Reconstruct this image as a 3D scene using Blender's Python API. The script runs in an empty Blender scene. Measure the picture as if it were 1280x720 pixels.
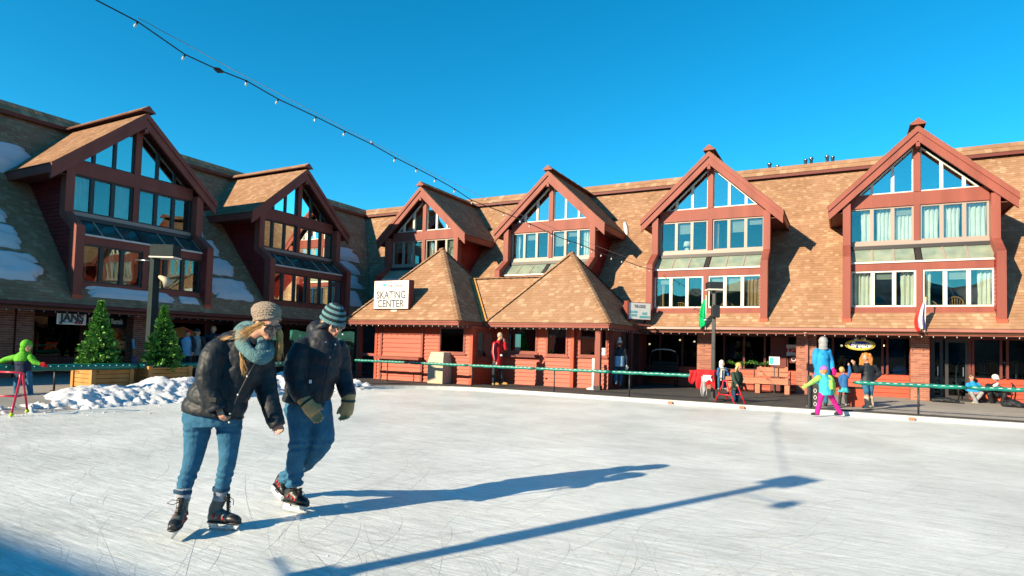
import bpy, math, random
import numpy as np
from mathutils import Vector, Matrix, noise
R = math.radians
rnd = random.Random(7)
sc = bpy.context.scene
col = sc.collection

# ------------------------------------------------------------------ camera
YAW, PITCH, ROLL, CAMH, FPX = R(28.3), R(2.5), R(1.55), 1.5, 770.0
fw0 = Vector((-math.sin(YAW), math.cos(YAW), 0)); r0 = Vector((math.cos(YAW), math.sin(YAW), 0)); u0 = Vector((0, 0, 1))
fwd = fw0*math.cos(PITCH) + u0*math.sin(PITCH); u1 = u0*math.cos(PITCH) - fw0*math.sin(PITCH)
rgt = r0*math.cos(ROLL) + u1*math.sin(ROLL); upv = u1*math.cos(ROLL) - r0*math.sin(ROLL)
CAM = Vector((0, 0, CAMH))
cd = bpy.data.cameras.new('camera'); cam = bpy.data.objects.new('camera', cd); col.objects.link(cam)
cam.matrix_world = Matrix(((rgt.x, upv.x, -fwd.x, 0), (rgt.y, upv.y, -fwd.y, 0), (rgt.z, upv.z, -fwd.z, CAMH), (0, 0, 0, 1)))
cd.sensor_width = 36; cd.sensor_fit = 'HORIZONTAL'; cd.lens = FPX/1280*36; cd.shift_y = 39/1280
cd.clip_start = .05; cd.clip_end = 3000
sc.camera = cam

# ------------------------------------------------------------------ light
SUN_AZ, SUN_EL = R(25.2), R(22.0)      # shadows run 25.2 degrees to the right of +Y
sun_from = Vector((-math.sin(SUN_AZ)*math.cos(SUN_EL), -math.cos(SUN_AZ)*math.cos(SUN_EL), math.sin(SUN_EL)))
w = bpy.data.worlds.new('World'); sc.world = w; w.use_nodes = True
nt = w.node_tree; nt.nodes.clear()
sky = nt.nodes.new('ShaderNodeTexSky'); sky.sky_type = 'NISHITA'; sky.sun_disc = False
sky.sun_elevation = SUN_EL; sky.sun_rotation = math.atan2(sun_from.x, sun_from.y)
sky.altitude = 2100; sky.air_density = 1.0; sky.dust_density = .15; sky.ozone_density = 1.5
hsv = nt.nodes.new('ShaderNodeHueSaturation'); hsv.inputs['Saturation'].default_value = 1.42; hsv.inputs['Value'].default_value = 1.0
hsv.inputs['Hue'].default_value = .475
bg = nt.nodes.new('ShaderNodeBackground'); bg.inputs[1].default_value = .093
wo = nt.nodes.new('ShaderNodeOutputWorld')
tint = nt.nodes.new('ShaderNodeMix'); tint.data_type = 'RGBA'; tint.blend_type = 'MULTIPLY'; tint.inputs['Factor'].default_value = 1; tint.inputs['B'].default_value = (.38, .98, 1.10, 1)   # the picture's cold white balance
nt.links.new(sky.outputs[0], hsv.inputs['Color']); nt.links.new(hsv.outputs[0], tint.inputs['A']); nt.links.new(tint.outputs['Result'], bg.inputs[0]); nt.links.new(bg.outputs[0], wo.inputs[0])
sl = bpy.data.lights.new('sun', 'SUN'); sl.energy = 5.0; sl.angle = R(.5); sl.color = (1, .83, .58)
so = bpy.data.objects.new('sun', sl); col.objects.link(so); so.location = (-20, -40, 30)
so.rotation_euler = sun_from.to_track_quat('Z', 'Y').to_euler()
vs = sc.view_settings; vs.view_transform = 'Standard'; vs.look = 'None'; vs.gamma = 1; vs.exposure = 1.2; vs.use_curve_mapping = False

# ------------------------------------------------------------------ pixel -> place helpers (1280 x 720 picture)
def ray(x, y): return fwd + rgt*((x-640)/FPX) - upv*((y-399)/FPX)
def onZ(x, y, z): d = ray(x, y); return CAM + d*((z-CAMH)/d.z)
def onX(x, y, X): d = ray(x, y); return CAM + d*(X/d.x)
def onY(x, y, Y): d = ray(x, y); return CAM + d*(Y/d.y)
def onD(x, y, D): d = ray(x, y); return CAM + d*(D/d.dot(fw0))     # at a horizontal depth D in front of the camera

# ------------------------------------------------------------------ materials
MATS = {}
GAIN = .76        # the picture is exposed bright: every paint keeps its real, darker value
def mat(name, base, rough=.6, spec=.3, metal=0, var=None, vscale=6, vdet=4, bump=0, bscale=40, island=None, coat=0, emis=None, stretch=None, sheen=0):
    base = tuple(x*GAIN for x in base); var = tuple(x*(GAIN if island is None else 1) for x in var) if var else None; island = [tuple(x*GAIN for x in i_) for i_ in island] if island else None
    m = bpy.data.materials.new(name); m.use_nodes = True; t = m.node_tree; n = t.nodes; b = n['Principled BSDF']
    b.inputs['Base Color'].default_value = (*base, 1); b.inputs['Roughness'].default_value = rough
    b.inputs['Specular IOR Level'].default_value = spec; b.inputs['Metallic'].default_value = metal; b.inputs['Coat Weight'].default_value = coat
    if sheen: b.inputs['Sheen Weight'].default_value = sheen
    tc = n.new('ShaderNodeTexCoord'); src = tc.outputs['Object']
    if stretch:
        mp = n.new('ShaderNodeMapping'); mp.inputs['Scale'].default_value = stretch; t.links.new(src, mp.inputs[0]); src = mp.outputs[0]
    c = None
    if island:      # list of colours, one picked per loose piece
        g = n.new('ShaderNodeNewGeometry'); cr = n.new('ShaderNodeValToRGB'); cr.color_ramp.interpolation = 'CONSTANT'
        el = cr.color_ramp.elements
        while len(el) < len(island): el.new(.5)
        for i, cc in enumerate(island): el[i].position = i/len(island); el[i].color = (*cc, 1)
        t.links.new(g.outputs['Random Per Island'], cr.inputs[0]); c = cr.outputs[0]
    if var:
        nz = n.new('ShaderNodeTexNoise'); nz.inputs['Scale'].default_value = vscale; nz.inputs['Detail'].default_value = vdet
        t.links.new(src, nz.inputs['Vector'])
        rp = n.new('ShaderNodeValToRGB'); rp.color_ramp.elements[0].position = .32; rp.color_ramp.elements[1].position = .68
        t.links.new(nz.outputs[0], rp.inputs[0])
        mx = n.new('ShaderNodeMix'); mx.data_type = 'RGBA'
        t.links.new(rp.outputs[0], mx.inputs['Factor'])
        if c is None:
            mx.inputs['A'].default_value = (*base, 1); mx.inputs['B'].default_value = (*var, 1)
        else:
            mx.blend_type = 'MULTIPLY'; t.links.new(c, mx.inputs['A']); mx.inputs['B'].default_value = (*var, 1)
        c = mx.outputs['Result']
    if c is not None: t.links.new(c, b.inputs['Base Color'])
    if bump:
        nb = n.new('ShaderNodeTexNoise'); nb.inputs['Scale'].default_value = bscale; nb.inputs['Detail'].default_value = 5
        t.links.new(src, nb.inputs['Vector'])
        bp = n.new('ShaderNodeBump'); bp.inputs['Strength'].default_value = bump; bp.inputs['Distance'].default_value = .02
        t.links.new(nb.outputs[0], bp.inputs['Height']); t.links.new(bp.outputs[0], b.inputs['Normal'])
    if emis: b.inputs['Emission Color'].default_value = (*emis[:3], 1); b.inputs['Emission Strength'].default_value = emis[3]
    MATS[name] = m; return m

def glass_mat(name, tint, refl, rough=.01, see=1.0):
    m = bpy.data.materials.new(name); m.use_nodes = True; t = m.node_tree; n = t.nodes; n.clear()
    o = n.new('ShaderNodeOutputMaterial'); gl = n.new('ShaderNodeBsdfGlossy'); gl.inputs['Roughness'].default_value = rough
    gl.inputs['Color'].default_value = (.9, 1, .92, 1)
    tr = n.new('ShaderNodeBsdfTransparent'); tr.inputs[0].default_value = (*tint, 1)
    lw = n.new('ShaderNodeFresnel'); lw.inputs['IOR'].default_value = 1.5
    ma = n.new('ShaderNodeMath'); ma.operation = 'MULTIPLY_ADD'; ma.inputs[1].default_value = 1.0; ma.inputs[2].default_value = refl; ma.use_clamp = True
    mx = n.new('ShaderNodeMixShader'); t.links.new(lw.outputs[0], ma.inputs[0]); t.links.new(ma.outputs[0], mx.inputs[0])
    tc = n.new('ShaderNodeTexCoord'); nz = n.new('ShaderNodeTexNoise'); nz.inputs['Scale'].default_value = 1.3; nz.inputs['Detail'].default_value = 1
    bp = n.new('ShaderNodeBump'); bp.inputs['Strength'].default_value = .06; bp.inputs['Distance'].default_value = .05
    t.links.new(tc.outputs['Object'], nz.inputs['Vector']); t.links.new(nz.outputs[0], bp.inputs['Height']); t.links.new(bp.outputs[0], gl.inputs['Normal'])
    t.links.new(tr.outputs[0], mx.inputs[1]); t.links.new(gl.outputs[0], mx.inputs[2]); t.links.new(mx.outputs[0], o.inputs[0])
    MATS[name] = m; return m

TAN = [(0.416, 0.248, 0.153), (0.402, 0.238, 0.145), (0.389, 0.227, 0.136), (0.432, 0.261, 0.164), (0.405, 0.24, 0.147), (0.389, 0.227, 0.135), (0.508, 0.343, 0.221), (0.421, 0.251, 0.156), (0.378, 0.216, 0.127), (0.47, 0.299, 0.186)]
mat('shingle', (.4, .23, .11), .9, .1, island=TAN, var=(.80, .76, .72), vscale=1.1, vdet=7, bump=.10, bscale=120)
mat('shingle_base', (.12, .07, .04), .95, .1)
mat('flashing', (.62, .30, .07), .55, .4, var=(.5, .22, .05))
mat('trim', (.31, .082, .057), .6, .3, var=(.225, .056, .040), vscale=2.2, vdet=8, bump=.22, bscale=45, stretch=(1, 1, .12))
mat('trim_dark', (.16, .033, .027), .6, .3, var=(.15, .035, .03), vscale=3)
mat('siding_red', (.30, .025, .022), .55, .35, var=(.20, .018, .016), vscale=2, bump=.08, bscale=70)
mat('siding_orange', (.53, .078, .030), .55, .35, var=(.40, .055, .022), vscale=2.2, vdet=8, bump=.15, bscale=60, stretch=(.15, .15, 1))
mat('post_base', (.62, .10, .05), .6, .3)
mat('brick', (.4, .13, .08), .85, .2, island=[(.40, .155, .10), (.34, .12, .078), (.44, .18, .12), (.30, .10, .068), (.38, .14, .09)], bump=.3, bscale=90)
mat('mortar', (.50, .42, .36), .95, .1, var=(.42, .35, .3))
mat('gutter', (.36, .13, .095), .4, .5, var=(.30, .10, .075), vscale=2)
mat('soffit', (.14, .045, .035), .7, .2)
mat('frame_white', (.78, .74, .68), .5, .4)
mat('frame_alu', (.36, .28, .24), .45, .5)
mat('frame_dark', (.03, .025, .025), .45, .5)
mat('room', (.16, .12, .09), .9, .1, var=(.10, .075, .06), vscale=1.5)
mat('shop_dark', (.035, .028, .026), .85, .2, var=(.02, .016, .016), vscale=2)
mat('curtain', (.98, .90, .82), .9, .1, var=(.85, .77, .7), vscale=3)
mat('curtain_warm', (.55, .33, .20), .9, .1, var=(.42, .24, .14), vscale=3)
glass_mat('glass_upper', (.30, .55, .60), .40)
glass_mat('glass_room', (.82, .90, .88), .08)
glass_mat('glass_shop', (.42, .48, .52), -.02)
glass_mat('glass_hut', (.45, .52, .55), .10)
glass_mat('glass_sky', (.75, .85, .80), .12)
mat('sky_blind', (.34, .40, .30), .22, .5, var=(.20, .27, .22), vscale=2, coat=.7)
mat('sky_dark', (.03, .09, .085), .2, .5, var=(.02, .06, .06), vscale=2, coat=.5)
mat('mountain', (.62, .64, .68), .9, .1, var=(.02, .035, .03), vscale=.03, vdet=9)
mat('blind', (.50, .47, .42), .8, .2, var=(.42, .40, .36), vscale=3)
mat('snow', (.74, .75, .78), .8, .2, var=(.68, .70, .74), vscale=3, bump=.55, bscale=22)
mat('cut_dark', (.64, .69, .69), .5, .4)
mat('cut_white', (.86, .86, .85), .7, .3)
mat('asphalt', (.045, .045, .048), .85, .3, var=(.065, .065, .066), vscale=3, bump=.3, bscale=150)
mat('rubber_mat', (.055, .054, .054), .8, .3, var=(.085, .083, .08), vscale=1.6, bump=.25, bscale=60)
mat('concrete', (.42, .39, .35), .85, .25, var=(.34, .31, .28), vscale=1.4, bump=.15, bscale=80)
mat('kerb', (.66, .66, .65), .6, .3, var=(.52, .52, .51), vscale=4, bump=.2, bscale=30)
mat('black_strip', (.018, .018, .02), .6, .4)
mat('pad_green', (.0, .22, .17), .45, .4, var=(.0, .16, .13), vscale=5, bump=.12, bscale=25)
mat('pad_white', (.55, .75, .70), .5, .4)
mat('steel_dark', (.03, .032, .034), .45, .5, metal=.3)
mat('steel_grey', (.30, .31, .31), .4, .5)
mat('steel', (.55, .55, .56), .3, .5, metal=1)
mat('lamp_green', (.014, .032, .035), .7, .2, var=(.010, .022, .024))
mat('lamp_glass', (.75, .72, .62), .3, .5)
mat('wood', (.62, .30, .09), .6, .3, var=(.50, .22, .06), vscale=4, bump=.15, bscale=50, stretch=(1, 1, .3))
mat('bench_wood', (.50, .20, .12), .6, .3, var=(.42, .16, .09), vscale=4)
mat('sign_white', (.86, .85, .82), .5, .4)
mat('sign_ink', (.09, .09, .10), .6, .3)
mat('sign_teal', (.06, .45, .48), .6, .3)
mat('sign_red', (.6, .03, .03), .6, .3)
mat('sign_yellow', (.80, .58, .06), .5, .4)
mat('sign_blue', (.02, .035, .32), .5, .4)
mat('black', (.012, .012, .013), .6, .4)
mat('bin_beige', (.55, .47, .34), .6, .3, var=(.47, .40, .29))
mat('needle', (.05, .16, .03), .65, .25, island=[(.08, .24, .03), (.11, .34, .04), (.05, .18, .03), (.17, .44, .07), (.09, .28, .035), (.22, .46, .10)])
mat('needle_core', (.012, .045, .012), .9, .1)
mat('bark', (.10, .065, .04), .9, .2, bump=.4)
mat('bulb_glass', (.60, .60, .58), .12, .6)
mat('cable', (.02, .02, .02), .6, .3)
mat('warm_lamp', (1, .8, .5), .5, .3, emis=(1, .68, .34, 2.2))
mat('skin', (.62, .34, .24), .5, .35, var=(.56, .28, .19), vscale=12)
mat('lip', (.48, .13, .11), .45, .4)
mat('eye_white', (.8, .8, .78), .3, .5)
mat('eye_dark', (.03, .02, .02), .2, .5)
mat('lens', (.012, .012, .015), .08, .6, coat=.5)
mat('hair_blond', (.80, .48, .17), .4, .5, var=(.60, .33, .10), vscale=30, stretch=(1, 1, .15))
mat('hair_grey', (.42, .33, .23), .5, .4)
mat('hair_ginger', (.60, .24, .05), .45, .4, var=(.44, .15, .03), vscale=30, stretch=(1, 1, .15))
mat('hair_brown', (.12, .06, .03), .5, .4)
def cloth(n, c, v=None, **k):
    v = v or tuple(x*.78 for x in c); kk = dict(rough=.75, spec=.25, var=v, vscale=9, bump=.22, bscale=26); kk.update(k); return mat(n, c, **kk)
cloth('nylon_black', (.012, .016, .022), (.020, .026, .034), rough=.55, spec=.28, bump=.14, bscale=30)
cloth('nylon_navy', (.011, .014, .022), (.018, .023, .034), rough=.55, spec=.28, bump=.14, bscale=30)
cloth('denim', (.024, .115, .21), (.04, .16, .28), rough=.85, bump=.45, bscale=30, vscale=14)
cloth('denim_dark', (.014, .055, .115), (.02, .07, .14), rough=.85)
cloth('knit_beige', (.38, .31, .25), (.28, .23, .18), rough=.95, bump=.9, bscale=70, vscale=60)
cloth('knit_teal', (.15, .29, .31), (.11, .22, .24), rough=.95, bump=.9, bscale=80, vscale=50)
cloth('knit_dark', (.015, .035, .042), rough=.95, bump=.6, bscale=90)
cloth('knit_light', (.14, .29, .33), rough=.95, bump=.6, bscale=90)
cloth('glove_olive', (.50, .28, .12), (.62, .38, .18), rough=.9, bump=.5)
cloth('sock_grey', (.42, .45, .50), rough=.95, bump=.6, bscale=90)
cloth('leather_grey', (.11, .125, .125), rough=.5, spec=.5)
cloth('leather_black', (.016, .016, .018), rough=.42, spec=.5)
cloth('red_cloth', (.55, .012, .02)); cloth('green_cloth', (.13, .52, .03)); cloth('lime_cloth', (.35, .68, .14)); cloth('blue_bright', (.02, .33, .72))
cloth('blue_mid', (.03, .15, .42)); cloth('turquoise', (.05, .48, .58)); cloth('pink_hot', (.62, .01, .26)); cloth('purple', (.38, .16, .58))
cloth('white_cloth', (.78, .78, .78)); cloth('grey_cloth', (.36, .37, .39)); cloth('tan_leather', (.55, .30, .08)); cloth('beige_boot', (.66, .53, .38))
cloth('navy_cloth', (.008, .02, .06)); cloth('green_dark', (.03, .06, .045)); cloth('lightblue', (.30, .50, .72)); cloth('orange_cloth', (.6, .2, .04))
mat('skate_white', (.82, .80, .77), .4, .5)
mat('tennis', (.55, .80, .06), .9, .2)
mat('red_paint', (.62, .015, .03), .35, .5)
mat('pink_paint', (.62, .02, .07), .35, .5)

# ice: pale, scratched, a little glossy
def make_ice():
    m = bpy.data.materials.new('ice'); m.use_nodes = True; t = m.node_tree; n = t.nodes; b = n['Principled BSDF']; L = t.links
    tc = n.new('ShaderNodeTexCoord'); g = tc.outputs['Object']
    def noi(scale, det=4, vec=g, rough=.55, dist=0):
        x = n.new('ShaderNodeTexNoise'); x.inputs['Scale'].default_value = scale; x.inputs['Detail'].default_value = det
        x.inputs['Roughness'].default_value = rough; x.inputs['Distortion'].default_value = dist; L.new(vec, x.inputs['Vector']); return x.outputs[0]
    def ramp(src, a, b_, ca=0, cb=1):
        r = n.new('ShaderNodeMapRange'); r.inputs[1].default_value = a; r.inputs[2].default_value = b_; r.inputs[3].default_value = ca; r.inputs[4].default_value = cb
        L.new(src, r.inputs[0]); return r.outputs[0]
    def math2(op, a, b_):
        x = n.new('ShaderNodeMath'); x.operation = op
        for i, q in enumerate((a, b_)):
            if isinstance(q, (int, float)): x.inputs[i].default_value = q
            else: L.new(q, x.inputs[i])
        return x.outputs[0]
    # long curved skate cuts: thin iso-lines of stretched, warped noises in several directions
    cuts = None
    for ang, sx, sy, wid, seed, ds in ((.5, .55, 3.6, .012, 0, .5), (-.35, .6, 4.6, .010, 11, .8), (1.25, .7, 3.8, .010, 23, .6), (2.3, .8, 5.5, .009, 37, .9), (.05, .5, 7.5, .012, 51, .4), (.9, 1.3, 1.9, .006, 63, 1.6), (1.8, 1.5, 2.3, .006, 77, 1.8)):
        mp = n.new('ShaderNodeMapping'); mp.inputs['Rotation'].default_value = (0, 0, ang); mp.inputs['Location'].default_value = (seed, seed*.7, 0)
        mp.inputs['Scale'].default_value = (sx, sy, 1); L.new(g, mp.inputs[0])
        v = noi(1.0, 1.5, mp.outputs[0], .5, ds)
        d = math2('ABSOLUTE', math2('SUBTRACT', v, .5), 0)
        line = ramp(d, 0, wid, 1, 0)
        brk = ramp(noi(.8, 3, mp.outputs[0]), .42, .62)
        line = math2('MULTIPLY', line, brk)
        cuts = line if cuts is None else math2('MAXIMUM', cuts, line)
    # fine directional scrape (resurfacing lines, along X)
    mp = n.new('ShaderNodeMapping'); mp.inputs['Rotation'].default_value = (0, 0, -.22); mp.inputs['Scale'].default_value = (1.6, 26, 1); L.new(g, mp.inputs[0])
    scr = ramp(noi(1, 5, mp.outputs[0], .7), .35, .70)
    mp2 = n.new('ShaderNodeMapping'); mp2.inputs['Rotation'].default_value = (0, 0, .75); mp2.inputs['Scale'].default_value = (2.2, 30, 1); L.new(g, mp2.inputs[0])
    scr2 = ramp(noi(1, 5, mp2.outputs[0], .7), .35, .70)
    mp3 = n.new('ShaderNodeMapping'); mp3.inputs['Rotation'].default_value = (0, 0, -.30); mp3.inputs['Scale'].default_value = (5, 95, 1); L.new(g, mp3.inputs[0])
    scr3 = ramp(noi(1, 4, mp3.outputs[0], .75), .38, .66)
    mp4 = n.new('ShaderNodeMapping'); mp4.inputs['Rotation'].default_value = (0, 0, .2); mp4.inputs['Scale'].default_value = (4, 70, 1); L.new(g, mp4.inputs[0])
    scr4 = ramp(noi(1, 4, mp4.outputs[0], .75), .55, .70)
    snowy = ramp(noi(.45, 5, g, .6), .35, .68)
    fleck = ramp(noi(30, 3, g, .7), .60, .72)
    mixf = math2('ADD', math2('MULTIPLY', scr, .50), math2('MULTIPLY', snowy, .34))
    mixf = math2('SUBTRACT', mixf, .18); mixf = math2('ADD', mixf, math2('MULTIPLY', scr2, .2)); mixf = math2('ADD', mixf, math2('MULTIPLY', scr3, .34)); mixf = math2('ADD', mixf, math2('MULTIPLY', scr4, .22))
    mixf = math2('ADD', mixf, math2('MULTIPLY', fleck, .35))
    cr = n.new('ShaderNodeValToRGB'); e = cr.color_ramp.elements
    e[0].position = .05; e[0].color = (.42, .455, .445, 1); e[1].position = .95; e[1].color = (.90, .91, .90, 1); e.new(.5).color = (.655, .69, .68, 1)
    L.new(mixf, cr.inputs[0])
    mx = n.new('ShaderNodeMix'); mx.data_type = 'RGBA'; L.new(math2('MULTIPLY', cuts, .25), mx.inputs['Factor'])
    L.new(cr.outputs[0], mx.inputs['A']); mx.inputs['B'].default_value = (.36, .40, .41, 1)
    L.new(mx.outputs['Result'], b.inputs['Base Color'])
    L.new(ramp(mixf, .1, .9, .30, .62), b.inputs['Roughness']); b.inputs['Specular IOR Level'].default_value = .42
    hgt = math2('ADD', math2('SUBTRACT', math2('MULTIPLY', scr, .35), math2('MULTIPLY', cuts, .25)), math2('MULTIPLY', fleck, .5))
    hgt = math2('ADD', hgt, math2('MULTIPLY', scr2, .3)); hgt = math2('ADD', hgt, math2('MULTIPLY', scr3, .35))
    bp = n.new('ShaderNodeBump'); bp.inputs['Strength'].default_value = .4; bp.inputs['Distance'].default_value = .008
    L.new(hgt, bp.inputs['Height']); L.new(bp.outputs[0], b.inputs['Normal'])
    MATS['ice'] = m
make_ice()

# ------------------------------------------------------------------ mesh builder
class MB:
    def __init__(s): s.v = []; s.f = []; s.m = []; s.cm = 0
    def add(s, vs, fs):
        o = len(s.v); s.v += [tuple(p) for p in vs]; s.f += [tuple(i+o for i in f) for f in fs]; s.m += [s.cm]*len(fs); return s
    def box(s, c, d, M=None):
        c = Vector(c); h = Vector(d)/2; vs = []
        for k in ((-1,-1,-1),(1,-1,-1),(1,1,-1),(-1,1,-1),(-1,-1,1),(1,-1,1),(1,1,1),(-1,1,1)):
            p = Vector((k[0]*h.x, k[1]*h.y, k[2]*h.z)); vs.append(c + (M @ p if M else p))
        return s.add(vs, [(0,3,2,1),(4,5,6,7),(0,1,5,4),(1,2,6,5),(2,3,7,6),(3,0,4,7)])
    def box2(s, a, b):
        a = Vector(a); b = Vector(b); return s.box((a+b)/2, (abs(b.x-a.x), abs(b.y-a.y), abs(b.z-a.z)))
    def prism(s, pts, off):
        pts = [Vector(p) for p in pts]; off = Vector(off); n = len(pts)
        return s.add(pts + [p+off for p in pts], [tuple(range(n-1, -1, -1)), tuple(range(n, 2*n))] + [(i, (i+1) % n, n+(i+1) % n, n+i) for i in range(n)])
    def ring(s, outer, inner, off):      # a frame: outer and inner loops of equal length, extruded
        n = len(outer); off = Vector(off)
        vs = [Vector(p) for p in outer] + [Vector(p) for p in inner]; vs = vs + [p+off for p in vs]; fs = []
        for i in range(n):
            j = (i+1) % n
            fs += [(i, j, n+j, n+i), (2*n+i, 3*n+i, 3*n+j, 2*n+j), (i, 2*n+i, 2*n+j, j), (n+i, n+j, 3*n+j, 3*n+i)]
        return s.add(vs, fs)
    def bar(s, a, b, w, h=None, up=(0, 0, 1)):
        a = Vector(a); b = Vector(b); d = b-a; L = d.length; d.normalize(); h = h or w
        x = d.cross(Vector(up))
        if x.length < 1e-4: x = d.cross(Vector((1, 0, 0)))
        x.normalize(); z = x.cross(d)
        M = Matrix((x, d, z)).transposed(); return s.box((a+b)/2, (w, L, h), M)
    def tube(s, pts, r, n=8, cap=True, sq=None):
        pts = [Vector(p) for p in pts]; k = len(pts); rs = r if isinstance(r, (list, tuple)) else [r]*k
        vs = []; pu = None
        for i, p in enumerate(pts):
            d = (pts[min(i+1, k-1)] - pts[max(i-1, 0)]).normalized()
            if pu is None:
                pu = d.cross(Vector((0, 0, 1)));
                if pu.length < .05: pu = d.cross(Vector((1, 0, 0)))
            x = (pu - d*pu.dot(d)).normalized(); pu = x; y = d.cross(x)
            for j in range(n):
                a = 2*math.pi*j/n; vs.append(p + x*(math.cos(a)*rs[i]) + y*(math.sin(a)*rs[i]*(sq or 1)))
        fs = [(i*n+j, i*n+(j+1) % n, (i+1)*n+(j+1) % n, (i+1)*n+j) for i in range(k-1) for j in range(n)]
        if cap: fs += [tuple(range(n-1, -1, -1)), tuple((k-1)*n+j for j in range(n))]
        return s.add(vs, fs)
    def ell(s, c, r, M=None, nu=14, nv=9):
        c = Vector(c); r = (r, r, r) if isinstance(r, (int, float)) else r; vs = []; fs = []
        def T(p): return c + (M @ p if M else p)
        vs.append(T(Vector((0, 0, r[2]))))
        for i in range(1, nv):
            ph = math.pi*i/nv
            for j in range(nu):
                a = 2*math.pi*j/nu; vs.append(T(Vector((r[0]*math.sin(ph)*math.cos(a), r[1]*math.sin(ph)*math.sin(a), r[2]*math.cos(ph)))))
        vs.append(T(Vector((0, 0, -r[2])))); e = len(vs)-1
        for j in range(nu): fs.append((0, 1+j, 1+(j+1) % nu)); fs.append((e, e-nu+(j+1) % nu, e-nu+j))
        for i in range(nv-2):
            for j in range(nu): fs.append((1+i*nu+j, 1+(i+1)*nu+j, 1+(i+1)*nu+(j+1) % nu, 1+i*nu+(j+1) % nu))
        return s.add(vs, fs)
    def lathe(s, c, prof, n=20, sx=1, sy=1):
        c = Vector(c); vs = []; k = len(prof)
        for rr, z in prof:
            for j in range(n): a = 2*math.pi*j/n; vs.append(c + Vector((rr*sx*math.cos(a), rr*sy*math.sin(a), z)))
        fs = [(i*n+j, i*n+(j+1) % n, (i+1)*n+(j+1) % n, (i+1)*n+j) for i in range(k-1) for j in range(n)]
        fs += [tuple(range(n-1, -1, -1)), tuple((k-1)*n+j for j in range(n))]
        return s.add(vs, fs)
    def loft(s, secs, n=16):     # secs: (centre, axis_a, ra, axis_b, rb)
        vs = []; k = len(secs)
        for c, A, ra, B, rb in secs:
            for j in range(n): t = 2*math.pi*j/n; vs.append(Vector(c) + Vector(A)*(ra*math.cos(t)) + Vector(B)*(rb*math.sin(t)))
        fs = [(i*n+j, i*n+(j+1) % n, (i+1)*n+(j+1) % n, (i+1)*n+j) for i in range(k-1) for j in range(n)]
        fs += [tuple(range(n-1, -1, -1)), tuple((k-1)*n+j for j in range(n))]
        return s.add(vs, fs)
    def mesh(s, name='mesh'):
        me = bpy.data.meshes.new(name); me.from_pydata(s.v, [], s.f); return me
    def build(s, name, mats, parent=None, smooth=False, local=False, bevel=0):
        mats = mats if isinstance(mats, (list, tuple)) else [mats]
        if parent is not None and not local:
            I = WM(parent).inverted(); s.v = [tuple(I @ Vector(p)) for p in s.v]
        me = s.mesh(name)
        for q in mats: me.materials.append(MATS[q])
        if len(mats) > 1: me.polygons.foreach_set('material_index', s.m)
        if smooth: me.polygons.foreach_set('use_smooth', [True]*len(me.polygons))
        return put(name, me, parent, bevel)
def WM(o):
    m = o.matrix_basis.copy()
    while o.parent is not None: o = o.parent; m = o.matrix_basis @ m
    return m
def put(name, me, parent=None, bevel=0):
    o = bpy.data.objects.new(name, me); col.objects.link(o)
    if parent is not None: o.parent = parent
    if bevel:
        b = o.modifiers.new('bevel', 'BEVEL'); b.width = bevel; b.segments = 2; b.limit_method = 'ANGLE'
    return o
def tag(o, label=None, cat=None, group=None, kind=None):
    if label: o['label'] = label
    if cat: o['category'] = cat
    if group: o['group'] = group
    if kind: o['kind'] = kind
    return o
def thing(name, label, cat, loc=(0, 0, 0), rz=0, group=None):
    o = bpy.data.objects.new(name, None); col.objects.link(o); o.location = loc; o.rotation_euler = (0, 0, rz); o.empty_display_size = .2
    return tag(o, label, cat, group)
def copy_tree(o, parent=None, skip=()):
    c = o.copy(); col.objects.link(c); c.parent = parent
    for ch in [x for x in bpy.data.objects if x.parent == o]: copy_tree(ch, c)
    return c
def kids(o): return [x for x in o.children]
def stuff(o): o['kind'] = 'stuff'; return o
def struct(o): o['kind'] = 'structure'; return o

# a side scene where modifiers and text are turned into plain meshes
tmp = bpy.data.scenes.new('workbench')
def bake(ob):
    tmp.collection.objects.link(ob); vl = tmp.view_layers[0]; vl.update(); dg = vl.depsgraph
    me = bpy.data.meshes.new_from_object(ob.evaluated_get(dg), depsgraph=dg)
    tmp.collection.objects.unlink(ob); d = ob.data; bpy.data.objects.remove(ob)
    return me
def fuse(mb, voxel, smooth=6, fac=.5):
    ob = bpy.data.objects.new('fuse', mb.mesh())
    m = ob.modifiers.new('r', 'REMESH'); m.mode = 'VOXEL'; m.voxel_size = voxel
    if smooth: s = ob.modifiers.new('s', 'SMOOTH'); s.iterations = smooth; s.factor = fac
    me = bake(ob); me.polygons.foreach_set('use_smooth', [True]*len(me.polygons)); return me
def fused(name, mb, voxel, material, parent, smooth=6, disp=None):
    if parent is not None: I = WM(parent).inverted(); mb.v = [tuple(I @ Vector(p)) for p in mb.v]
    me = fuse(mb, voxel, smooth); me.name = name
    if disp:
        nv = len(me.vertices); co = np.empty(nv*3, np.float32); no = np.empty(nv*3, np.float32)
        me.vertices.foreach_get('co', co); me.vertices.foreach_get('normal', no); co = co.reshape(-1, 3); no = no.reshape(-1, 3)
        d = np.array([disp(Vector(c)) for c in co]); me.vertices.foreach_set('co', (co+no*d[:, None]).ravel())
    me.materials.clear(); me.materials.append(MATS[material]); return put(name, me, parent)
def text_mesh(body, size, bold=0, depth=.004, shear=0, space=1, width=None):
    cu = bpy.data.curves.new('txt', 'FONT'); cu.body = body; cu.size = size; cu.offset = bold; cu.extrude = depth; cu.shear = shear; cu.space_character = space
    cu.align_x = 'CENTER'; cu.align_y = 'CENTER'; cu.resolution_u = 4
    me = bake(bpy.data.objects.new('txt', cu))
    if width:
        xs = [v.co.x for v in me.vertices]; k = width/(max(xs)-min(xs)); x0 = (max(xs)+min(xs))/2
        for v in me.vertices: v.co.x = (v.co.x-x0)*k
    return me
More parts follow.
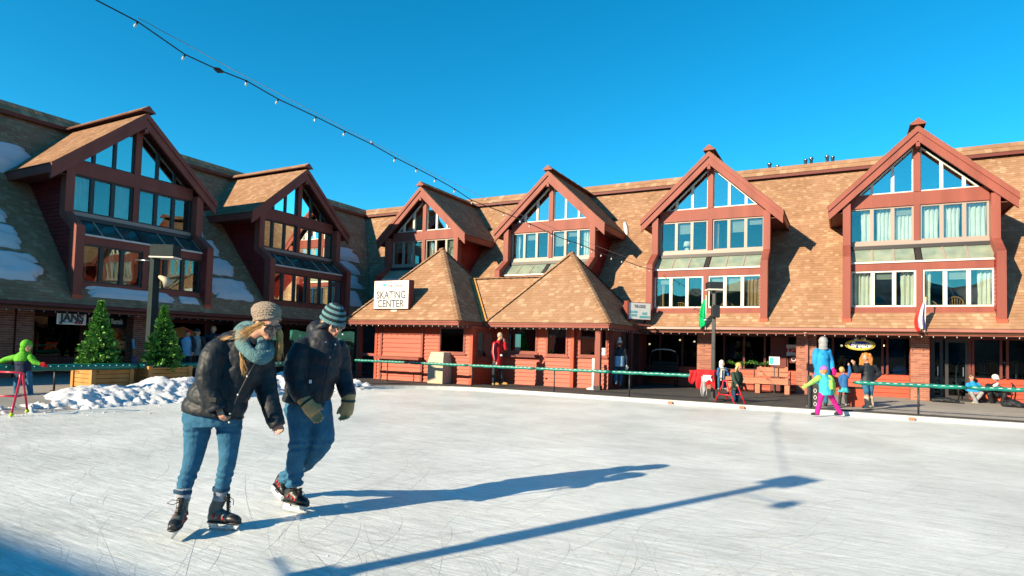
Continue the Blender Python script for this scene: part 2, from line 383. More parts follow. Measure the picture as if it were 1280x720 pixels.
def put_text(name, body, size, material, parent, at, ax, ay, **k):
    me = text_mesh(body, size, **k); me.materials.clear(); me.materials.append(MATS[material])
    ax = Vector(ax).normalized(); ay = Vector(ay).normalized(); az = ax.cross(ay)
    M = Matrix(((ax.x, ay.x, az.x, at[0]), (ax.y, ay.y, az.y, at[1]), (ax.z, ay.z, az.z, at[2]), (0, 0, 0, 1)))
    if parent is not None: M = WM(parent).inverted() @ M
    me.transform(M); return put(name, me, parent)

def clip(poly, cp):      # convex clip, 2-D, cp counter-clockwise
    for i in range(len(cp)):
        a = cp[i]; b = cp[(i+1) % len(cp)]; out = []
        if not poly: return []
        def side(p): return (b[0]-a[0])*(p[1]-a[1]) - (b[1]-a[1])*(p[0]-a[0])
        for k in range(len(poly)):
            p, q = poly[k], poly[(k+1) % len(poly)]; sp, sq = side(p), side(q)
            if sp >= 0: out.append(p)
            if (sp >= 0) != (sq >= 0): t = sp/(sp-sq); out.append((p[0]+(q[0]-p[0])*t, p[1]+(q[1]-p[1])*t))
        poly = out
    return poly
def inset(poly, w):
    n = len(poly); out = []
    for i in range(n):
        p0, p1, p2 = Vector(poly[i-1]), Vector(poly[i]), Vector(poly[(i+1) % n])
        d1 = (p1-p0).normalized(); d2 = (p2-p1).normalized(); n1 = Vector((-d1.y, d1.x)); n2 = Vector((-d2.y, d2.x))
        a = p0+n1*w; b = p1+n2*w; den = d1.x*d2.y-d1.y*d2.x
        if abs(den) < 1e-6: out.append(tuple(p1+n1*w)); continue
        t = ((b.x-a.x)*d2.y-(b.y-a.y)*d2.x)/den; out.append(tuple(a+d1*t))
    return out
def shingles(mb, O, S, T, poly, ex=.15, wmin=.2, wmax=.42, lift=.016, skip=None, seed=1, single=None):
    """courses of overlapping tabs over a convex polygon given in (s, t); S along the eave, T up the slope"""
    O = Vector(O); S = Vector(S).normalized(); T = Vector(T).normalized(); N = S.cross(T)
    if N.z < 0: N = -N
    rr = random.Random(seed); t0 = min(p[1] for p in poly); t1 = max(p[1] for p in poly); s0 = min(p[0] for p in poly); s1 = max(p[0] for p in poly)
    vs, fs = [], []; t = t0; i = 0
    while t < t1:
        s = s0 - rr.random()*wmax
        while s < s1:
            wd = rr.uniform(wmin, wmax); rect = [(s, t), (s+wd, t), (s+wd, t+ex*1.02), (s, t+ex*1.02)]
            cpoly = clip(rect, poly); l = lift*rr.uniform(.75, 1.35); s2 = s; s += wd
            if len(cpoly) < 3 or (skip and skip(s2+wd/2, t+ex/2)): continue
            if single is not None and len(cpoly) == 4 and abs(cpoly[0][0]-rect[0][0])+abs(cpoly[2][0]-rect[2][0])+abs(cpoly[2][1]-rect[2][1]) < 1e-6 and single(O+S*(s2+wd/2)+T*(t+ex/2), S, T, N, wd, ex, l): continue
            o = len(vs); k = len(cpoly)
            for q in cpoly: vs.append(O+S*q[0]+T*q[1]+N*(.004+l*(1-(q[1]-t)/(ex*1.02))))
            for q in cpoly: vs.append(O+S*q[0]+T*q[1]+N*.0005)
            fs.append(tuple(range(o, o+k)))
            for a in range(k):
                b = (a+1) % k
                if cpoly[a][1] < t+ex*.5 or cpoly[b][1] < t+ex*.5: fs.append((o+a, o+k+a, o+k+b, o+b))
        t += ex; i += 1
    mb.add(vs, fs); return mb

# ================================================================== SETTING
XL, YG, ZG, PM = -20.3, 23.2, 2.40, 1.15           # left gutter line, right gutter line, gutter height, roof pitch
YR, ZR = 29.3, 2.40+1.15*6.1; XR = XL-6.1           # ridge lines
RX0, RX1, RY0, RY1, RR = -13.4, 24.0, -9.0, 17.5, 3.2   # the rink

def rink_outline(grow=0, n=10):
    pts = []; r = RR+grow
    for cx, cy, a0 in ((RX1-RR, RY1-RR, 0), (RX0+RR, RY1-RR, 90), (RX0+RR, RY0+RR, 180), (RX1-RR, RY0+RR, 270)):
        for k in range(n+1): a = R(a0+90*k/n); pts.append((cx+r*math.cos(a), cy+r*math.sin(a)))
    return pts
mb = MB(); mb.add([(-900, -900, -.06), (900, -900, -.06), (900, 900, -.06), (-900, 900, -.06)], [(0, 1, 2, 3)])
struct(mb.build('ground', 'asphalt'))
mb = MB(); o = rink_outline(.02, 14); mb.add([(x, y, 0) for x, y in o], [tuple(range(len(o)))]); struct(mb.build('ice_rink', 'ice'))

def band(outer, inner, z0, z1):
    m = MB(); n = len(outer); m.ring([(x, y, z0) for x, y in outer], [(x, y, z0) for x, y in inner], (0, 0, z1-z0)); return m
oo = [p for p in zip(rink_outline(.20, 14), rink_outline(0, 14))]; oo = [p for p in oo if p[0][1] > RY1-2.6]      # the kerb shows along the far side only
oo = sorted(oo, key=lambda p: p[0][0]); q = MB(); n_ = len(oo)
vs = [(p[0][0], p[0][1], z) for z in (-.05, .095) for p in oo]+[(p[1][0], p[1][1], z) for z in (-.05, .095) for p in oo]
q.add(vs, [f for i in range(n_-1) for f in ((n_+i, n_+i+1, 3*n_+i+1, 3*n_+i), (2*n_+i, 3*n_+i, 3*n_+i+1, 2*n_+i+1), (i, i+1, n_+i+1, n_+i))])
struct(q.build('rink_kerb', 'kerb'))
# pavements: black rubber matting near the hut, concrete to the right, asphalt plaza on the left
def sheet(name, pts, z, m, th=.25):
    q = MB(); q.prism([(x, y, z) for x, y in pts], (0, 0, -th)); return struct(q.build(name, m))
arc = [(x, y) for x, y in rink_outline(.202, 14) if x < -10.1 and y > 14.2]       # outside the top left corner
arc = sorted(arc, key=lambda p: p[0])
sheet('rubber_walkway', [(-.9, RY1+.202)] + [(-.9, 24.6), (-17.6, 24.6), (-17.6, 14.3)] + [(-13.64, 14.3)] + arc[1:], .085, 'rubber_mat')
slab_w = 1.55
pv = tag(bpy.data.objects.new('pavement', None), None, None, None, 'structure'); col.objects.link(pv); pv.location = (6, 20, 0)
for i in range(17):          # concrete slabs with open joints
    for j, (a, b) in enumerate(((RY1+.202, 20.4), (20.412, 22.9), (22.912, 25.2))):
        x0 = -.888+i*slab_w; q = MB(); q.box2((x0, a, -.1), (x0+slab_w-.012, b, .085+rnd.uniform(-.003, .003))); q.build('slab', 'concrete', pv)
sheet('right_plaza', [(24.22, -9), (60, -9), (60, 25.2), (25.6, 25.2), (25.6, 17.8), (24.22, 17.8)], .08, 'asphalt')
q = MB(); q.prism([(-13.62, 0, -.02), (-15.3, 0, .19), (-24, 0, .20), (-24, 0, -.05), (-13.62, 0, -.05)], (0, 14.28, 0))
struct(q.build('left_plaza', 'concrete'))
sheet('left_corner_plaza', [(-17.62, 14.3), (-17.62, 25), (-24, 25), (-24, 14.3)], .19, 'asphalt')
q = MB(); q.box2((-1.0, RY1+.215, .06), (14, RY1+.262, .135)); struct(q.build('base_strip', 'black_strip'))

# snow ploughed off the rink along its left edge
def bank_h(x, y):
    ks = [(4.9, 0), (5.2, .02), (6.7, .03), (7.3, .30), (8.1, .36), (8.7, .30), (9.3, .52), (10.0, .50), (10.8, .38), (11.8, .50), (13.0, .55), (14.0, .42), (15.0, .22), (16.2, .04), (16.9, 0)]
    h = 0
    for (a, ha), (b, hb) in zip(ks, ks[1:]):
        if a <= y <= b: t = (y-a)/(b-a); t = t*t*(3-2*t); h = ha+(hb-ha)*t
    cx = -14.75 if y < 13.5 else -14.75+(y-13.5)*.42
    d = (x-cx)/(.62 if x < cx else .80); e = math.exp(-abs(d)**2.2)
    n1 = noise.noise(Vector((x*1.7, y*1.7, 3))); n2 = noise.noise(Vector((x*5.5, y*5.5, 9))); n3 = noise.noise(Vector((x*14, y*14, 1)))
    base = .15 if x < -15.2 else (.15*max(0, min(1, (-13.6-x)/1.6)))
    hh = h*.80*e*(1+.35*n1) + e*min(1, h*4)*(.035*n2+.024*n3+.02*noise.noise(Vector((x*30, y*30, 2)))) + (.012*n2 if e > .02 else 0)
    thin = .075*math.exp(-((x+13.85)/.55)**2)*(1 if y < 15.5 else max(0, 16.5-y))*(1+1.6*n2+.8*n3)     # thin spill on the ice edge
    return (base-.06)+(hh if hh > .012 else -.05) + max(0, thin) if h > 0 else -.2
q = MB(); nx, ny = 90, 300; xs = np.linspace(-17.2, -12.7, nx); ys = np.linspace(4.8, 16.95, ny)
vs = [(x, y, bank_h(x, y)) for y in ys for x in xs]
q.add(vs, [(j*nx+i, j*nx+i+1, (j+1)*nx+i+1, (j+1)*nx+i) for j in range(ny-1) for i in range(nx-1)])
tag(q.build('snow_bank', 'snow', None, True), 'ploughed heap of lumpy white snow along the left edge of the rink', 'snow', kind='stuff')
# loose crumbs of snow on the ice
q = MB(); r2 = random.Random(3)
for i in range(300):
    y = r2.uniform(3.5, 16); x = -13.3+abs(r2.gauss(0, .9)); s = r2.uniform(.005, .018)*(1 if r2.random() < .94 else 2)
    q.ell((x, y, s*.3), (s, s*r2.uniform(.6, 1), s*.6), None, 6, 4)
for i in range(70):
    p = (r2.uniform(-10, 6), r2.uniform(2.5, 16), 0); s = r2.uniform(.004, .009); q.ell((p[0], p[1], s*.3), (s, s, s*.6), None, 6, 4)
tag(q.build('snow_crumbs', 'snow'), 'small crumbs of snow scattered over the ice', 'snow', kind='stuff')
# thin scraped patches of snow on the ice
def patch(px, py, w, d, rz, label):
    p = onZ(px, py, .004); q = MB(); n = 26; pts = []
    for k in range(n): a = 2*math.pi*k/n; rr_ = 1+.35*noise.noise(Vector((math.cos(a)*2+px, math.sin(a)*2, 0))); pts.append((p.x+(math.cos(a)*w*rr_*math.cos(rz)-math.sin(a)*d*rr_*math.sin(rz)), p.y+(math.cos(a)*w*rr_*math.sin(rz)+math.sin(a)*d*rr_*math.cos(rz)), .004))
    vs = [(p.x, p.y, .018)] + [(p.x+(x-p.x)*.6, p.y+(y-p.y)*.6, .013+.006*noise.noise(Vector((x*9, y*9, 0)))) for x, y, z in pts] + [(x, y, .002) for x, y, z in pts]
    fs = [(0, 1+k, 1+(k+1) % n) for k in range(n)] + [(1+k, 1+n+k, 1+n+(k+1) % n, 1+(k+1) % n) for k in range(n)]
    q.add(vs, fs); return tag(q.build('snow_patch', 'snow', None, True), label, 'snow', kind='stuff')
patch(692, 492, .62, .16, 0, 'thin white snow patch on the ice in front of the skating hut')

# skate cuts: long thin curved grooves and ridges of scraped ice
def cuts(name, m, n, seed, wlo, whi, label):
    r3 = random.Random(seed); vs = []; fs = []
    for i in range(n):
        f = r3.random(); dist = 2.6+19*f**1.5; a = r3.uniform(-.80, .78); c = fw0*dist+r0*dist*math.tan(a)*.95
        if not (RX0+.5 < c.x < RX1-.5 and RY0+.5 < c.y < RY1-.3): continue
        ang = r3.gauss(-.25, .45) if r3.random() < .62 else r3.uniform(0, math.pi); L = r3.uniform(.25, 2.6); k = r3.gauss(0, .45) if r3.random() < .88 else r3.gauss(0, 1.8); w_ = r3.uniform(wlo, whi)*(.6+dist*.08); o = len(vs); N = 10
        x, y = c.x, c.y; th = ang
        for j in range(N+1):
            e = w_*math.sin(math.pi*(j+.15)/(N+.3))**.6; nx_, ny_ = -math.sin(th), math.cos(th); vs += [(x+nx_*e, y+ny_*e, .0016), (x-nx_*e, y-ny_*e, .0016)]
            x += math.cos(th)*L/N; y += math.sin(th)*L/N; th += k*L/N
        if not all(RX0+.3 < v[0] < RX1-.3 and v[1] < RY1-.1 for v in vs[o:]): del vs[o:]; continue
        fs += [(o+2*j, o+2*j+1, o+2*j+3, o+2*j+2) for j in range(N)]
    q = MB(); q.add(vs, fs); tag(q.build(name, m), label, 'marks', kind='stuff')
cuts('skate_cuts', 'cut_dark', 340, 5, .0006, .0016, 'fine grey skate cuts curving over the ice'); cuts('skate_ridges', 'cut_white', 2200, 6, .0010, .0030, 'fine white scraped lines over the ice')

# snowy wooded hills round the far sides of the village, behind the camera (the windows mirror them)
q = MB(); na, nr = 150, 9; vs = []
for i in range(na+1):
    a = R(-4-158*i/na); hmax = 62+34*noise.noise(Vector((i*.055, 3, 0)))+12*noise.noise(Vector((i*.21, 7, 0)))
    for k in range(nr+1):
        f = k/nr; rr_ = 330+190*f; vs.append((rr_*math.cos(a), rr_*math.sin(a), -.5+hmax*f**.85+5*f*noise.noise(Vector((i*.4, k*.8, 1)))))
q.add(vs, [(i*(nr+1)+k, i*(nr+1)+k+1, (i+1)*(nr+1)+k+1, (i+1)*(nr+1)+k) for i in range(na) for k in range(nr)])
struct(q.build('hills', 'mountain', None, True))

# ================================================================== LODGE
DORM_R = [-18.17, -11.33, -4.55, 2.16, 8.9]; DORM_L = [12.35, 19.55]
LSC = 1.06
def ramp_pts(): pass
right_wing = thing('lodge_wing', 'long sunlit lodge wing with tan shingled roof and four gabled dormers', 'building', (-4, 26, 0))
left_wing = thing('lodge_wing', 'shaded left lodge wing with two dark red gabled dormers and snow on its roof', 'building', (-23, 12, 0))
SL = math.hypot(1, PM); DL = 6.1*SL       # slope length
Tr = Vector((0, 1, PM)).normalized(); Tl = Vector((-1, 0, PM)).normalized()
XE, YE = 14.0, 1.4                          # far ends of the wings

def in_dormer(c, half, u, t):
    y = t/SL
    return abs(u-c) < half and .55 < y < 4.6 - .0
def skipR(s, t): return any(in_dormer(c, 1.86, s, t) for c in DORM_R)
def skipL(s, t): return any(in_dormer(c, 1.86*LSC, s, t) for c in DORM_L)

# base sheathing in strips so that the dormers stay open
def sheath(wing, dorms, half, P, u_eave0, u_ridge0, u1, name='roof_deck'):
    def pt(u, y, dz=-.03): return P(u, y, ZG+PM*y+dz)
    q = MB(); th = Vector((0, 0, -.14))
    def strip(us, ye0, ye1):
        a, b = us; q.prism([pt(a[0], ye0), pt(a[1], ye0), pt(b[1], ye1), pt(b[0], ye1)], th)
    mid = sorted(dorms); y0, y1 = .55, 4.4
    def left(y): return u_eave0 + (u_ridge0-u_eave0)*y/6.1
    strip(((left(0), u1), (left(y0), u1)), 0, y0)
    strip(((left(y1), u1), (left(6.1), u1)), y1, 6.1)
    edges = [None] + mid + [None]
    for i in range(len(mid)+1):
        a0 = left(y0) if i == 0 else mid[i-1]+half; a1 = left(y1) if i == 0 else mid[i-1]+half
        b = u1 if i == len(mid) else mid[i]-half
        strip(((a0, b), (a1, b)), y0, y1)
    return q.build(name, 'shingle_base', wing)
PR = lambda u, y, z: Vector((u, YG+y, z)); PL = lambda u, y, z: Vector((XL-y, u, z))
sheath(right_wing, DORM_R, 1.9, PR, XL, XR, XE)
# left wing runs from YE up to the corner: mirror u so that the valley side is the "left" end
PLm = lambda u, y, z: Vector((XL-y, -u, z))
sheath(left_wing, [-c for c in DORM_L], 1.9*LSC, PLm, -YG, -YR, -YE)

q = MB(); shingles(q, (0, YG, ZG), (1, 0, 0), Tr, [(XL, 0), (XE, 0), (XE, DL), (XR, DL)], .13, .10, .20, .011, skipR, 1)
stuff(q.build('shingles', 'shingle', right_wing))
q = MB(); shingles(q, (XL, 0, ZG), (0, 1, 0), Tl, [(YE, 0), (YG, 0), (YR, DL), (YE, DL)], .13, .10, .20, .011, skipL, 2)
stuff(q.build('shingles', 'shingle', left_wing))
# back slopes and end gables close the buildings
q = MB(); q.prism([(XR, YR, ZR-.05), (XE, YR, ZR-.05), (XE, YR+6.1, ZG), (XR-6.1, YR+6.1, ZG)], (0, 0, -.12)); q.build('back_slope', 'shingle', right_wing)
q = MB(); q.prism([(XR, YE, ZR-.05), (XR, YR, ZR-.05), (XR-6.1, YR+6.1, ZG), (XR-6.1, YE, ZG)], (0, 0, -.12)); q.build('back_slope', 'shingle', left_wing)
q = MB(); q.prism([(XE-.3, YG+.9, 0), (XE-.3, YR+5.4, 0), (XE-.3, YR+5.4, ZG), (XE-.3, YR, ZR-.3), (XE-.3, YG+.9, ZG+.6)], (.2, 0, 0)); q.build('end_wall', 'siding_red', right_wing)
q = MB(); q.prism([(XL-.9, YE+.3, 0), (XR-5.4, YE+.3, 0), (XR-5.4, YE+.3, ZG), (XR, YE+.3, ZR-.3), (XL-.9, YE+.3, ZG+.6)], (0, -.2, 0)); q.build('end_wall', 'siding_red', left_wing)
# ridge caps: overhanging boards with shingled top
def ridge_cap(wing, A, B, side):
    A = Vector(A); B = Vector(B); s = Vector(side); up = Vector((0, 0, 1)); d = (B-A).normalized()
    q = MB(); P = [A-s*.42-up*.22, A-s*.42-up*.10, A+up*.34, A+s*.42-up*.10, A+s*.42-up*.22, A+up*.2]
    q.prism(P, B-A); q.build('ridge_cap', 'trim_dark', wing)
    q = MB()
    for sg in (-1, 1):
        T = (up*.44 - s*sg*(-.42)*(-1)).normalized()
        O = A + s*sg*.435 - up*.10
        T = (A+up*.35 - O); L = T.length
        shingles(q, O, d*(1 if sg > 0 else 1), T, [(0, 0), ((B-A).length, 0), ((B-A).length, L), (0, L)], L/2.0, .18, .3, .022, None, 5)
    stuff(q.build('ridge_shingles', 'shingle', wing))
ridge_cap(right_wing, (XR+.1, YR, ZR), (XE, YR, ZR), (0, -1, 0))
ridge_cap(left_wing, (XR, YE, ZR), (XR, YR+.2, ZR), (1, 0, 0))
# valley flashing
q = MB(); a = Vector((XL, YG, ZG+.03)); b = Vector((XR, YR, ZR+.03)); q.prism([a+Vector((.02, .10, .02)), a+Vector((-.10, -.02, .02)), b+Vector((-.10, -.02, .02)), b+Vector((.02, .10, .02))], (0, 0, .02)); q.build('valley_flashing', 'trim_dark', right_wing)

# unseen block added beyond the left edge to shade the first dormer's side
q = MB(); q.box2((-25.5, 6.0, 4.0), (-22.5, 6.9, 7.8)); blk_ = q.build('shade_block', 'siding_red', left_wing)
q = MB(); q.box2((-25.6, 5.95, 7.805), (-22.45, 6.95, 7.9)); q.build('shade_block_cap', 'trim_dark', blk_)
# ---- gutters, soffits, eave beams
def eaves(wing, P, ua, ub, mats=('gutter', 'soffit')):
    q = MB(); prof = [(-.10, ZG-.01), (-.11, ZG-.10), (-.04, ZG-.13), (.03, ZG-.13), (.03, ZG-.01), (.01, ZG-.01), (.01, ZG-.10), (-.08, ZG-.09), (-.085, ZG-.01)]
    q.prism([P(ua, y, z) for y, z in prof], P(ub, 0, 0)-P(ua, 0, 0)); q.build('gutter', mats[0], wing)
    q = MB(); q.prism([P(ua, .04, ZG-.22), P(ua, .04, ZG-.02), P(ua, .10, ZG-.02), P(ua, .10, ZG-.22)], P(ub, 0, 0)-P(ua, 0, 0)); q.build('fascia', 'trim', wing)
    q = MB(); q.prism([P(ua, .10, ZG-.21), P(ua, .10, ZG-.17), P(ua, 2.6, ZG-.17), P(ua, 2.6, ZG-.21)], P(ub, 0, 0)-P(ua, 0, 0)); q.build('soffit', mats[1], wing)
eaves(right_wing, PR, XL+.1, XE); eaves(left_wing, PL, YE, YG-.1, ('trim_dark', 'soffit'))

# ---- one dormer, in local coordinates: x along the eave, y into the roof (0 at the gutter line), z up
def roofz(y): return ZG+PM*y
dormer = bpy.data.objects.new('dormer', None); col.objects.link(dormer); dormer.parent = right_wing
def dpart(mb_, name, m, smooth=False): return mb_.build(name, m, dormer, smooth, True)
AP, ES, EZ = 9.16, 2.62, 6.70               # roof apex, eave half width, eave height (top surface)
DS = (AP-EZ)/ES
BF = .83                                      # front of the barge boards
# posts with a kink
for sx in (-1, 1):
    prof = [(.17, roofz(.17)-.1), (.17, 4.80), (.90, 5.30), (.90, 6.75), (1.22, 6.75), (1.22, 5.22), (.52, 4.74), (.52, roofz(.52)-.1)]
    q = MB(); q.prism([(sx*1.95, y, z) for y, z in prof], (sx*.235, 0, 0)); dpart(q, 'post', 'trim')
    q = MB(); q.prism([(sx*1.93, y, z) for y, z in ((.15, roofz(.15)-.08), (.15, 2.70), (.54, 2.94), (.54, roofz(.54)-.1))], (sx*.275, 0, 0)); dpart(q, 'post_base', 'post_base')
    # side wall core + lap siding boards
    core = [(.56, roofz(.56)), (.56, 4.72), (1.26, 5.20), (1.26, 6.95), (3.9, 6.95)]
    q = MB(); q.prism([(sx*1.97, y, z) for y, z in core], (sx*.05, 0, 0)); dpart(q, 'side_wall', 'siding_red')
    z = roofz(.5)+.02
    while z < 6.72:
        yf = .50 if z < 4.76 else (min(1.22, .50+(z-4.76)*1.46))
        yb = (z-ZG)/PM+.06
        if yb-yf > .12:
            q = MB(); x0 = sx*2.02
            q.prism([(x0, yf, z), (x0+sx*.042, yf, z), (x0+sx*.014, yf, z+.128), (x0, yf, z+.128)], (0, yb-yf, 0)); dpart(q, 'siding_board', 'siding_red')
        z += .125
    # inner cheek boards of the recess
    z = 3.0
    while z < 4.7:
        q = MB(); q.prism([(sx*1.95, .2, z), (sx*1.925, .2, z), (sx*1.94, .2, z+.125), (sx*1.95, .2, z+.125)], (0, .32, 0)); dpart(q, 'cheek_board', 'siding_red'); z += .125
    # roof slope
    n = Vector((sx*DS, 0, 1)).normalized(); ax = Vector((sx, 0, -DS)).normalized(); L = math.hypot(ES, AP-EZ)
    yb0, yb1 = (AP-ZG)/PM, (EZ-ZG)/PM
    top = [(0, BF, AP), (0, yb0+.25, AP), (sx*ES, yb1+.25, EZ), (sx*ES, BF, EZ)]
    q = MB(); q.prism([Vector(p)-n*.006 for p in top], -n*.11); dpart(q, 'roof_slope', 'soffit')
    q = MB(); O = Vector((sx*(ES+.03), BF-.06, EZ-.03*DS))
    shingles(q, O, (0, 1, 0), -ax, [(0, 0), (yb1+.3-BF, 0), (yb0+.3-BF, L+.03), (0, L+.03)],   .13, .10, .20, .010, None, 11 if sx > 0 else 12)
    stuff(dpart(q, 'shingles', 'shingle'))
    # eave fascia along the side
    q = MB(); q.box2((sx*(ES-.05), BF+.02, EZ-.30), (sx*(ES+.01), yb1+.1, EZ-.04)); dpart(q, 'fascia', 'trim')
    q = MB(); q.box2((sx*2.0, BF+.1, EZ-.27), (sx*(ES-.06), yb1-.1, EZ-.24)); dpart(q, 'soffit', 'soffit')
    # barge boards: a broad board and a proud upper trim
    def slopebar(d0, d1, y0, y1, ext):
        a0 = (0, AP-d0); a1 = (0, AP-d1); e = ES+ext
        return [(0, y0, AP-d0), (0, y0, AP-d1), (sx*e, y0, EZ-d1-ext*DS), (sx*e, y0, EZ-d0-ext*DS)], (0, y1-y0, 0)
    q = MB(); q.prism(*slopebar(.17, .50, BF-.02, BF+.07, 0)); dpart(q, 'barge_board', 'trim')
    q = MB(); q.prism(*slopebar(.01, .20, BF-.07, BF+.05, .02)); dpart(q, 'barge_trim', 'trim')
# ridge cap with a gabled end
q = MB(); q.prism([(-.21, BF-.12, AP+.03), (-.21, BF-.12, AP+.05), (0, BF-.12, AP+.225), (.21, BF-.12, AP+.05), (.21, BF-.12, AP+.03), (0, BF-.12, AP+.17)], (0, 5.3, 0)); dpart(q, 'ridge_cap', 'soffit')
q = MB(); q.prism([(-.225, BF-.135, AP+.02), (0, BF-.135, AP+.24), (.225, BF-.135, AP+.02)], (0, .05, 0)); dpart(q, 'ridge_end', 'trim')
q = MB()
for sx in (-1, 1):
    O = Vector((sx*.22, BF-.11, AP+.053)); T = Vector((-sx*.22, 0, .182)); shingles(q, O, (0, 1, 0), T, [(0, 0), (5.2, 0), (5.2, T.length), (0, T.length)], T.length/1.5, .2, .3, .012, None, 3)
stuff(dpart(q, 'ridge_shingles', 'shingle'))
q = MB(); q.box((0, BF+.10, AP-.62), (.11, .3, .14)); dpart(q, 'ridge_beam_end', 'trim')
# beams and centre posts
def beam(name, a, b, m='trim'): q = MB(); q.box2(a, b); return dpart(q, name, m)
YLOW, YUP = .50, 1.24
beam('sill', (-1.95, YLOW-.06, 2.90), (1.95, YLOW+.1, 3.12)); beam('head_beam', (-1.95, YLOW-.03, 4.33), (1.95, YLOW+.1, 4.585))
beam('centre_post', (-.085, YLOW-.05, 3.12), (.085, YLOW+.09, 4.33)); beam('centre_post', (-.085, YUP-.06, 5.40), (.085, YUP+.1, 6.60)); beam('gable_beam', (-1.95, YUP-.05, 6.60), (1.95, YUP+.1, 7.05))
beam('gable_post', (-.10, YUP-.07, 7.05), (.10, YUP+.1, 8.62))
beam('dark_sill', (-1.95, YUP-.12, 5.19), (1.95, YUP+.1, 5.27), 'frame_dark'); beam('mid_sill', (-1.95, YUP-.05, 5.27), (1.95, YUP+.1, 5.40), 'frame_alu')
def window(poly, y, fm, gm, fw_=.055, dep=.09, gname='pane'):
    ins = inset(poly, fw_); q = MB(); q.ring([(u, y, z) for u, z in poly], [(u, y, z) for u, z in ins], (0, dep, 0)); dpart(q, 'window_frame', fm)
    g = inset(poly, fw_*.8); q = MB(); q.prism([(u, y+dep*.6, z) for u, z in g], (0, .008, 0)); return dpart(q, gname, gm)
ed = [.085, .69, 1.30, 1.95]
for sx in (-1, 1):
    for k in range(3):
        a, b = sorted((sx*ed[k], sx*ed[k+1]))
        window([(a, 3.12), (b, 3.12), (b, 4.33), (a, 4.33)], YLOW, 'frame_white', 'glass_room')
        window([(a, 5.40), (b, 5.40), (b, 6.60), (a, 6.60)], YUP, 'frame_alu', 'glass_room')
        top = lambda u: AP-.50-DS*abs(u)+.03
        pl = [(a, 7.05), (b, 7.05), (b, top(b)), (a, top(a))]
        if k == 2:
            uo = (AP-.47-7.06)/DS; pl = [(sx*ed[2], 7.05), (sx*uo, 7.05), (sx*ed[2], top(ed[2]))]
            if sx < 0: pl = [pl[1], pl[0], pl[2]]
        window(pl, YUP, 'frame_white', 'glass_upper', .045)
        # sloping glass band
        y0_, z0_, y1_, z1_ = YLOW-.03, 4.60, YUP-.06, 5.17
        sl_ = Vector((0, y1_-y0_, z1_-z0_)); nn = Vector((0, -sl_.z, sl_.y)).normalized()
        q = MB(); q.prism([(a+.02, y0_, z0_), (b-.02, y0_, z0_), (b-.02, y1_, z1_), (a+.02, y1_, z1_)], nn*.01); dpart(q, 'skylight_pane', 'sky_blind')
        q = MB(); q.bar((b if sx > 0 else a, y0_-.01, z0_), (b if sx > 0 else a, y1_, z1_), .05, .05); dpart(q, 'glazing_bar', 'frame_alu')
q = MB(); q.bar((0, y0_-.01, z0_), (0, y1_, z1_), .16, .05); dpart(q, 'glazing_bar', 'frame_dark')
beam('band_frame', (-1.95, YLOW-.07, 4.575), (1.95, YLOW+.02, 4.63), 'frame_white'); beam('band_frame', (-1.95, YUP-.16, 5.14), (1.95, YUP-.02, 5.19), 'frame_dark')
# room behind the glass
q = MB(); q.prism([(-1.95, 3.2, 2.9), (1.95, 3.2, 2.9), (1.95, 3.2, 7.0), (0, 3.2, 8.9), (-1.95, 3.2, 7.0)], (0, .06, 0)); dpart(q, 'room_wall', 'room')
q = MB(); q.box2((-1.95, .62, 2.88), (1.95, 3.2, 2.94)); dpart(q, 'room_floor', 'room')
q = MB(); q.box2((-1.95, 1.36, 5.02), (1.95, 3.2, 5.1)); dpart(q, 'upper_floor', 'room')
q = MB(); q.box2((-1.95, 1.36, 6.75), (1.95, 3.2, 6.82)); dpart(q, 'loft_floor', 'room')
dormer.location = WM(right_wing).inverted() @ Vector((DORM_R[0], YG, 0))
DORMERS = [dormer]
for c in DORM_R[1:]:
    d = copy_tree(dormer, right_wing); d.location = WM(right_wing).inverted() @ Vector((c, YG, 0)); DORMERS.append(d)
for c in DORM_L:
    d = copy_tree(dormer, left_wing); d.location = WM(left_wing).inverted() @ Vector((XL, c, 0)); d.rotation_euler = (0, 0, R(90)); d.scale = (LSC, 1, 1); DORMERS.append(d)
for d, l in zip(DORMERS, ('sunlit dormer partly hidden by the left hut roof', 'sunlit dormer above the right hut roof', 'sunlit dormer behind the right lamp post', 'large sunlit dormer at the right', 'dormer beyond the right edge', 'large shaded dormer at the left', 'shaded dormer near the inner corner')): d['label'] = l
# left dormers have dark frames
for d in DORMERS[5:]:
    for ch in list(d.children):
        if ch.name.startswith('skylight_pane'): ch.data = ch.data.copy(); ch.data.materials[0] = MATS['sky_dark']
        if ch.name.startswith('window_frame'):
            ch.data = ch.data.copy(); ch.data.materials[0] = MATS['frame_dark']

# curtains and things seen in the rooms
def curtain(d, u0, u1, z0, z1, y, m, waves=5):
    q = MB(); n = 28; vs = []
    for k in range(n+1):
        t = k/n; yy = y+.035*math.sin(t*waves*2*math.pi+rnd.random()*.3)
        for j in range(4): zz = z0+(z1-z0)*j/3; vs.append((u0+(u1-u0)*t+.01*math.sin(j*2+k), yy*(1) + .008*j*math.sin(k*1.7), zz))
    q.add(vs, [(4*k+j, 4*k+4+j, 4*k+5+j, 4*k+1+j) for k in range(n) for j in range(3)])
    return q.build('curtain', m, d, True, True)
def lowc(d, spans, m='curtain'):
    for a, b in spans: curtain(d, a, b, 3.14, 4.31, YLOW+.22, m, max(2, int((b-a)*9)))
def midc(d, spans, m='curtain'):
    for a, b in spans: curtain(d, a, b, 5.42, 6.58, YUP+.22, m, max(2, int((b-a)*9)))
D3, D4, D5, D6, D7, D1, D2 = DORMERS
lowc(D6, [(-1.9, -1.28), (-.5, -.1), (.1, .33), (1.55, 1.9)]); midc(D6, [(-1.62, -1.3), (-1.15, -.7), (-.66, -.1), (.12, .62), (.75, 1.2), (1.35, 1.9)])
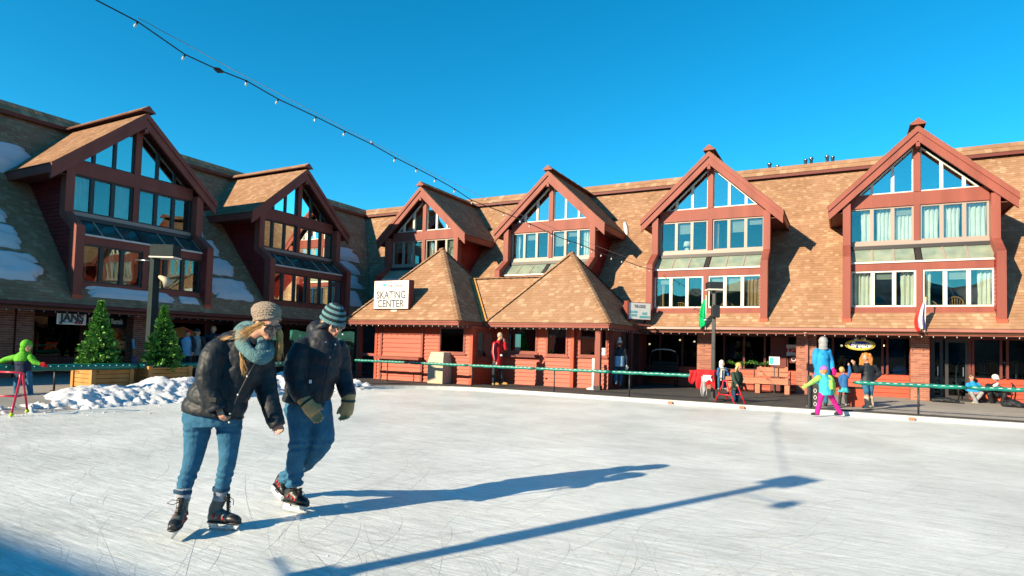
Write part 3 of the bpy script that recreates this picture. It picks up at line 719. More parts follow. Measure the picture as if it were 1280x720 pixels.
lowc(D5, [(1.4, 1.9), (-1.9, -1.6)], 'curtain_warm'); midc(D5, [(.12, .3)], 'curtain_warm')
midc(D4, [(-1.9, -1.6), (1.45, 1.9)]); midc(D3, [(-1.2, -.8), (.15, .45), (1.3, 1.9)])
lowc(D1, [(-1.9, -1.6), (-1.2, -.75), (-.6, -.3), (.2, .5), (1.0, 1.3)], 'curtain_warm'); lowc(D1, [(-1.0, -.85)], 'curtain')
def blind(d, k, row, drop):
    ed_ = [-1.9, -1.3, -.69, -.09]; a = ed_[k] if k < 3 else -ed_[6-k]; b = ed_[k+1] if k < 3 else -ed_[5-k]
    z1 = 4.30 if row == 0 else 6.57; y = (YLOW if row == 0 else YUP)+.14; q = MB(); n = max(2, int(drop/.05))
    for i in range(n): q.box(((a+b)/2, y, z1-.025-i*.05), (b-a-.08, .012, .044), Matrix.Rotation(.35, 3, 'X'))
    return stuff(q.build('blind', 'blind', d, False, True))
for d_, l_ in ((D3, ((0, 1, .5), (2, 1, .9), (5, 1, .4))), (D4, ((1, 1, .35), (3, 1, .7), (4, 1, .3), (0, 0, .6), (5, 0, 1.0))), (D5, ((1, 1, .45), (4, 1, .5), (5, 1, .25), (0, 0, .3), (4, 0, .55), (3, 0, .2))), (D6, ((2, 1, .3), (4, 0, .35), (1, 0, .3)))):
    for k_, r_, dr_ in l_: blind(d_, k_, r_, dr_)
lowc(D2, [(-1.2, -.7), (-.5, -.1), (.9, 1.3)]); midc(D2, [(-1.9, -1.5)], 'curtain_warm'); midc(D1, [(-1.9, -1.2), (-.7, -.1)], 'curtain_warm')
def chair(d, u, y, z):
    q = MB()
    for k in range(7): t = (k-3)/3; q.tube([(u+.18*t, y, z), (u+.21*t, y+.02, z+.30-.10*t*t)], .012, 6)
    q.tube([(u-.24, y, z+.02)]+[(u+.24*math.cos(math.pi*(1-k/8)), y+.02, z+.12+.22*math.sin(math.pi*k/8)) for k in range(9)]+[(u+.24, y, z+.02)], .018, 6)
    return q.build('spindle_chair_back', 'wood', d, True, True)
chair(D6, .98, YLOW+.3, 3.12); chair(D5, -1.0, YLOW+.3, 3.02); chair(D5, .72, YLOW+.3, 3.02); chair(D6, .3, YLOW+.35, 3.0)
q = MB(); q.lathe((-.95, YUP+.4, 5.4), [(.09, 0), (.10, .18), (.03, .2), (.03, .26)], 12); q.build('table_lamp', 'frame_white', D5, True, True)
q = MB(); q.lathe((-.95, YUP+.4, 5.66), [(.17, 0), (.12, .2)], 14); q.build('lamp_shade', 'curtain', D5, True, True)

# roof snow on the left wing, drifts lying between the dormers
def roof_snow(name, P, u0, u1, y0, y1, label, seed, ragged=.25, thick=.12, wing='left'):
    q = MB(); nu, nv = 26, 18; vs = []; rr = random.Random(seed)
    for j in range(nv+1):
        b = j/nv
        for i in range(nu+1):
            a = i/nu; e = min(a, 1-a)*2; f = min(b, 1-b)*2
            n1 = noise.noise(Vector((a*4+seed, b*4, 2))); n2 = noise.noise(Vector((a*11+seed, b*9, 5)))
            y = y0+(y1-y0)*b; u = u0+(u1-u0)*a
            if u1-u0 > 0: u = u0+(u1-u0)*(.5+(a-.5)*(1+ragged*(n1*1.4+n2*.6)))
            y += (y1-y0)*(ragged*.22*(noise.noise(Vector((a*5, seed, 0)))*(1 if b > .5 else 1)))
            h = thick*(min(1, min(e, f)*5)**.5)*(1+.35*n1)+.012
            if min(e, f) == 0: h = -.02
            vs.append(P(u, y, roofz(y)+h*1.5))
    q.add(vs, [(j*(nu+1)+i, j*(nu+1)+i+1, (j+1)*(nu+1)+i+1, (j+1)*(nu+1)+i) for j in range(nv) for i in range(nu)])
    return tag(q.build('roof_snow', 'snow', None, True), label, 'snow', 'snow slabs on the left roof')
sn = []
for k, (a, b) in enumerate(((.5, 1.16), (1.36, 1.9), (2.08, 2.56), (2.74, 3.36))):
    pos = ('lowest', 'second lowest', 'third', 'upper')[k]
    roof_snow('s', PL, 7.62, 9.35-.16*k if k < 3 else 9.0, a, b, pos+' blue-white snow slab on the roof at the far left edge', 3+k)
    roof_snow('s', PL, 15.05, 16.75-.22*k, a, b-.02, pos+' blue-white snow slab on the roof between the two shaded dormers', 13+k)
    roof_snow('s', PL, 22.05, 23.0+a*.9, a+.2, b+.16, pos+' blue-white snow slab on the roof at the inner corner', 23+k)
roof_snow('s', PL, 7.3, 10.5, 3.7, 4.6, 'overhanging snow drift with icicles beside the left dormer eave', 41, .15, .2)
roof_snow('s', PL, 22.3, 24.4, 3.15, 3.7, 'topmost snow drift near the roof valley in the inner corner', 43, .3)
q = MB()      # snow along the foot of the left dormer window
rs = [roof_snow('s', PL, 10.5, 13.3, .22, .50, 'snow strip on the roof under the lower windows of the left dormer', 51, .12, .07), roof_snow('s', PL, 13.55, 14.25, .24, .42, 'short snow scrap on the roof beside the left lamp post', 52, .3, .05)]
ic = thing('icicles', 'row of thin icicles hanging from the snow overhang at far left', 'icicle', PL(8.9, 3.6, 5.9))
for k in range(9):
    u = 8.55+.105*k+rnd.uniform(-.03, .03); l = rnd.uniform(.2, .75); y = 3.55; z = 6.42
    q = MB(); q.tube([PL(u, y, z), PL(u, y, z-l*.5), PL(u, y, z-l)], [.022, .014, .002], 6); q.build('icicle', 'bulb_glass', ic, True)
# small snow oval lying in the valley of the second right dormer
q = MB(); c = Vector((DORM_R[1]+2.5, YG+4.0, roofz(4.0)+.05)); n_ = Vector((0, -PM, 1)).normalized()
t1_ = Vector((-.42, .8, .92)).normalized(); t2_ = n_.cross(t1_).normalized()
q.loft([(c+n_*h, t1_, .55*k_, t2_, .09*k_) for h, k_ in ((-.03, 1), (.03, .95), (.06, .6), (.065, .05))], 20)
tag(q.build('snow_scrap', 'snow', None, True), 'small oval scrap of snow in the roof valley beside a red dormer', 'snow')
# roof vents on the right ridge
for k, (px, hgt, dbl) in enumerate(((962, .38, 0), (972, .22, 1), (1007, .4, 1), (1014, .44, 0), (1034, .46, 0), (1041, .40, 1))):
    p = onY(px, 212 if px < 1000 else 206, YR+.4); p.z = ZR+.0
    lab = ('leftmost thin grey vent pipe on the right ridge', 'low bent vent pipe right of the thin pipe on the ridge', 'capped vent pipe left of the middle pair on the ridge', 'taller capped pipe of the middle pair on the ridge', 'broad capped vent of the right pair on the ridge', 'rightmost vent pipe beside the broad capped vent')[k]
    v = thing('roof_vent', lab, 'vent', p, group='roof vents on the right ridge')
    q = MB(); q.lathe(p, [(.065, -.3), (.065, .28+hgt*.8)], 12); q.build('pipe', 'steel', v, True)
    q = MB(); q.lathe(p+Vector((0, 0, .28+hgt*.8+.015)), [(.09, 0), (.11, .04), (.04, .10)] if not dbl else [(.085, 0), (.085, .05)], 12); q.build('cap', 'steel', v, True)

# ================================================================== SKATING HUT
hut = thing('skating_hut', 'orange-red skating hut with two tan pyramid roofs beside the rink', 'building', (-12, 20.5, 0))
C1, H1, Z1 = Vector((-14.43, 20.63, 0)), 2.62, 2.35
C2, H2, Z2 = Vector((-9.35, 22.13, 0)), 2.43, 2.36
P1, P2 = 1.165, 1.175
A1 = C1+Vector((0, 0, Z1+P1*H1)); A2 = C2+Vector((0, 0, Z2+P2*H2))
tab = MB(); tab.add([(-.5, -.5, .013), (.5, -.5, .013), (.5, .5, .004), (-.5, .5, .004), (-.5, -.5, 0), (.5, -.5, 0), (.5, .5, 0), (-.5, .5, 0)], [(0, 1, 2, 3), (4, 0, 3, 7), (1, 5, 6, 2), (4, 5, 1, 0)])
tab_meshes = []
for k, c in enumerate(TAN):
    me = tab.mesh('shingle_tab'); mm = mat('shingle_tan_%d' % k, c, .9, .15, var=tuple(x*.78 for x in c), vscale=2.5, bump=.25, bscale=120); me.materials.append(mm); tab_meshes.append(me)
count = [0]; Ih = WM(hut).inverted(); srr = random.Random(5)
def single_tab(c, S, T, N, wd, ex, l):
    if count[0] >= 296: return False
    count[0] += 1
    o = put('shingle', srr.choice(tab_meshes), hut)
    M = Matrix(((S.x*wd, T.x*ex*1.02, N.x, c.x), (S.y*wd, T.y*ex*1.02, N.y, c.y), (S.z*wd, T.z*ex*1.02, N.z, c.z), (0, 0, 0, 1)))
    o.matrix_basis = Ih @ M; return True
rest = MB()
def face(C, H, Z, P, d, single=None, seed=1, ex=.135):
    d = Vector(d); s = Vector((-d.y, d.x, 0)); O = C+d*H+Vector((0, 0, Z)); T = (-d*H+Vector((0, 0, P*H))); L = T.length
    shingles(rest, O, s, T, [(-H, 0), (H, 0), (0, L)], ex, .13, .24, .012, None, seed, single)
face(C2, H2, Z2, P2, (0, -1, 0), single_tab, 21); face(C1, H1, Z1, P1, (0, -1, 0), single_tab, 22)
face(C1, H1, Z1, P1, (1, 0, 0), None, 23); face(C1, H1, Z1, P1, (-1, 0, 0), None, 24); face(C1, H1, Z1, P1, (0, 1, 0), None, 25)
face(C2, H2, Z2, P2, (1, 0, 0), None, 26); face(C2, H2, Z2, P2, (0, 1, 0), None, 27); face(C2, H2, Z2, P2, (-1, 0, 0), None, 28)
ZL = 4.18; tl = (ZL-Z2)/P2; Lu = tl*math.hypot(1, P2); hx = C2.x-H2+tl; vx = C1.x+H1-(ZL-Z1)/P1; e0 = C2.y-H2
shingles(rest, (0, e0, Z2), (1, 0, 0), (0, 1, P2), [(C1.x+H1, 0), (hx, Lu), (vx, Lu)], .135, .13, .24, .012, None, 29)
stuff(rest.build('shingles', 'shingle', hut))
q = MB()
for C, H, A, Z in ((C1, H1, A1, Z1), (C2, H2, A2, Z2)):      # solid decks under the shingles
    n_ = Vector((0, 0, -.03)); c4 = [C+Vector((a*H, b*H, Z)) for a, b in ((-1, -1), (1, -1), (1, 1), (-1, 1))]
    q.add([p+n_ for p in c4]+[A+n_]+[p-Vector((0, 0, .10)) for p in c4], [(0, 1, 4), (1, 2, 4), (2, 3, 4), (3, 0, 4), (0, 5, 6, 1), (1, 6, 7, 2), (2, 7, 8, 3), (3, 8, 5, 0), (5, 8, 7, 6)])
q.prism([(vx, e0+tl, ZL-.04), (hx, e0+tl, ZL-.04), (C2.x-H2, e0, Z2-.04), (C1.x+H1, e0, Z2-.04)], (0, 0, -.08))
q.prism([(vx, e0+tl, ZL-.04), (hx, e0+tl, ZL-.04), (hx, e0+2*tl, Z2), (vx, e0+2*tl, Z2)], (0, 0, -.08))
q.build('roof_deck', 'shingle_base', hut)
def hipcap(a, b, n=26, w=.13):      # small overlapping cap shingles
    q = MB(); a = Vector(a); b = Vector(b); d = (b-a)
    x = d.cross(Vector((0, 0, 1))).normalized(); 
    for k in range(n):
        p = a+d*(k/n); r_ = a+d*((k+1.15)/n); h = Vector((0, 0, .035))
        q.add([p-x*w-Vector((0, 0, .03))+h, p+h*1.6, p+x*w-Vector((0, 0, .03))+h, r_-x*w-Vector((0, 0, .05))+h, r_+h*.8, r_+x*w-Vector((0, 0, .05))+h], [(0, 1, 4, 3), (1, 2, 5, 4), (0, 2, 1)])
    return stuff(q.build('hip_shingles', 'shingle', hut))
for C, H, A, Z in ((C1, H1, A1, Z1), (C2, H2, A2, Z2)):
    for a, b in ((-1, -1), (1, -1), (1, 1), (-1, 1)): hipcap(C+Vector((a*H, b*H, Z)), A)
hipcap((vx, e0+tl, ZL), (hx, e0+tl, ZL), 12)
nf = Vector((0, -P2, 1)).normalized(); a_, b_ = Vector((C1.x+H1+.0, e0-.02, Z2+.0)), Vector((vx, e0+tl, ZL)); q = MB(); q.prism([a_+nf*.05, a_+nf*.05+Vector((.20, 0, 0)), b_+nf*.05+Vector((.20, 0, 0)), b_+nf*.05], nf*.02); q.build('valley_flashing', 'flashing', hut)
# fascias, soffits
def ring_eave(C, H, Z, name='fascia'):
    for a, b in (((-1, -1), (1, -1)), ((1, -1), (1, 1)), ((1, 1), (-1, 1)), ((-1, 1), (-1, -1))):
        p = C+Vector((a[0]*H, a[1]*H, 0)); r_ = C+Vector((b[0]*H, b[1]*H, 0)); d = (r_-p).normalized(); nrm = Vector((d.y, -d.x, 0))
        q = MB(); q.prism([p+Vector((0, 0, Z-.02))+nrm*.005, p+Vector((0, 0, Z-.17))+nrm*.005, p+Vector((0, 0, Z-.17))-nrm*.05, p+Vector((0, 0, Z-.02))-nrm*.05], r_-p); q.build(name, 'trim', hut)
        q = MB(); q.prism([p+Vector((0, 0, Z-.02))+nrm*.03, p+Vector((0, 0, Z-.07))+nrm*.03, p+Vector((0, 0, Z-.07))+nrm*.004, p+Vector((0, 0, Z-.02))+nrm*.004], r_-p); q.build('drip_edge', 'trim', hut)
    q = MB(); q.box2(C+Vector((-H+.05, -H+.05, Z-.165)), C+Vector((H-.05, H-.05, Z-.14))); q.build('soffit', 'soffit', hut)
ring_eave(C1, H1, Z1); ring_eave(C2, H2, Z2)

# ---- lap siding with openings; U(u) gives the wall position, N its outward normal
def siding(parent, U, N, u0, u1, z0, z1, holes, m, ex=.135, name='siding_board'):
    N = Vector(N); z = z0
    while z < z1-.03:
        ze = min(z+ex, z1); segs = [(u0, u1)]
        for a, b, c, d in holes:
            if c < ze-.02 and d > z+.02:
                ns = []
                for s, e in segs:
                    if b <= s or a >= e: ns.append((s, e)); continue
                    if a > s: ns.append((s, a))
                    if b < e: ns.append((b, e))
                segs = ns
        for s, e in segs:
            if e-s < .03: continue
            q = MB(); a = U(s); b = U(e)
            q.prism([a+Vector((0, 0, z)), a+Vector((0, 0, z))+N*.046, a+Vector((0, 0, ze+.004))+N*.008, a+Vector((0, 0, ze+.004))], b-a); q.build(name, m, parent)
        z += ex
def wall_window(parent, U, N, a, b, c, d, fm='trim', gm='glass_hut', fw_=.07, out=.05, mull=()):
    N = Vector(N); pa, pb = U(a), U(b); z = Vector((0, 0, 1))
    o_ = [pa+z*c, pb+z*c, pb+z*d, pa+z*d]; t = (pb-pa).normalized()
    i_ = [pa+t*fw_+z*(c+fw_), pb-t*fw_+z*(c+fw_), pb-t*fw_+z*(d-fw_), pa+t*fw_+z*(d-fw_)]
    q = MB(); q.ring([p+N*out for p in o_], [p+N*out for p in i_], -N*(out+.05)); w_ = q.build('window', fm, parent)
    q = MB(); q.prism([p for p in i_], -N*.008); g = q.build('pane', gm, w_)
    q = MB(); q.prism([pa+z*c-t*.05+N*(out+.03), pb+z*c+t*.05+N*(out+.03), pb+z*c+t*.05-N*.02, pa+z*c-t*.05-N*.02], -z*.05); q.build('sill', fm, w_)
    for k in mull:
        p = U(k); q = MB(); q.prism([p-t*.025+z*c+N*out*.7, p+t*.025+z*c+N*out*.7, p+t*.025+z*c-N*.02, p-t*.025+z*c-N*.02], z*(d-c)); q.build('mullion', fm, w_)
    return w_
FZ = .085
YF = 18.78
X_ = lambda px, Y: onY(px, 430, Y).x
Z_ = lambda px, py, Y: onY(px, py, Y).z
xa, xb = X_(471, YF), X_(590, YF); wl, wr = X_(549, YF), X_(582, YF); wz0, wz1 = Z_(565, 442, YF), Z_(565, 405, YF)
U1 = lambda u: Vector((u, YF, 0)); ZT = 2.18
q = MB(); q.box2((xa, YF+.02, FZ-.05), (wl, YF+.12, ZT)); q.box2((wr, YF+.02, FZ-.05), (xb, YF+.12, ZT)); q.box2((wl, YF+.02, FZ-.05), (wr, YF+.12, wz0)); q.box2((wl, YF+.02, wz1), (wr, YF+.12, ZT)); q.build('wall', 'siding_orange', hut)
sh0, sh1 = X_(478, YF), X_(529, YF); shz = Z_(500, 446, YF)
siding(hut, U1, (0, -1, 0), xa, xb, FZ, ZT, [(wl, wr, wz0, wz1), (sh0, sh1, 0, 3)], 'siding_orange')
siding(hut, lambda u: Vector((u, YF-.03, 0)), (0, -1, 0), sh0+.06, sh1-.06, FZ, shz-.1, [], 'siding_orange', .17, 'shutter_board')
siding(hut, lambda u: Vector((u, YF-.03, 0)), (0, -1, 0), sh0+.06, sh1-.06, shz+.02, ZT-.1, [], 'siding_orange', .17, 'shutter_board')
q = MB(); q.box2((sh0-.12, YF-.34, shz-.09), (sh1+.05, YF-.04, shz+.01)); q.build('counter_shelf', 'trim', hut)
for x in (sh0, sh1): q = MB(); q.box2((x-.05, YF-.10, FZ), (x+.05, YF, ZT)); q.build('corner_board', 'trim', hut)
for x in (xa, xb): q = MB(); q.box2((x-.06, YF-.055, FZ), (x+.06, YF+.08, ZT)); q.build('corner_board', 'siding_orange', hut)
q = MB(); q.box2((xa, YF-.06, ZT-.10), (xb, YF+.02, ZT+.01)); q.build('head_board', 'trim', hut)
wall_window(hut, U1, (0, -1, 0), wl, wr, wz0, wz1)
for px in (449.5,):     # porch post and rail at the left end
    x = X_(px, YF); q = MB(); q.box2((x-.085, YF-.09, FZ), (x+.085, YF+.09, ZT)); q.build('porch_post', 'trim', hut)
    q = MB(); z_ = Z_(460, 443, YF); q.box2((x+.086, YF-.04, z_-.05), (xa-.061, YF+.04, z_+.05)); q.build('porch_rail', 'trim', hut)
    q = MB(); q.box2((x+.086, YF+.3, FZ), (xa, YF+.34, FZ+.5)); q.build('porch_panel', 'shop_dark', hut)
# right-hand side wall of the first hut
Ys, XW = YF, xb-.02; Yb = 20.5
UR = lambda u: Vector((XW, u, 0))
siding(hut, UR, (1, 0, 0), YF+.1, Yb, FZ, ZT, [(19.1, 20.2, .95, 2.02)], 'siding_orange')
wall_window(hut, UR, (1, 0, 0), 19.1, 20.2, .95, 2.02)
for za_, zb_ in ((FZ, .95), (2.02, ZT)): q = MB(); q.box2((XW-.12, YF+.125, za_), (XW-.01, Yb+.5, zb_)); q.build('wall', 'siding_orange', hut)
# left wall and interior
q = MB(); q.box2((xa-3.4, 21.2, FZ), (xa, 21.3, ZT)); q.build('porch_dark_panel', 'shop_dark', hut)  # dark panel put in so the porch opening reads as deep shade
q = MB(); q.box2((xa, YF+.125, FZ), (xa+.1, 23.0, ZT)); q.build('side_wall', 'siding_orange', hut)
q = MB(); q.box2((xa+.1, 22.4, FZ), (XW-.2, 22.5, ZT)); q.build('inner_wall', 'shop_dark', hut)
# second hut: recessed front
YS = 20.5; xe = X_(716, YS); x0_ = XW; U2 = lambda u: Vector((u, YS, 0))
a0, a1, b0, b1 = X_(634, YS), X_(672, YS), X_(683, YS), X_(710, YS); az0, az1 = Z_(650, 441, YS), Z_(650, 407, YS); bz0, bz1 = Z_(696, 445, YS), Z_(696, 408, YS)
siding(hut, U2, (0, -1, 0), x0_, xe, FZ, ZT, [(a0, a1, az0, az1), (b0, b1, bz0, bz1)], 'siding_orange', .15)
q = MB()
for s, e, c, d in ((x0_, a0, FZ-.05, ZT), (a1, b0, FZ-.05, ZT), (b1, xe, FZ-.05, ZT), (a0, a1, FZ-.05, az0), (b0, b1, FZ-.05, bz0), (a0, a1, az1, ZT), (b0, b1, bz1, ZT)): q.box2((s, YS+.02, c), (e, YS+.12, d))
q.build('wall', 'siding_orange', hut)
wall_window(hut, U2, (0, -1, 0), a0, a1, az0, az1); wall_window(hut, U2, (0, -1, 0), b0, b1, bz0, bz1)
q = MB(); q.box2((a0-.1, YS-.22, az0-.16), (a1+.06, YS-.04, az0-.06)); q.build('counter_shelf', 'trim_dark', hut)
YT = 20.66; xf = X_(763, YT); U3 = lambda u: Vector((u, YT, 0)); c0, c1 = X_(724, YT), X_(760, YT); cz0, cz1 = Z_(740, 446, YT), Z_(740, 410, YT)
xe2 = X_(717, YT)
siding(hut, U3, (0, -1, 0), xe2, xf, FZ, ZT, [(c0, c1, cz0, cz1)], 'siding_orange', .15)
q = MB()
for s, e, c, d in ((xe2, c0, FZ-.05, ZT), (c1, xf, FZ-.05, ZT), (c0, c1, FZ-.05, cz0), (c0, c1, cz1, ZT)): q.box2((s, YT+.02, c), (e, YT+.12, d))
q.build('wall', 'siding_orange', hut)
wall_window(hut, U3, (0, -1, 0), c0, c1, cz0, cz1, mull=((c0*.42+c1*.58),))
q = MB(); q.box2((xe-.07, YS-.06, FZ), (xe+.06, YS+.1, ZT)); q.build('corner_board', 'siding_orange', hut)
q = MB(); q.box2((xf-.04, YT-.06, FZ), (xf+.10, YT+.1, ZT)); q.build('corner_board', 'trim_dark', hut)
q = MB(); q.box2((xf, YT+.11, FZ), (xf+.1, 24.9, ZT)); q.build('side_wall', 'trim_dark', hut)  # darker than the other hut walls: the passage's shade is in its colour
q = MB(); q.box2((xf+.101, 21.6, FZ), (xf+.13, 23.6, ZT-.1)); dr = q.build('dark_doorway_panel', 'black', hut)  # flat black panel painted in for the dark of the passage
q = MB(); q.box2((x0_, 22.6, FZ), (xf, 22.7, ZT)); q.build('inner_wall', 'shop_dark', hut)
x = X_(748, 20.0); q = MB(); q.box2((x-.09, 19.93, FZ+.12), (x+.09, 20.11, ZT)); q.build('porch_post', 'trim', hut); q = MB(); q.box2((x-.12, 19.9, FZ), (x+.12, 20.14, FZ+.14)); q.build('post_foot', 'black_strip', hut)
x = X_(788, 22.2); q = MB(); q.box2((x-.07, 22.13, FZ), (x+.07, 22.27, ZT)); q.build('porch_post', 'trim_dark', hut)
# curtain valance, posters, paper signs in the windows
q = MB(); n = 30; vs = []
for k in range(n+1):
    t = k/n; vs += [(b0+.07+(b1-b0-.14)*t, YS+.09+.02*math.sin(t*40), bz1-.07), (b0+.07+(b1-b0-.14)*t, YS+.09+.03*math.sin(t*40), bz1-.36-.05*abs(math.sin(t*18)))]
q.add(vs, [(2*k, 2*k+1, 2*k+3, 2*k+2) for k in range(n)]); q.build('valance', 'curtain', hut, True)
pg = MB(); pg.box((c1-.22, YT-.02, cz0+.18), (.26, .012, .28)); pg.build('paper_notice', 'sign_white', hut)
put_text('notice_text', 'EN', .13, 'sign_ink', hut, (c1-.22, YT-.03, cz0+.2), (1, 0, 0), (0, 0, 1), depth=.001)

# ---- lights hung under eaves
def eave_lights(label, pts_list, sp, parent_name='eave_light_string'):
    base = Vector(pts_list[0][0]); t = thing(parent_name, label, 'string lights', base)
    q = MB(); w_ = MB()
    for a, b in pts_list:
        a = Vector(a); b = Vector(b); n = max(2, int((b-a).length/sp)); w_.tube([a+(b-a)*(k/8) for k in range(9)], .007, 5)
        for k in range(n+1):
            p = a+(b-a)*(k/n); q.tube([p, p-Vector((0, 0, .026)), p-Vector((rnd.uniform(-.008, .008), 0, .052))], [.008, .016, .006], 6)
    w_.build('wire', 'cable', t); stuff(q.build('bulbs', 'bulb_glass', t, True))
eave_lights('white bulbs under the long sunlit eave of the right wing', [((XL+4, YG+.02, ZG-.235), (XE, YG+.02, ZG-.235))], .30)
eave_lights('dim bulbs under the shaded eave of the left wing', [((XL-.02, YE, ZG-.235), (XL-.02, YG-1, ZG-.235))], .30)
f1 = lambda C, H, Z, a, b: (C+Vector((a[0]*H, a[1]*H, Z-.19)), C+Vector((b[0]*H, b[1]*H, Z-.19)))
eave_lights('white bulbs under the eaves of the left hut roof', [f1(C1, H1, Z1, (-1, -1), (1, -1)), f1(C1, H1, Z1, (1, -1), (1, 0))], .27)
eave_lights('white bulbs under the eaves of the right hut roof', [f1(C2, H2, Z2, (-1, -1), (1, -1)), f1(C2, H2, Z2, (1, -1), (1, 1))], .25)

# ---- roof signs
def sign_box(name, label, cen, ax, w_, h_, d_, face_m='sign_white', body_m='trim_dark'):
    ax = Vector(ax).normalized(); n = Vector((ax.y, -ax.x, 0)); cen = Vector(cen)
    M = Matrix(((ax.x, -n.x, 0), (ax.y, -n.y, 0), (0, 0, 1)))
    t = thing(name, label, 'sign', cen-Vector((0, 0, h_/2)))
    q = MB(); q.box(cen, (w_, d_, h_), M); q.build('cabinet', body_m, t, bevel=.006)
    q = MB(); q.box(cen+n*(d_/2+.006), (w_-.05, .012, h_-.05), M); q.build('face', face_m, t)
    return t, cen+n*(d_/2+.014), ax
YSg = 18.42
p0, p1 = onY(470, 387, YSg), onY(515, 350, YSg)
t, c, ax = sign_box('roof_sign', 'white lit sign box reading SKATING CENTER on the left hut roof', ((p0.x+p1.x)/2, YSg, (p0.z+p1.z)/2), (1, 0, 0), abs(p1.x-p0.x), abs(p1.z-p0.z), .30)
W_ = abs(p1.x-p0.x); H_ = abs(p1.z-p0.z); Zv = Vector((0, 0, 1))
put_text('lettering', 'SKATING', .40, 'sign_ink', t, c+Zv*(-.02*H_), ax, Zv, width=W_*.82, depth=.002, bold=.010)
put_text('lettering', 'CENTER', .40, 'sign_ink', t, c-Zv*(.32*H_), ax, Zv, width=W_*.76, depth=.002, bold=.010)
put_text('lettering', 'THE LODGE', .12, 'sign_ink', t, c+Zv*(.30*H_)+ax*.10*W_, ax, Zv, width=W_*.42, depth=.002, bold=.004)
put_text('lettering', 'AT MOUNTAIN VILLAGE', .06, 'sign_ink', t, c+Zv*(.225*H_)+ax*.02*W_, ax, Zv, width=W_*.5, depth=.002)
q = MB(); q.box(c+Zv*(.34*H_)-ax*.19*W_, (.15, .006, .11)); q.build('emblem', 'sign_teal', t)
for dx in (-.5, .5):
    q = MB(); q.bar((c.x+dx, YSg+.1, c.z-H_/2-.12), (c.x+dx, YSg+.1, c.z-H_/2+.02), .06); q.bar((c.x+dx, YSg+.1, c.z+.2), (c.x+dx, YSg+.9, c.z+.1), .04); q.build('bracket', 'steel_dark', t)
q = MB(); q.tube([(c.x+.0, YSg-.1, c.z-H_/2-.07), (c.x+.28, YSg-.1, c.z-H_/2-.07)], .05, 8); q.build('flood_lamp', 'lamp_glass', t)
# registration sign on the right slope of the second roof
pa_, pb_ = onY(784, 385, 22.3), onY(812, 393, 23.05); ax2 = Vector((pb_.x-pa_.x, pb_.y-pa_.y, 0)); wl2 = ax2.length; hh = .66; ctr = (pa_+pb_)/2
t, c, ax = sign_box('roof_sign', 'pale sign box reading GUEST REGISTRATION on the right hut roof slope', ctr, ax2, wl2, hh, .16, 'sign_white', 'trim')
nn2 = Vector((ax.y, -ax.x, 0))
for tx, sz, dz, du, wd in (('THE LODGE', .16, .17, .0, .5), ('SKATING', .12, -.04, -.27, .34), ('CENTER', .12, -.17, -.27, .30), ('GUEST', .12, -.09, .22, .24), ('REGISTRATION', .12, -.22, .22, .46)):
    put_text('lettering', tx, sz, 'sign_ink' if dz > .1 else 'sign_teal', t, c+Zv*dz+ax*du*wl2, ax, Zv, width=wd*wl2, depth=.002, bold=.003)
e_ = ctr-ax*(wl2/2+.03); q = MB(); q.prism([e_-nn2*.08-Zv*.34, e_-nn2*.08+Zv*.34, e_-nn2*.5+Zv*.0], ax*.05); q.build('side_gusset', 'trim', t)
q = MB(); q.bar(e_-Zv*.37, e_+Zv*.37, .07, .24, tuple(nn2)); q.build('end_frame', 'trim', t)
for k_ in (-.35, .35): q = MB(); q.bar(ctr+ax*k_*wl2-nn2*.05-Zv*.33, ctr+ax*k_*wl2-nn2*.30-Zv*.62, .05); q.build('bracket', 'steel_dark', t)
q = MB(); q.tube([ctr-ax*.35*wl2+nn2*.22-Zv*.52, ctr+ax*.4*wl2+nn2*.22-Zv*.55], .045, 8); q.build('lamp_trough', 'trim', t)

# ================================================================== BRICK PILLARS AND SHOPFRONTS
bm_cache = {}
def brick_mesh(L):
    k = round(L, 3)
    if k not in bm_cache:
        q = MB(); a = L/2-.005; q.box((0, 0, 0), (2*a, .10, .056)); me = q.mesh('brick'); me.materials.append(MATS['brick']); bm_cache[k] = me
    return bm_cache[k]
def pillar(parent, x0, x1, y0, y1, z0, z1):
    q = MB(); q.box2((x0+.012, y0+.012, z0), (x1-.012, y1-.012, z1)); p = q.build('brick_pillar', 'mortar', parent)
    b = MB(); z = z0; k = 0
    while z < z1-.03:
        for (a, c, axis, fixed, sg) in ((x0, x1, 0, y0, -1), (x0, x1, 0, y1, 1), (y0, y1, 1, x0, -1), (y0, y1, 1, x1, 1)):
            s = a - (.105 if (k+axis) % 2 else 0)
            while s < c:
                e = min(s+.205, c); s2 = max(s, a)
                if e-s2 > .03:
                    j = rnd.uniform(-.002, .003)
                    if axis == 0: b.box(((s2+e)/2, fixed-sg*(.03-j), z+.034), (e-s2-.010, .06, .056))
                    else: b.box((fixed-sg*(.03-j), (s2+e)/2, z+.034), (.06, e-s2-.010, .056))
                s += .205+.0
        z += .068; k += 1
    stuff(b.build('bricks', 'brick', p)); return p
YP = 24.15
for a, b in ((871, 890), (995, 1020.5), (1138, 1162)): pillar(right_wing, onY(a, 460, YP).x, onY(b, 460, YP).x, YP, YP+.42, FZ, ZG-.2)
pillar(right_wing, 9.2, 9.9, YP, YP+.42, FZ, ZG-.2)
# downspout on the second pillar
x = onY(1008, 460, YP).x; q = MB(); q.box2((x-.05, YP-.10, FZ), (x+.05, YP-.01, ZG-.35)); q.bar((x, YP-.05, ZG-.35), (x, YG+.0, ZG-.16), .09); q.build('downspout', 'gutter', right_wing)
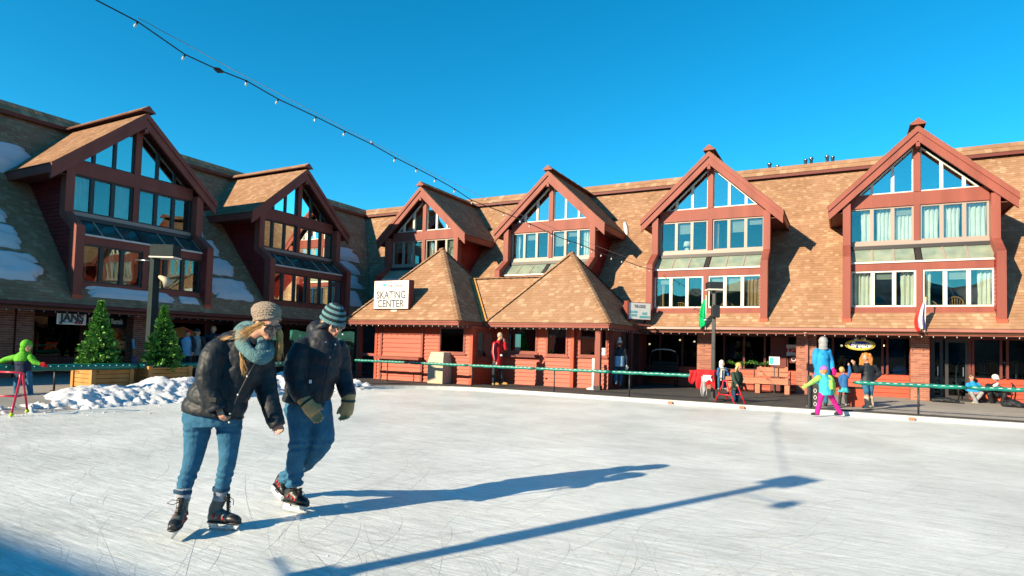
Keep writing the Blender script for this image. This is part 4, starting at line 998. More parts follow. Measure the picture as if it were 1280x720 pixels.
# back shop wall
YW = 25.25; UW = lambda u: Vector((u, YW, 0))
xw0, xw1 = -9.0, XE-.3
door0, door1 = onY(1163, 460, YW).x, onY(1212, 460, YW).x
hl0, hl1 = onY(962, 460, YW).x, onY(984, 460, YW).x
gz0, gz1 = Z_(1080, 467, YW), 2.12
siding(right_wing, UW, (0, -1, 0), xw0, xw1, FZ, gz0, [(door0, door1, 0, 3)], 'siding_orange', .15)
q = MB(); q.box2((xw0, YW+.02, FZ-.05), (door0, YW+.12, gz0)); q.box2((door1, YW+.02, FZ-.05), (xw1, YW+.12, gz0)); q.build('shop_base_wall', 'siding_orange', right_wing)
q = MB(); q.box2((xw0, YW-.03, gz1), (xw1, YW+.12, ZG-.215)); q.build('shop_header', 'trim_dark', right_wing)
mulls = [onY(p_, 450, YW).x for p_ in (800, 825, 853, 878, 905, 930, 956, 984, 1003, 1041, 1103, 1109, 1141, 1163, 1212, 1216, 1251, 1259)] + [6.6, 8.2, 9.4, 11.2]
for a, b in zip(mulls, mulls[1:]):
    q = MB(); q.box2((a-.035, YW-.04, gz0 if not (door0-.01 <= a <= door1+.01) else FZ), (a+.035, YW+.10, gz1)); q.build('shop_mullion', 'trim_dark', right_wing)
    if b-a > .3 and not (a < hl0+.2 and b > hl1-.3):
        zlo = gz0 if not (a >= door0-.05 and b <= door1+.05) else FZ+.02
        q = MB(); q.box2((a+.036, YW+.02, zlo), (b-.036, YW+.028, gz1)); q.build('shop_pane', 'glass_shop', right_wing)
# door leaf with dark frame, side light
dm = onY(1180, 460, YW).x
for a, b in ((door0, dm), (dm, door1)):
    q = MB(); q.ring([(a+.03, YW-.02, FZ), (b-.03, YW-.02, FZ), (b-.03, YW-.02, gz1), (a+.03, YW-.02, gz1)], [(a+.12, YW-.02, FZ+.16), (b-.12, YW-.02, FZ+.16), (b-.12, YW-.02, gz1-.1), (a+.12, YW-.02, gz1-.1)], (0, .05, 0)); dr = q.build('door', 'frame_dark', right_wing)
    q = MB(); q.box((b-.18, YW-.05, 1.05), (.025, .03, .3)); q.build('handle', 'steel', dr)
q = MB(); q.box2((onY(963, 460, YW).x, YW-.09, FZ), (onY(983, 460, YW).x, YW-.035, 2.1)); q.build('wood_panel', 'trim_dark', right_wing)
# dark rooms behind
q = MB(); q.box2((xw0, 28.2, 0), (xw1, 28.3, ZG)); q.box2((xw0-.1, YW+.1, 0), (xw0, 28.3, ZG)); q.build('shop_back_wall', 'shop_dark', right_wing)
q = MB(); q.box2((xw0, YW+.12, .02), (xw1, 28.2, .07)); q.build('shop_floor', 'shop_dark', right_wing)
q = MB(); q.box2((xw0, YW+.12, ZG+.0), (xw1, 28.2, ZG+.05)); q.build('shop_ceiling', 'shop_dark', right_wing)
# left wing shopfront, all in shade
XWL = -22.7
for a, b, X0 in ((-1, 7.0, 0), (7.6, 11.4, 0), (12.6, 16, 0), (16.4, 20, 0), (20.3, 25, 0)):
    q = MB(); q.box2((XWL-.02, max(a, YE+.4), .75), (XWL-.012, b, 2.05)); q.build('shop_pane', 'glass_shop', left_wing)
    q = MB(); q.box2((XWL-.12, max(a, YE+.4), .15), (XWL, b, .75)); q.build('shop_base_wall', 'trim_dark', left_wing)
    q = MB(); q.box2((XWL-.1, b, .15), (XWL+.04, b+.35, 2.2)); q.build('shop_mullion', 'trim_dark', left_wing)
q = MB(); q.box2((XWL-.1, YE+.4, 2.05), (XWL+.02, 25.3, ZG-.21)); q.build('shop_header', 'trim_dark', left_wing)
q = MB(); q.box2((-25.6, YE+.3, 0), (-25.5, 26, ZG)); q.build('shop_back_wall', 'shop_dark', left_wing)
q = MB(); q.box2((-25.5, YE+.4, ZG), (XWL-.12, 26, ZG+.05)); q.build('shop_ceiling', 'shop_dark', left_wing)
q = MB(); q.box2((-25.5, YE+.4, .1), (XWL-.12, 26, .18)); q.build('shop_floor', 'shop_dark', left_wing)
XP = -21.2
for a, b in ((-8, 16), (18.5, 30), (165, 186), (298, 318)):
    ya, yb_ = onX(a, 440, XP).y, onX(b, 440, XP).y; pillar(left_wing, XP-.4, XP, ya, max(yb_, ya+.45), .19, ZG-.21)

# ================================================================== RAILS
def rail(label, pts, posts, z, r=.050, gaps=(), group=None, m='pad_green', foot=.09):
    base = Vector((pts[0][0], pts[0][1], .09)); t = thing('rink_rail', label, 'railing', base, group=group)
    q = MB(); q.tube([(x, y, z) for x, y in pts], .022, 8); q.build('handrail', 'steel_dark', t, True)
    L = []
    for a, b in zip(pts, pts[1:]): L.append((Vector((*a, z)), Vector((*b, z))))
    n = 0
    for a, b in L:
        d = b-a; k = max(1, round(d.length/2.4))
        for i in range(k):
            s, e = a+d*((i+.012)/k), a+d*((i+.988)/k); q = MB(); m_ = 14
            q.tube([s+(e-s)*(j/m_)+Vector((0, 0, .006*math.sin(j*2.1+n))) for j in range(m_+1)], [r*(1+.05*math.sin(j*1.3+n)) if 0 < j < m_ else r*.8 for j in range(m_+1)], 12); pd = q.build('foam_pad', m, t, True); n += 1
            # pale lacing along the seam
            q = MB(); 
            for j in range(int((e-s).length/.16)):
                p = s+(e-s).normalized()*(.08+.16*j); q.box(p+Vector((0, -r*.92 if abs(d.x) > abs(d.y) else 0, r*.45))+(Vector((r*.92, 0, 0)) if abs(d.y) > abs(d.x) else Vector()), (.07, .012, .012))
            stuff(q.build('lacing', 'pad_white', pd))
    for x, y in posts:
        q = MB(); q.tube([(x, y, foot-.03), (x, y, z)], .022, 8); q.build('post', 'steel_dark', t, True)
        q = MB(); q.box((x, y, foot), (.14, .10, .02)); q.build('foot_plate', 'steel_dark', t)
    return t
YRL = RY1+.24
zr = sum(onY(a, b, YRL).z for a, b in ((640, 459), (785, 466), (870, 470)))/3
x_ = lambda px, py=470: onY(px, py, YRL).x
rail('green padded rail on black posts in front of the skating hut', [(x_(443, 455), YRL+.0), (x_(872), YRL)], [(x_(p), YRL) for p in (484, 590, 693, 787)], zr)
rail('green padded rail along the concrete pavement at the right', [(x_(1066, 480), YRL), (12.0, YRL)], [(x_(1148, 480), YRL), (7.5, YRL), (11.9, YRL)], sum(onY(a, b, YRL).z for a, b in ((1120, 481), (1270, 487)))/2)
XRL = -15.9; zl = sum(onX(a, b, XRL).z for a, b in ((10, 460), (120, 458.5), (235, 457)))/3
rail('flat green padded rail in front of the planted conifers on the left', [(XRL, 4.2), (XRL, 14.6)], [(XRL, onX(p, 460, XRL).y) for p in (69, 212, 430)] + [(XRL, 4.4)], zl, .075, foot=.2)
q = MB(); q.tube([(x_(1012, 480), YRL, .09), (x_(1012, 480), YRL, .95)], .05, 8); tag(q.build('gate_post', 'steel_dark'), 'short thick black gate post beside the person in bright blue', 'post')
bd = thing('notice_board', 'narrow black board with white rings low beside the black gate post', 'sign', (x_(1019), YRL+.05, .1))
q = MB(); q.box((x_(1019), YRL+.05, .42), (.16, .03, .62)); q.build('panel', 'black', bd)
for k in range(3): q = MB(); q.tube([(x_(1019)+.03*math.cos(a*.7), YRL+.03, .22+.17*k+.05*math.sin(a*.7)) for a in range(10)], .007, 5); q.build('ring_mark', 'sign_white', bd)
# wooden chocks by the kerb
for px, py, lab in ((859, 498, 'small wooden block at the kerb left of the right lamp post'), (935, 506, 'small wooden block at the kerb behind the dark green child'), (1133, 518, 'small wooden block at the kerb under the right rail')):
    p = onZ(px, py, .02); q = MB(); q.box((p.x, RY1-.05, .035), (.13, .08, .06)); tag(q.build('wood_block', 'bench_wood', bevel=.006), lab, 'block', 'wooden blocks along the kerb')

# ================================================================== LAMP POSTS
def lamp_post(label, base, H, w_, head, box=None, arm=None, rz=0, m='lamp_green'):
    base = Vector(base); t = thing('lamp_post', label, 'lamp post', base, group='lamp posts round the rink')
    q = MB(); a = w_/2; b = w_*.42
    q.add([base+Vector(p) for p in ((-a, -a, 0), (a, -a, 0), (a, a, 0), (-a, a, 0), (-b, -b, H), (b, -b, H), (b, b, H), (-b, b, H))], [(3, 2, 1, 0), (4, 5, 6, 7), (0, 1, 5, 4), (1, 2, 6, 5), (2, 3, 7, 6), (3, 0, 4, 7)]); q.build('pole', m, t, bevel=.008)
    q = MB(); q.box(base+Vector((0, 0, .03)), (w_*1.9, w_*1.9, .06)); q.build('base_plate', m, t)
    M = Matrix.Rotation(rz, 3, 'Z'); hw, hd, hh, off = head
    c = base+Vector((0, 0, H-hh/2))+M @ Vector((off, 0, 0))
    q = MB(); q.box(c, (hw, hd, hh), M); hd_ = q.build('lamp_head', m, t, bevel=.015)
    q = MB(); q.box(c-Vector((0, 0, hh/2+.025)), (hw*1.04, hd*1.04, .04), M); q.build('diffuser', 'lamp_glass', hd_)
    if box: z, bw, bh, bd_ = box; q = MB(); q.box(base+Vector((0, 0, z))+M @ Vector((0, -w_*.5-bd_/2, 0)), (bw, bd_, bh), M); q.build('junction_box', m, t, bevel=.012)
    if arm:
        for z, l, rr_ in arm: q = MB(); q.tube([base+Vector((0, 0, z)), base+Vector((0, 0, z))+M @ Vector((l, 0, 0))], rr_, 8); q.build('bracket_arm', 'steel', t, True)
    return t
b1 = onZ(186, 479, .19); t1 = onX(193, 307, b1.x)
LA = lamp_post('tall green lamp post with box head between the two planted conifers', b1, t1.z-.19+.02, .22, (.66, .42, .33, .28), None, [(t1.z-.19-.42, -.55, .018)], YAW, 'lamp_green')
q = MB(); p = b1+Vector((0, 0, t1.z-1.35)); q.tube([p+r0*.12+Vector((0, 0, .3)), p+r0*.30+Vector((0, 0, .22)), p+r0*.42+Vector((0, 0, .05))], [.05, .09, .15], 10); q.build('horn_speaker', 'bin_beige', LA, True)
b2 = onZ(891, 500, .085); t2 = onY(890, 353, b2.y)
LB = lamp_post('slim black lamp post with box head standing beside the right lodge wing', b2, t2.z-.085, .11, (.42, .34, .20, .0), (t2.z-.95, .22, .36, .16), [(t2.z-1.2, -.3, .012)], YAW, 'steel_dark')
hs = onZ(990, 601, 0); Hl = 4.25; Lh = Hl/math.tan(SUN_EL)
bo = Vector((hs.x-Lh*math.sin(SUN_AZ), hs.y-Lh*math.cos(SUN_AZ), 0))
LC = lamp_post('lamp post behind the camera whose long shadow crosses the ice', bo, Hl+.1, .13, (.36, .28, .2, .0), (Hl-1.35, .20, .7, .12), [(Hl-.45, .55, .012), (Hl-2.35, -.5, .014)], R(-30), 'lamp_green')
q = MB(); q.box(bo+Matrix.Rotation(R(-30), 3, 'Z') @ Vector((.58, 0, Hl-.45)), (.12, .12, .14)); q.build('side_lamp', 'lamp_green', LC)
q = MB(); q.box(bo+Vector((0, 0, Hl-2.3)), (.26, .22, .12)); q.build('clamp', 'lamp_green', LC)

# building behind the camera, only its roof edge throws a shadow into the picture
bk = thing('rear_building', 'brown gabled building behind the camera shading the near ice', 'building', (-12, -14.2, 0))
zr_, yr_ = 7.0, 2.35-7.0/math.tan(SUN_EL)*math.cos(SUN_AZ)
q = MB(); q.box2((-26, yr_-4.3, 0), (-2, yr_+4.3, 3.6)); q.build('wall', 'siding_red', bk)
for s in (-1, 1): q = MB(); q.prism([(-26.6, yr_, zr_), (-1.4, yr_, zr_), (-1.4, yr_+s*5, 3.2), (-26.6, yr_+s*5, 3.2)], (0, 0, -.15)); q.build('roof', 'shingle', bk)
for x in (-26, -2.2): q = MB(); q.prism([(x, yr_-4.3, 3.6), (x, yr_+4.3, 3.6), (x, yr_, zr_-.3)], (.2, 0, 0)); q.build('gable_wall', 'siding_red', bk)
for k in range(6):
    q = MB(); x = -24+k*3.8; q.box2((x, yr_+4.31, 1.0), (x+1.6, yr_+4.36, 2.5)); wn = q.build('window', 'frame_white', bk); q = MB(); q.box2((x+.08, yr_+4.37, 1.08), (x+1.52, yr_+4.375, 2.42)); q.build('pane', 'glass_upper', wn)

# ================================================================== CONIFERS IN PLANTERS
def planter(label, corner, yl, xl, z0, h):
    t = thing('planter_box', label, 'planter', (corner.x-xl/2, corner.y+yl/2, z0), group='wooden planter boxes')
    x1, y0 = corner.x, corner.y; x0, y1 = x1-xl, y0+yl; w_ = .09
    for (x, y) in ((x0, y0), (x1, y0), (x1, y1), (x0, y1)):
        q = MB(); q.box((x, y, z0+h/2+.04), (w_*1.2, w_*1.2, h+.08)); q.build('corner_post', 'wood', t, bevel=.006)
    n = 4
    for k in range(n):
        za, zb = z0+.03+(h-.03)*k/n, z0+.03+(h-.03)*(k+1)/n-.012
        for a, b in (((x0+.05, y0-.02, za), (x1-.05, y0+.02, zb)), ((x0+.05, y1-.02, za), (x1-.05, y1+.02, zb)), ((x1-.02, y0+.05, za), (x1+.02, y1-.05, zb)), ((x0-.02, y0+.05, za), (x0+.02, y1-.05, zb))):
            q = MB(); q.box2(a, b); q.build('plank', 'wood', t)
    for a, b in (((x0-.04, y0-.06, z0+h), (x1+.06, y0+.05, z0+h+.04)), ((x1-.05, y0+.051, z0+h), (x1+.06, y1-.051, z0+h+.04)), ((x0-.04, y1-.05, z0+h), (x1+.06, y1+.06, z0+h+.04)), ((x0-.06, y0+.051, z0+h), (x0+.05, y1-.051, z0+h+.04))):
        q = MB(); q.box2(a, b); q.build('rim_board', 'wood', t)
    q = MB(); q.box2((x0+.06, y0+.06, z0+.1), (x1-.06, y1-.06, z0+h-.06)); q.build('soil', 'bark', t)
    return Vector(((x0+x1)/2, (y0+y1)/2, z0+h-.06))
def conifer(label, base, H, Rb, seed):
    rr = random.Random(seed); t = thing('conifer', label, 'tree', base, group='conifers in planters')
    q = MB(); q.tube([base, base+Vector((0, 0, H*.5)), base+Vector((0, 0, H*.96))], [.06, .035, .008], 8); q.build('trunk', 'bark', t, True)
    br = MB(); lf = MB(); vs = []; fs = []
    def leaf(p, d, s):
        d = d.normalized(); x = d.cross(Vector((rr.gauss(0, 1), rr.gauss(0, 1), rr.gauss(0, 1)))).normalized(); o = len(vs); u_ = d.cross(x)
        vs.extend([p-x*s*.20, p+d*s*.5-x*s*.30+u_*s*.12, p+d*s, p+d*s*.5+x*s*.30+u_*s*.12]); fs.append((o, o+1, o+2, o+3))
    nb = 210
    for i in range(nb):
        f = (i/nb)**1.15; z = .04+f*.95; L = Rb*.86*(1-z)**1.12*rr.uniform(.70, 1.12)+.02; a = i*2.39996+rr.uniform(-.25, .25)
        p0 = base+Vector((0, 0, H*z)); d = Vector((math.cos(a), math.sin(a), rr.uniform(-.12, .30)+.35*z)); p1 = p0+d*L-Vector((0, 0, .10*L))
        br.tube([p0, p0+d*L*.5, p1], [.012, .008, .003], 5)
        nl = int(16+L*52)
        for k in range(nl):
            s = rr.random()**.6; p = p0+d*(L*s)-Vector((0, 0, .10*L*s*s)); side = Vector((-d.y, d.x, 0))*rr.choice((-1, 1))
            off = side*rr.uniform(0, .20*L*(1.15-s)+.02)+Vector((0, 0, rr.uniform(-.035, .05)))
            leaf(p+off, d*.7+side*rr.uniform(.2, .9)+Vector((0, 0, rr.uniform(-.25, .7))), rr.uniform(.045, .095))
    for k in range(70): leaf(base+Vector((rr.gauss(0, .012), rr.gauss(0, .012), H*rr.uniform(.88, 1.0))), Vector((rr.gauss(0, .5), rr.gauss(0, .5), 1)), rr.uniform(.04, .08))
    br.build('branches', 'bark', t); lf.add(vs, fs); o = lf.build('crown', 'needle', t)
    q = MB(); q.lathe(base, [(.02, .06*H), (Rb*.42, .09*H), (Rb*.26, .4*H), (Rb*.09, .75*H), (.01, .93*H)], 14); q.build('crown_core', 'needle_core', t, True)
    return t
for lab, pc, pr, pb, pt, pw, sd in (('left', (115, 486), 163, 92, (127, 378), 34, 5), ('right', (186, 484), 236, 169, (206, 384), 33, 9)):
    c = onZ(*pc, .19); yl = onX(pr, 478, c.x).y-c.y; xl = min(1.2, c.x-onY(pb, 480, c.y).x)
    top = planter('wooden planter box under the %s conifer' % lab, c, yl, xl, .19, .46)
    D = (top-CAM).dot(fw0); apex = onD(pt[0], pt[1], D); base = Vector((apex.x, apex.y, top.z))
    conifer('bushy green conifer in the %s planter behind the snow bank' % lab, base, apex.z-top.z, pw/FPX*D, sd)

# ================================================================== STRING LIGHTS ACROSS THE SKY
st = thing('string_lights', 'dark string of clear bulbs slung across the sky', 'string lights', (-2, 4, 5))
A_ = onD(60, -36, 5.0); B_ = onY(822, 339, YG+.15)
hd = Vector((B_.x-A_.x, B_.y-A_.y, 0)); pn = Vector((-hd.y, hd.x, 0)).normalized()
def onwire(x, y): d = ray(x, y); return CAM+d*((A_-CAM).dot(pn)/d.dot(pn))
wp = [(60, -36), (122, 1), (172, 27), (231, 68), (270, 86), (308, 101), (348, 124), (395, 146), (431, 164), (466, 181), (494, 197), (520, 210), (545, 223), (568, 236), (589, 250), (607, 257), (630, 266), (650, 274), (676, 286), (700, 297), (727, 306), (752, 317), (778, 325), (800, 333), (822, 339)]
W3 = [bo+Vector((0, 0, Hl-.05))]+[onwire(*p) for p in wp]      # the cord starts at the lamp post behind the camera
q = MB(); q.tube(W3, [.0042+.00032*(p-CAM).length for p in W3], 6); q.build('cord', 'cable', st, True)
sp2 = [(172, 22), (308, 96), (431, 160), (545, 219), (650, 268), (752, 310), (822, 336)]; S3 = [onwire(*p) for p in sp2]
q = MB(); q.tube(S3, .004, 5); q.build('support_wire', 'steel', st, True)
for i, (px, py) in enumerate([(172, 27), (231, 68), (308, 100), (348, 124), (395, 146), (431, 164), (466, 181), (494, 197), (520, 210), (545, 223), (568, 236), (589, 250), (630, 266), (650, 274), (663, 280), (690, 292), (712, 301), (727, 306), (740, 312), (752, 317), (765, 321), (778, 325), (790, 329), (800, 333), (812, 336)]):
    p = onwire(px, py); D = (p-CAM).length; s = min(.80, .34+.020*D)
    dx = Vector((rnd.uniform(-.5, .1), rnd.uniform(-.3, .3), -1)).normalized(); 
    if i in (6,): dx.z = .8
    q = MB(); q.tube([p, p+dx*.05*s], .022*s, 8); so_ = q.build('bulb_socket', 'cable', st, True)
    q = MB(); q.tube([p+dx*.05*s, p+dx*.075*s, p+dx*.11*s, p+dx*.135*s], [.014*s, .026*s, .024*s, .006*s], 8); q.build('bulb', 'bulb_glass', so_, True)
q = MB(); p = onwire(273, 88); q.tube([onwire(267, 85), p, onwire(279, 90)], [.012, .03, .012], 8); q.build('cord_joint', 'cable', st)

# ================================================================== SIGNS
XJ = -20.75
p0, p1, p2 = onX(71.5, 391.5, XJ), onX(108, 393, XJ), onX(71.5, 405, XJ)
t = thing('shop_sign', 'white hanging sign reading JANS under the shaded left eave', 'sign', (XJ, (p0.y+p1.y)/2, p2.z))
cj = Vector((XJ, (p0.y+p1.y)/2, (p0.z+p2.z)/2)); wj, hj = p1.y-p0.y, p0.z-p2.z; Yv = Vector((0, 1, 0))
q = MB(); q.box(cj-Vector((.04, 0, 0)), (.06, wj, hj)); q.build('panel', 'sign_white', t)
q = MB(); q.ring([cj+Vector((-.005, a*wj/2, b*hj/2)) for a, b in ((-1, -1), (1, -1), (1, 1), (-1, 1))], [cj+Vector((-.005, a*(wj/2-.02), b*(hj/2-.02))) for a, b in ((-1, -1), (1, -1), (1, 1), (-1, 1))], (-.07, 0, 0)); q.build('rim', 'steel', t)
put_text('lettering', 'JANS', .34, 'sign_ink', t, cj+Vector((0, 0, hj*.12)), Yv, Zv, width=wj*.84, bold=.016, depth=.002)
put_text('lettering', 'SPORTS', .10, 'sign_red', t, cj+Vector((0, wj*.25, -hj*.33)), Yv, Zv, width=wj*.28, bold=.006, depth=.002)
q = MB(); q.box(cj+Vector((0, -wj*.15, -hj*.28)), (.004, wj*.5, .02)); q.build('underline', 'sign_teal', t)
for s in (-.4, .4): q = MB(); q.tube([cj+Vector((-.04, s*wj, hj/2)), (XJ-.04, cj.y+s*wj, ZG-.2)], .012, 6); q.build('hanger', 'steel_dark', t)
XQ = -21.6; p0, p1, pz = onX(111, 401, XQ), onX(153.5, 402, XQ), onX(130, 401.5, XQ)
t = thing('fascia_sign', 'dark fascia board lettered Performance Rentals behind the left conifer', 'sign', (XQ, (p0.y+p1.y)/2, pz.z-.2))
q = MB(); q.box2((XQ-.06, p0.y-.15, pz.z-.2), (XQ-.01, p1.y+.2, ZG-.22)); q.build('board', 'shop_dark', t)
put_text('lettering', 'Performance Rentals', .24, 'sign_white', t, (XQ-.002, (p0.y+p1.y)/2, pz.z), Yv, Zv, width=p1.y-p0.y, bold=.008, depth=.002)
# oval shop sign
YO = 24.0; c = onY(1075, 431, YO); wo_, ho_ = (onY(1094, 431, YO).x-onY(1056, 431, YO).x)/2, (onY(1075, 424, YO).z-onY(1075, 438, YO).z)/2
t = thing('oval_sign', 'yellow and blue oval shop sign hanging above the woman with long hair', 'sign', (c.x, YO, c.z-ho_))
for nm, k, dy, m in (('backboard', 1, 0, 'sign_yellow'), ('rim_line', .93, -.012, 'sign_ink'), ('inner_oval', .88, -.02, 'sign_yellow'), ('blue_field', .72, -.028, 'sign_blue')):
    q = MB(); n = 36; q.prism([(c.x+wo_*k*math.cos(2*math.pi*i/n), YO+dy, c.z+ho_*(k if nm != 'blue_field' else .62)*math.sin(2*math.pi*i/n)) for i in range(n)], (0, .04 if dy == 0 else .011, 0)); q.build(nm, m, t)
put_text('lettering', 'Breeze', .26, 'sign_white', t, (c.x+.03, YO-.042, c.z-.01), (1, 0, 0), Zv, width=wo_*1.35, bold=.006, shear=.3, depth=.004)
for s in (-1, 1):
    q = MB(); q.tube([(c.x+s*.04, YO+.05, c.z+ho_+.05), (c.x+s*.11, YO-.12, c.z+ho_+.02), (c.x+s*.15, YO-.18, c.z+ho_-.02)], [.02, .035, .04], 8); q.build('spotlight', 'lamp_glass', t, True)
q = MB(); q.tube([(c.x, YO+.02, c.z+ho_), (c.x, YO+.02, ZG-.2)], .015, 6); q.build('hanger', 'steel_dark', t)
# window signs
c = onY(990, 438, YW-.06); t = thing('window_sign', 'white window sign with red letters beside the double brick pillar', 'sign', (c.x, YW-.06, c.z-.2))
q = MB(); q.box((c.x, YW-.05, c.z), (.52, .02, .42)); q.build('panel', 'sign_white', t)
put_text('lettering', 'HIGH', .22, 'sign_red', t, (c.x+.02, YW-.065, c.z), (1, 0, 0), Zv, width=.42, bold=.012, depth=.002)
c2 = onY(992, 449, YW-.06); t = thing('window_sign', 'small dark square sign with a white ring below the red lettered sign', 'sign', (c2.x, YW-.06, c2.z-.14))
q = MB(); q.box((c2.x, YW-.05, c2.z), (.28, .02, .28)); q.build('panel', 'trim_dark', t)
q = MB(); q.tube([(c2.x+.07*math.cos(a*.524), YW-.065, c2.z+.07*math.sin(a*.524)) for a in range(13)], .014, 6); q.build('ring', 'sign_white', t)
c = onY(968, 451, 23.4); t = thing('post_sign', 'small white and teal notice on a thin pole by the bench', 'sign', (c.x, 23.4, .09))
q = MB(); q.box((c.x, 23.4, c.z), (.34, .02, .28)); q.build('panel', 'sign_white', t); q = MB(); q.box((c.x-.09, 23.388, c.z), (.13, .01, .24)); q.build('teal_field', 'sign_teal', t)
q = MB(); q.tube([(c.x, 23.42, .09), (c.x, 23.42, c.z-.12)], .018, 6); q.build('pole', 'steel', t)

# ================================================================== FLAGS
def flag(label, px, py0, py1, cols, wid, Y=YG-.14):
    a = onY(px, py1, Y); b = onY(px, py0, Y); t = thing('flag', label, 'flag', (a.x, Y, ZG-.1))
    q = MB(); q.tube([(a.x, Y, ZG-.12), (a.x+.02, Y-.06, b.z+.22)], .016, 8); q.build('pole', 'sign_white', t, True)
    q = MB(); q.ell((a.x+.02, Y-.06, b.z+.24), .03); q.build('finial', 'sign_yellow', t, True)
    H = b.z-a.z; n = 14; k = len(cols)
    for i, m in enumerate(cols):
        q = MB(); u_0, u_1 = i/k, (i+1)/k; vs = []; nn = 6
        for j in range(n+1):
            v = j/n
            for s in range(nn+1):
                u = u_0+(u_1-u_0)*s/nn; x = a.x+.02+(-wid*u*(.35+.65*math.sin(min(1, v*1.25)*math.pi*.62)))*(1 if v < .9 else .8)
                vs.append((x, Y-.07+.07*math.sin(u*13+v*2)*(.3+v), b.z+.1-(H+.1)*v-.18*u*v))
        q.add(vs, [(j*(nn+1)+s, j*(nn+1)+s+1, (j+1)*(nn+1)+s+1, (j+1)*(nn+1)+s) for j in range(n) for s in range(nn)]); o = q.build('cloth', m, t, True)
        sm = o.modifiers.new('s', 'SOLIDIFY'); sm.thickness = .006
    return t
mat('flag_green', (.0, .42, .14), .8, .2)
flag('limp green flag on a short pole at the eave beside the black lamp post', 882, 378, 406, ('flag_green',), .27)
flag('limp red white and blue flag at the eave under the right dormer', 1156, 382, 409, ('sign_blue', 'sign_white', 'sign_red'), .30)

# ================================================================== FURNITURE
def bench():
    p = onZ(947, 487, .09); x0, x1 = onY(908, 474, 23.35).x, onY(986, 474, 23.35).x; y = 23.35; zs = onY(947, 472, y).z
    t = thing('bench', 'terracotta wooden bench under the eave beside the black handrail', 'bench', ((x0+x1)/2, y, .09))
    for k in range(3): q = MB(); q.box2((x0, y-.20+.17*k, zs-.06), (x1, y-.05+.17*k, zs)); q.build('seat_plank', 'bench_wood', t, bevel=.006)
    q = MB(); q.box2((x0, y-.215, zs-.2), (x1, y-.20, zs-.062)); q.build('apron', 'bench_wood', t)
    for f in (.02, .48, .94): q = MB(); q.box2((x0+(x1-x0)*f, y-.17, .09), (x0+(x1-x0)*f+.16, y+.25, zs-.061)); q.build('leg', 'bench_wood', t, bevel=.006)
    for k in range(2): q = MB(); q.box2((x0+(x1-x0)*.48, y+.31, zs+.05+.17*k), (x1-.05, y+.36, zs+.20+.17*k)); q.build('back_plank', 'bench_wood', t, bevel=.006)
    for f in (.52, .93): q = MB(); q.box2((x0+(x1-x0)*f, y+.361, .09), (x0+(x1-x0)*f+.08, y+.42, zs+.40)); q.build('back_post', 'bench_wood', t)
bench()
hr = thing('handrail', 'thin black metal handrail frame behind the bench', 'railing', (-1.5, 23.9, .09))
ha, hb = onY(900, 461, 23.9), onY(988, 462, 23.9)
q = MB(); q.tube([(ha.x, 23.9, ha.z), (hb.x, 23.9, hb.z)], .02, 6); q.build('top_bar', 'steel_dark', hr); q = MB(); q.tube([(ha.x, 23.9, ha.z-.35), (hb.x, 23.9, hb.z-.35)], .02, 6); q.build('lower_bar', 'steel_dark', hr)
for f in (0, .5, .87, 1): q = MB(); x = ha.x+(hb.x-ha.x)*f; q.tube([(x, 23.9, .09), (x, 23.9, ha.z)], .02, 6); q.build('post', 'steel_dark', hr)

# trash bin
p = onZ(544, 480, .085); yb_ = 18.2; x0, x1 = onY(534.5, 460, yb_).x, onY(553.5, 460, yb_).x; zt = onY(544, 440, yb_).z
t = thing('litter_bin', 'beige litter bin with tapered hood in front of the skating hut', 'bin', ((x0+x1)/2, yb_, .085))
zm = .085+(zt-.085)*.66; w_ = x1-x0
q = MB(); q.box2((x0, yb_, .085), (x1, yb_+w_*.9, zm)); q.build('body', 'bin_beige', t, bevel=.012)
q = MB(); k = .05; q.add([(x0-.01, yb_-.01, zm), (x1+.01, yb_-.01, zm), (x1+.01, yb_+w_*.91, zm), (x0-.01, yb_+w_*.91, zm), (x0+k, yb_+.10, zt), (x1-k, yb_+.10, zt), (x1-k, yb_+w_*.8, zt), (x0+k, yb_+w_*.8, zt)], [(3, 2, 1, 0), (4, 5, 6, 7), (0, 1, 5, 4), (1, 2, 6, 5), (2, 3, 7, 6), (3, 0, 4, 7)]); hd_ = q.build('hood', 'bin_beige', t, bevel=.01)
q = MB(); q.box2((x0+.1, yb_-.004, zm-.16), (x1-.1, yb_+.01, zm-.04)); q.build('flap', 'bin_beige', t)
# white post
p = onZ(741.5, 486.8, .085); zt = onD(741.5, 448, (p-CAM).dot(fw0)).z
t = thing('white_post', 'thin white post with round base before the hut corner', 'post', p)
q = MB(); q.lathe(p, [(.24, 0), (.22, .04), (.06, .07), (.055, .1)], 18); q.build('base', 'sign_white', t, True); q = MB(); q.tube([p+Vector((0, 0, .09)), (p.x, p.y, zt)], .055, 10); q.build('shaft', 'sign_white', t, True)

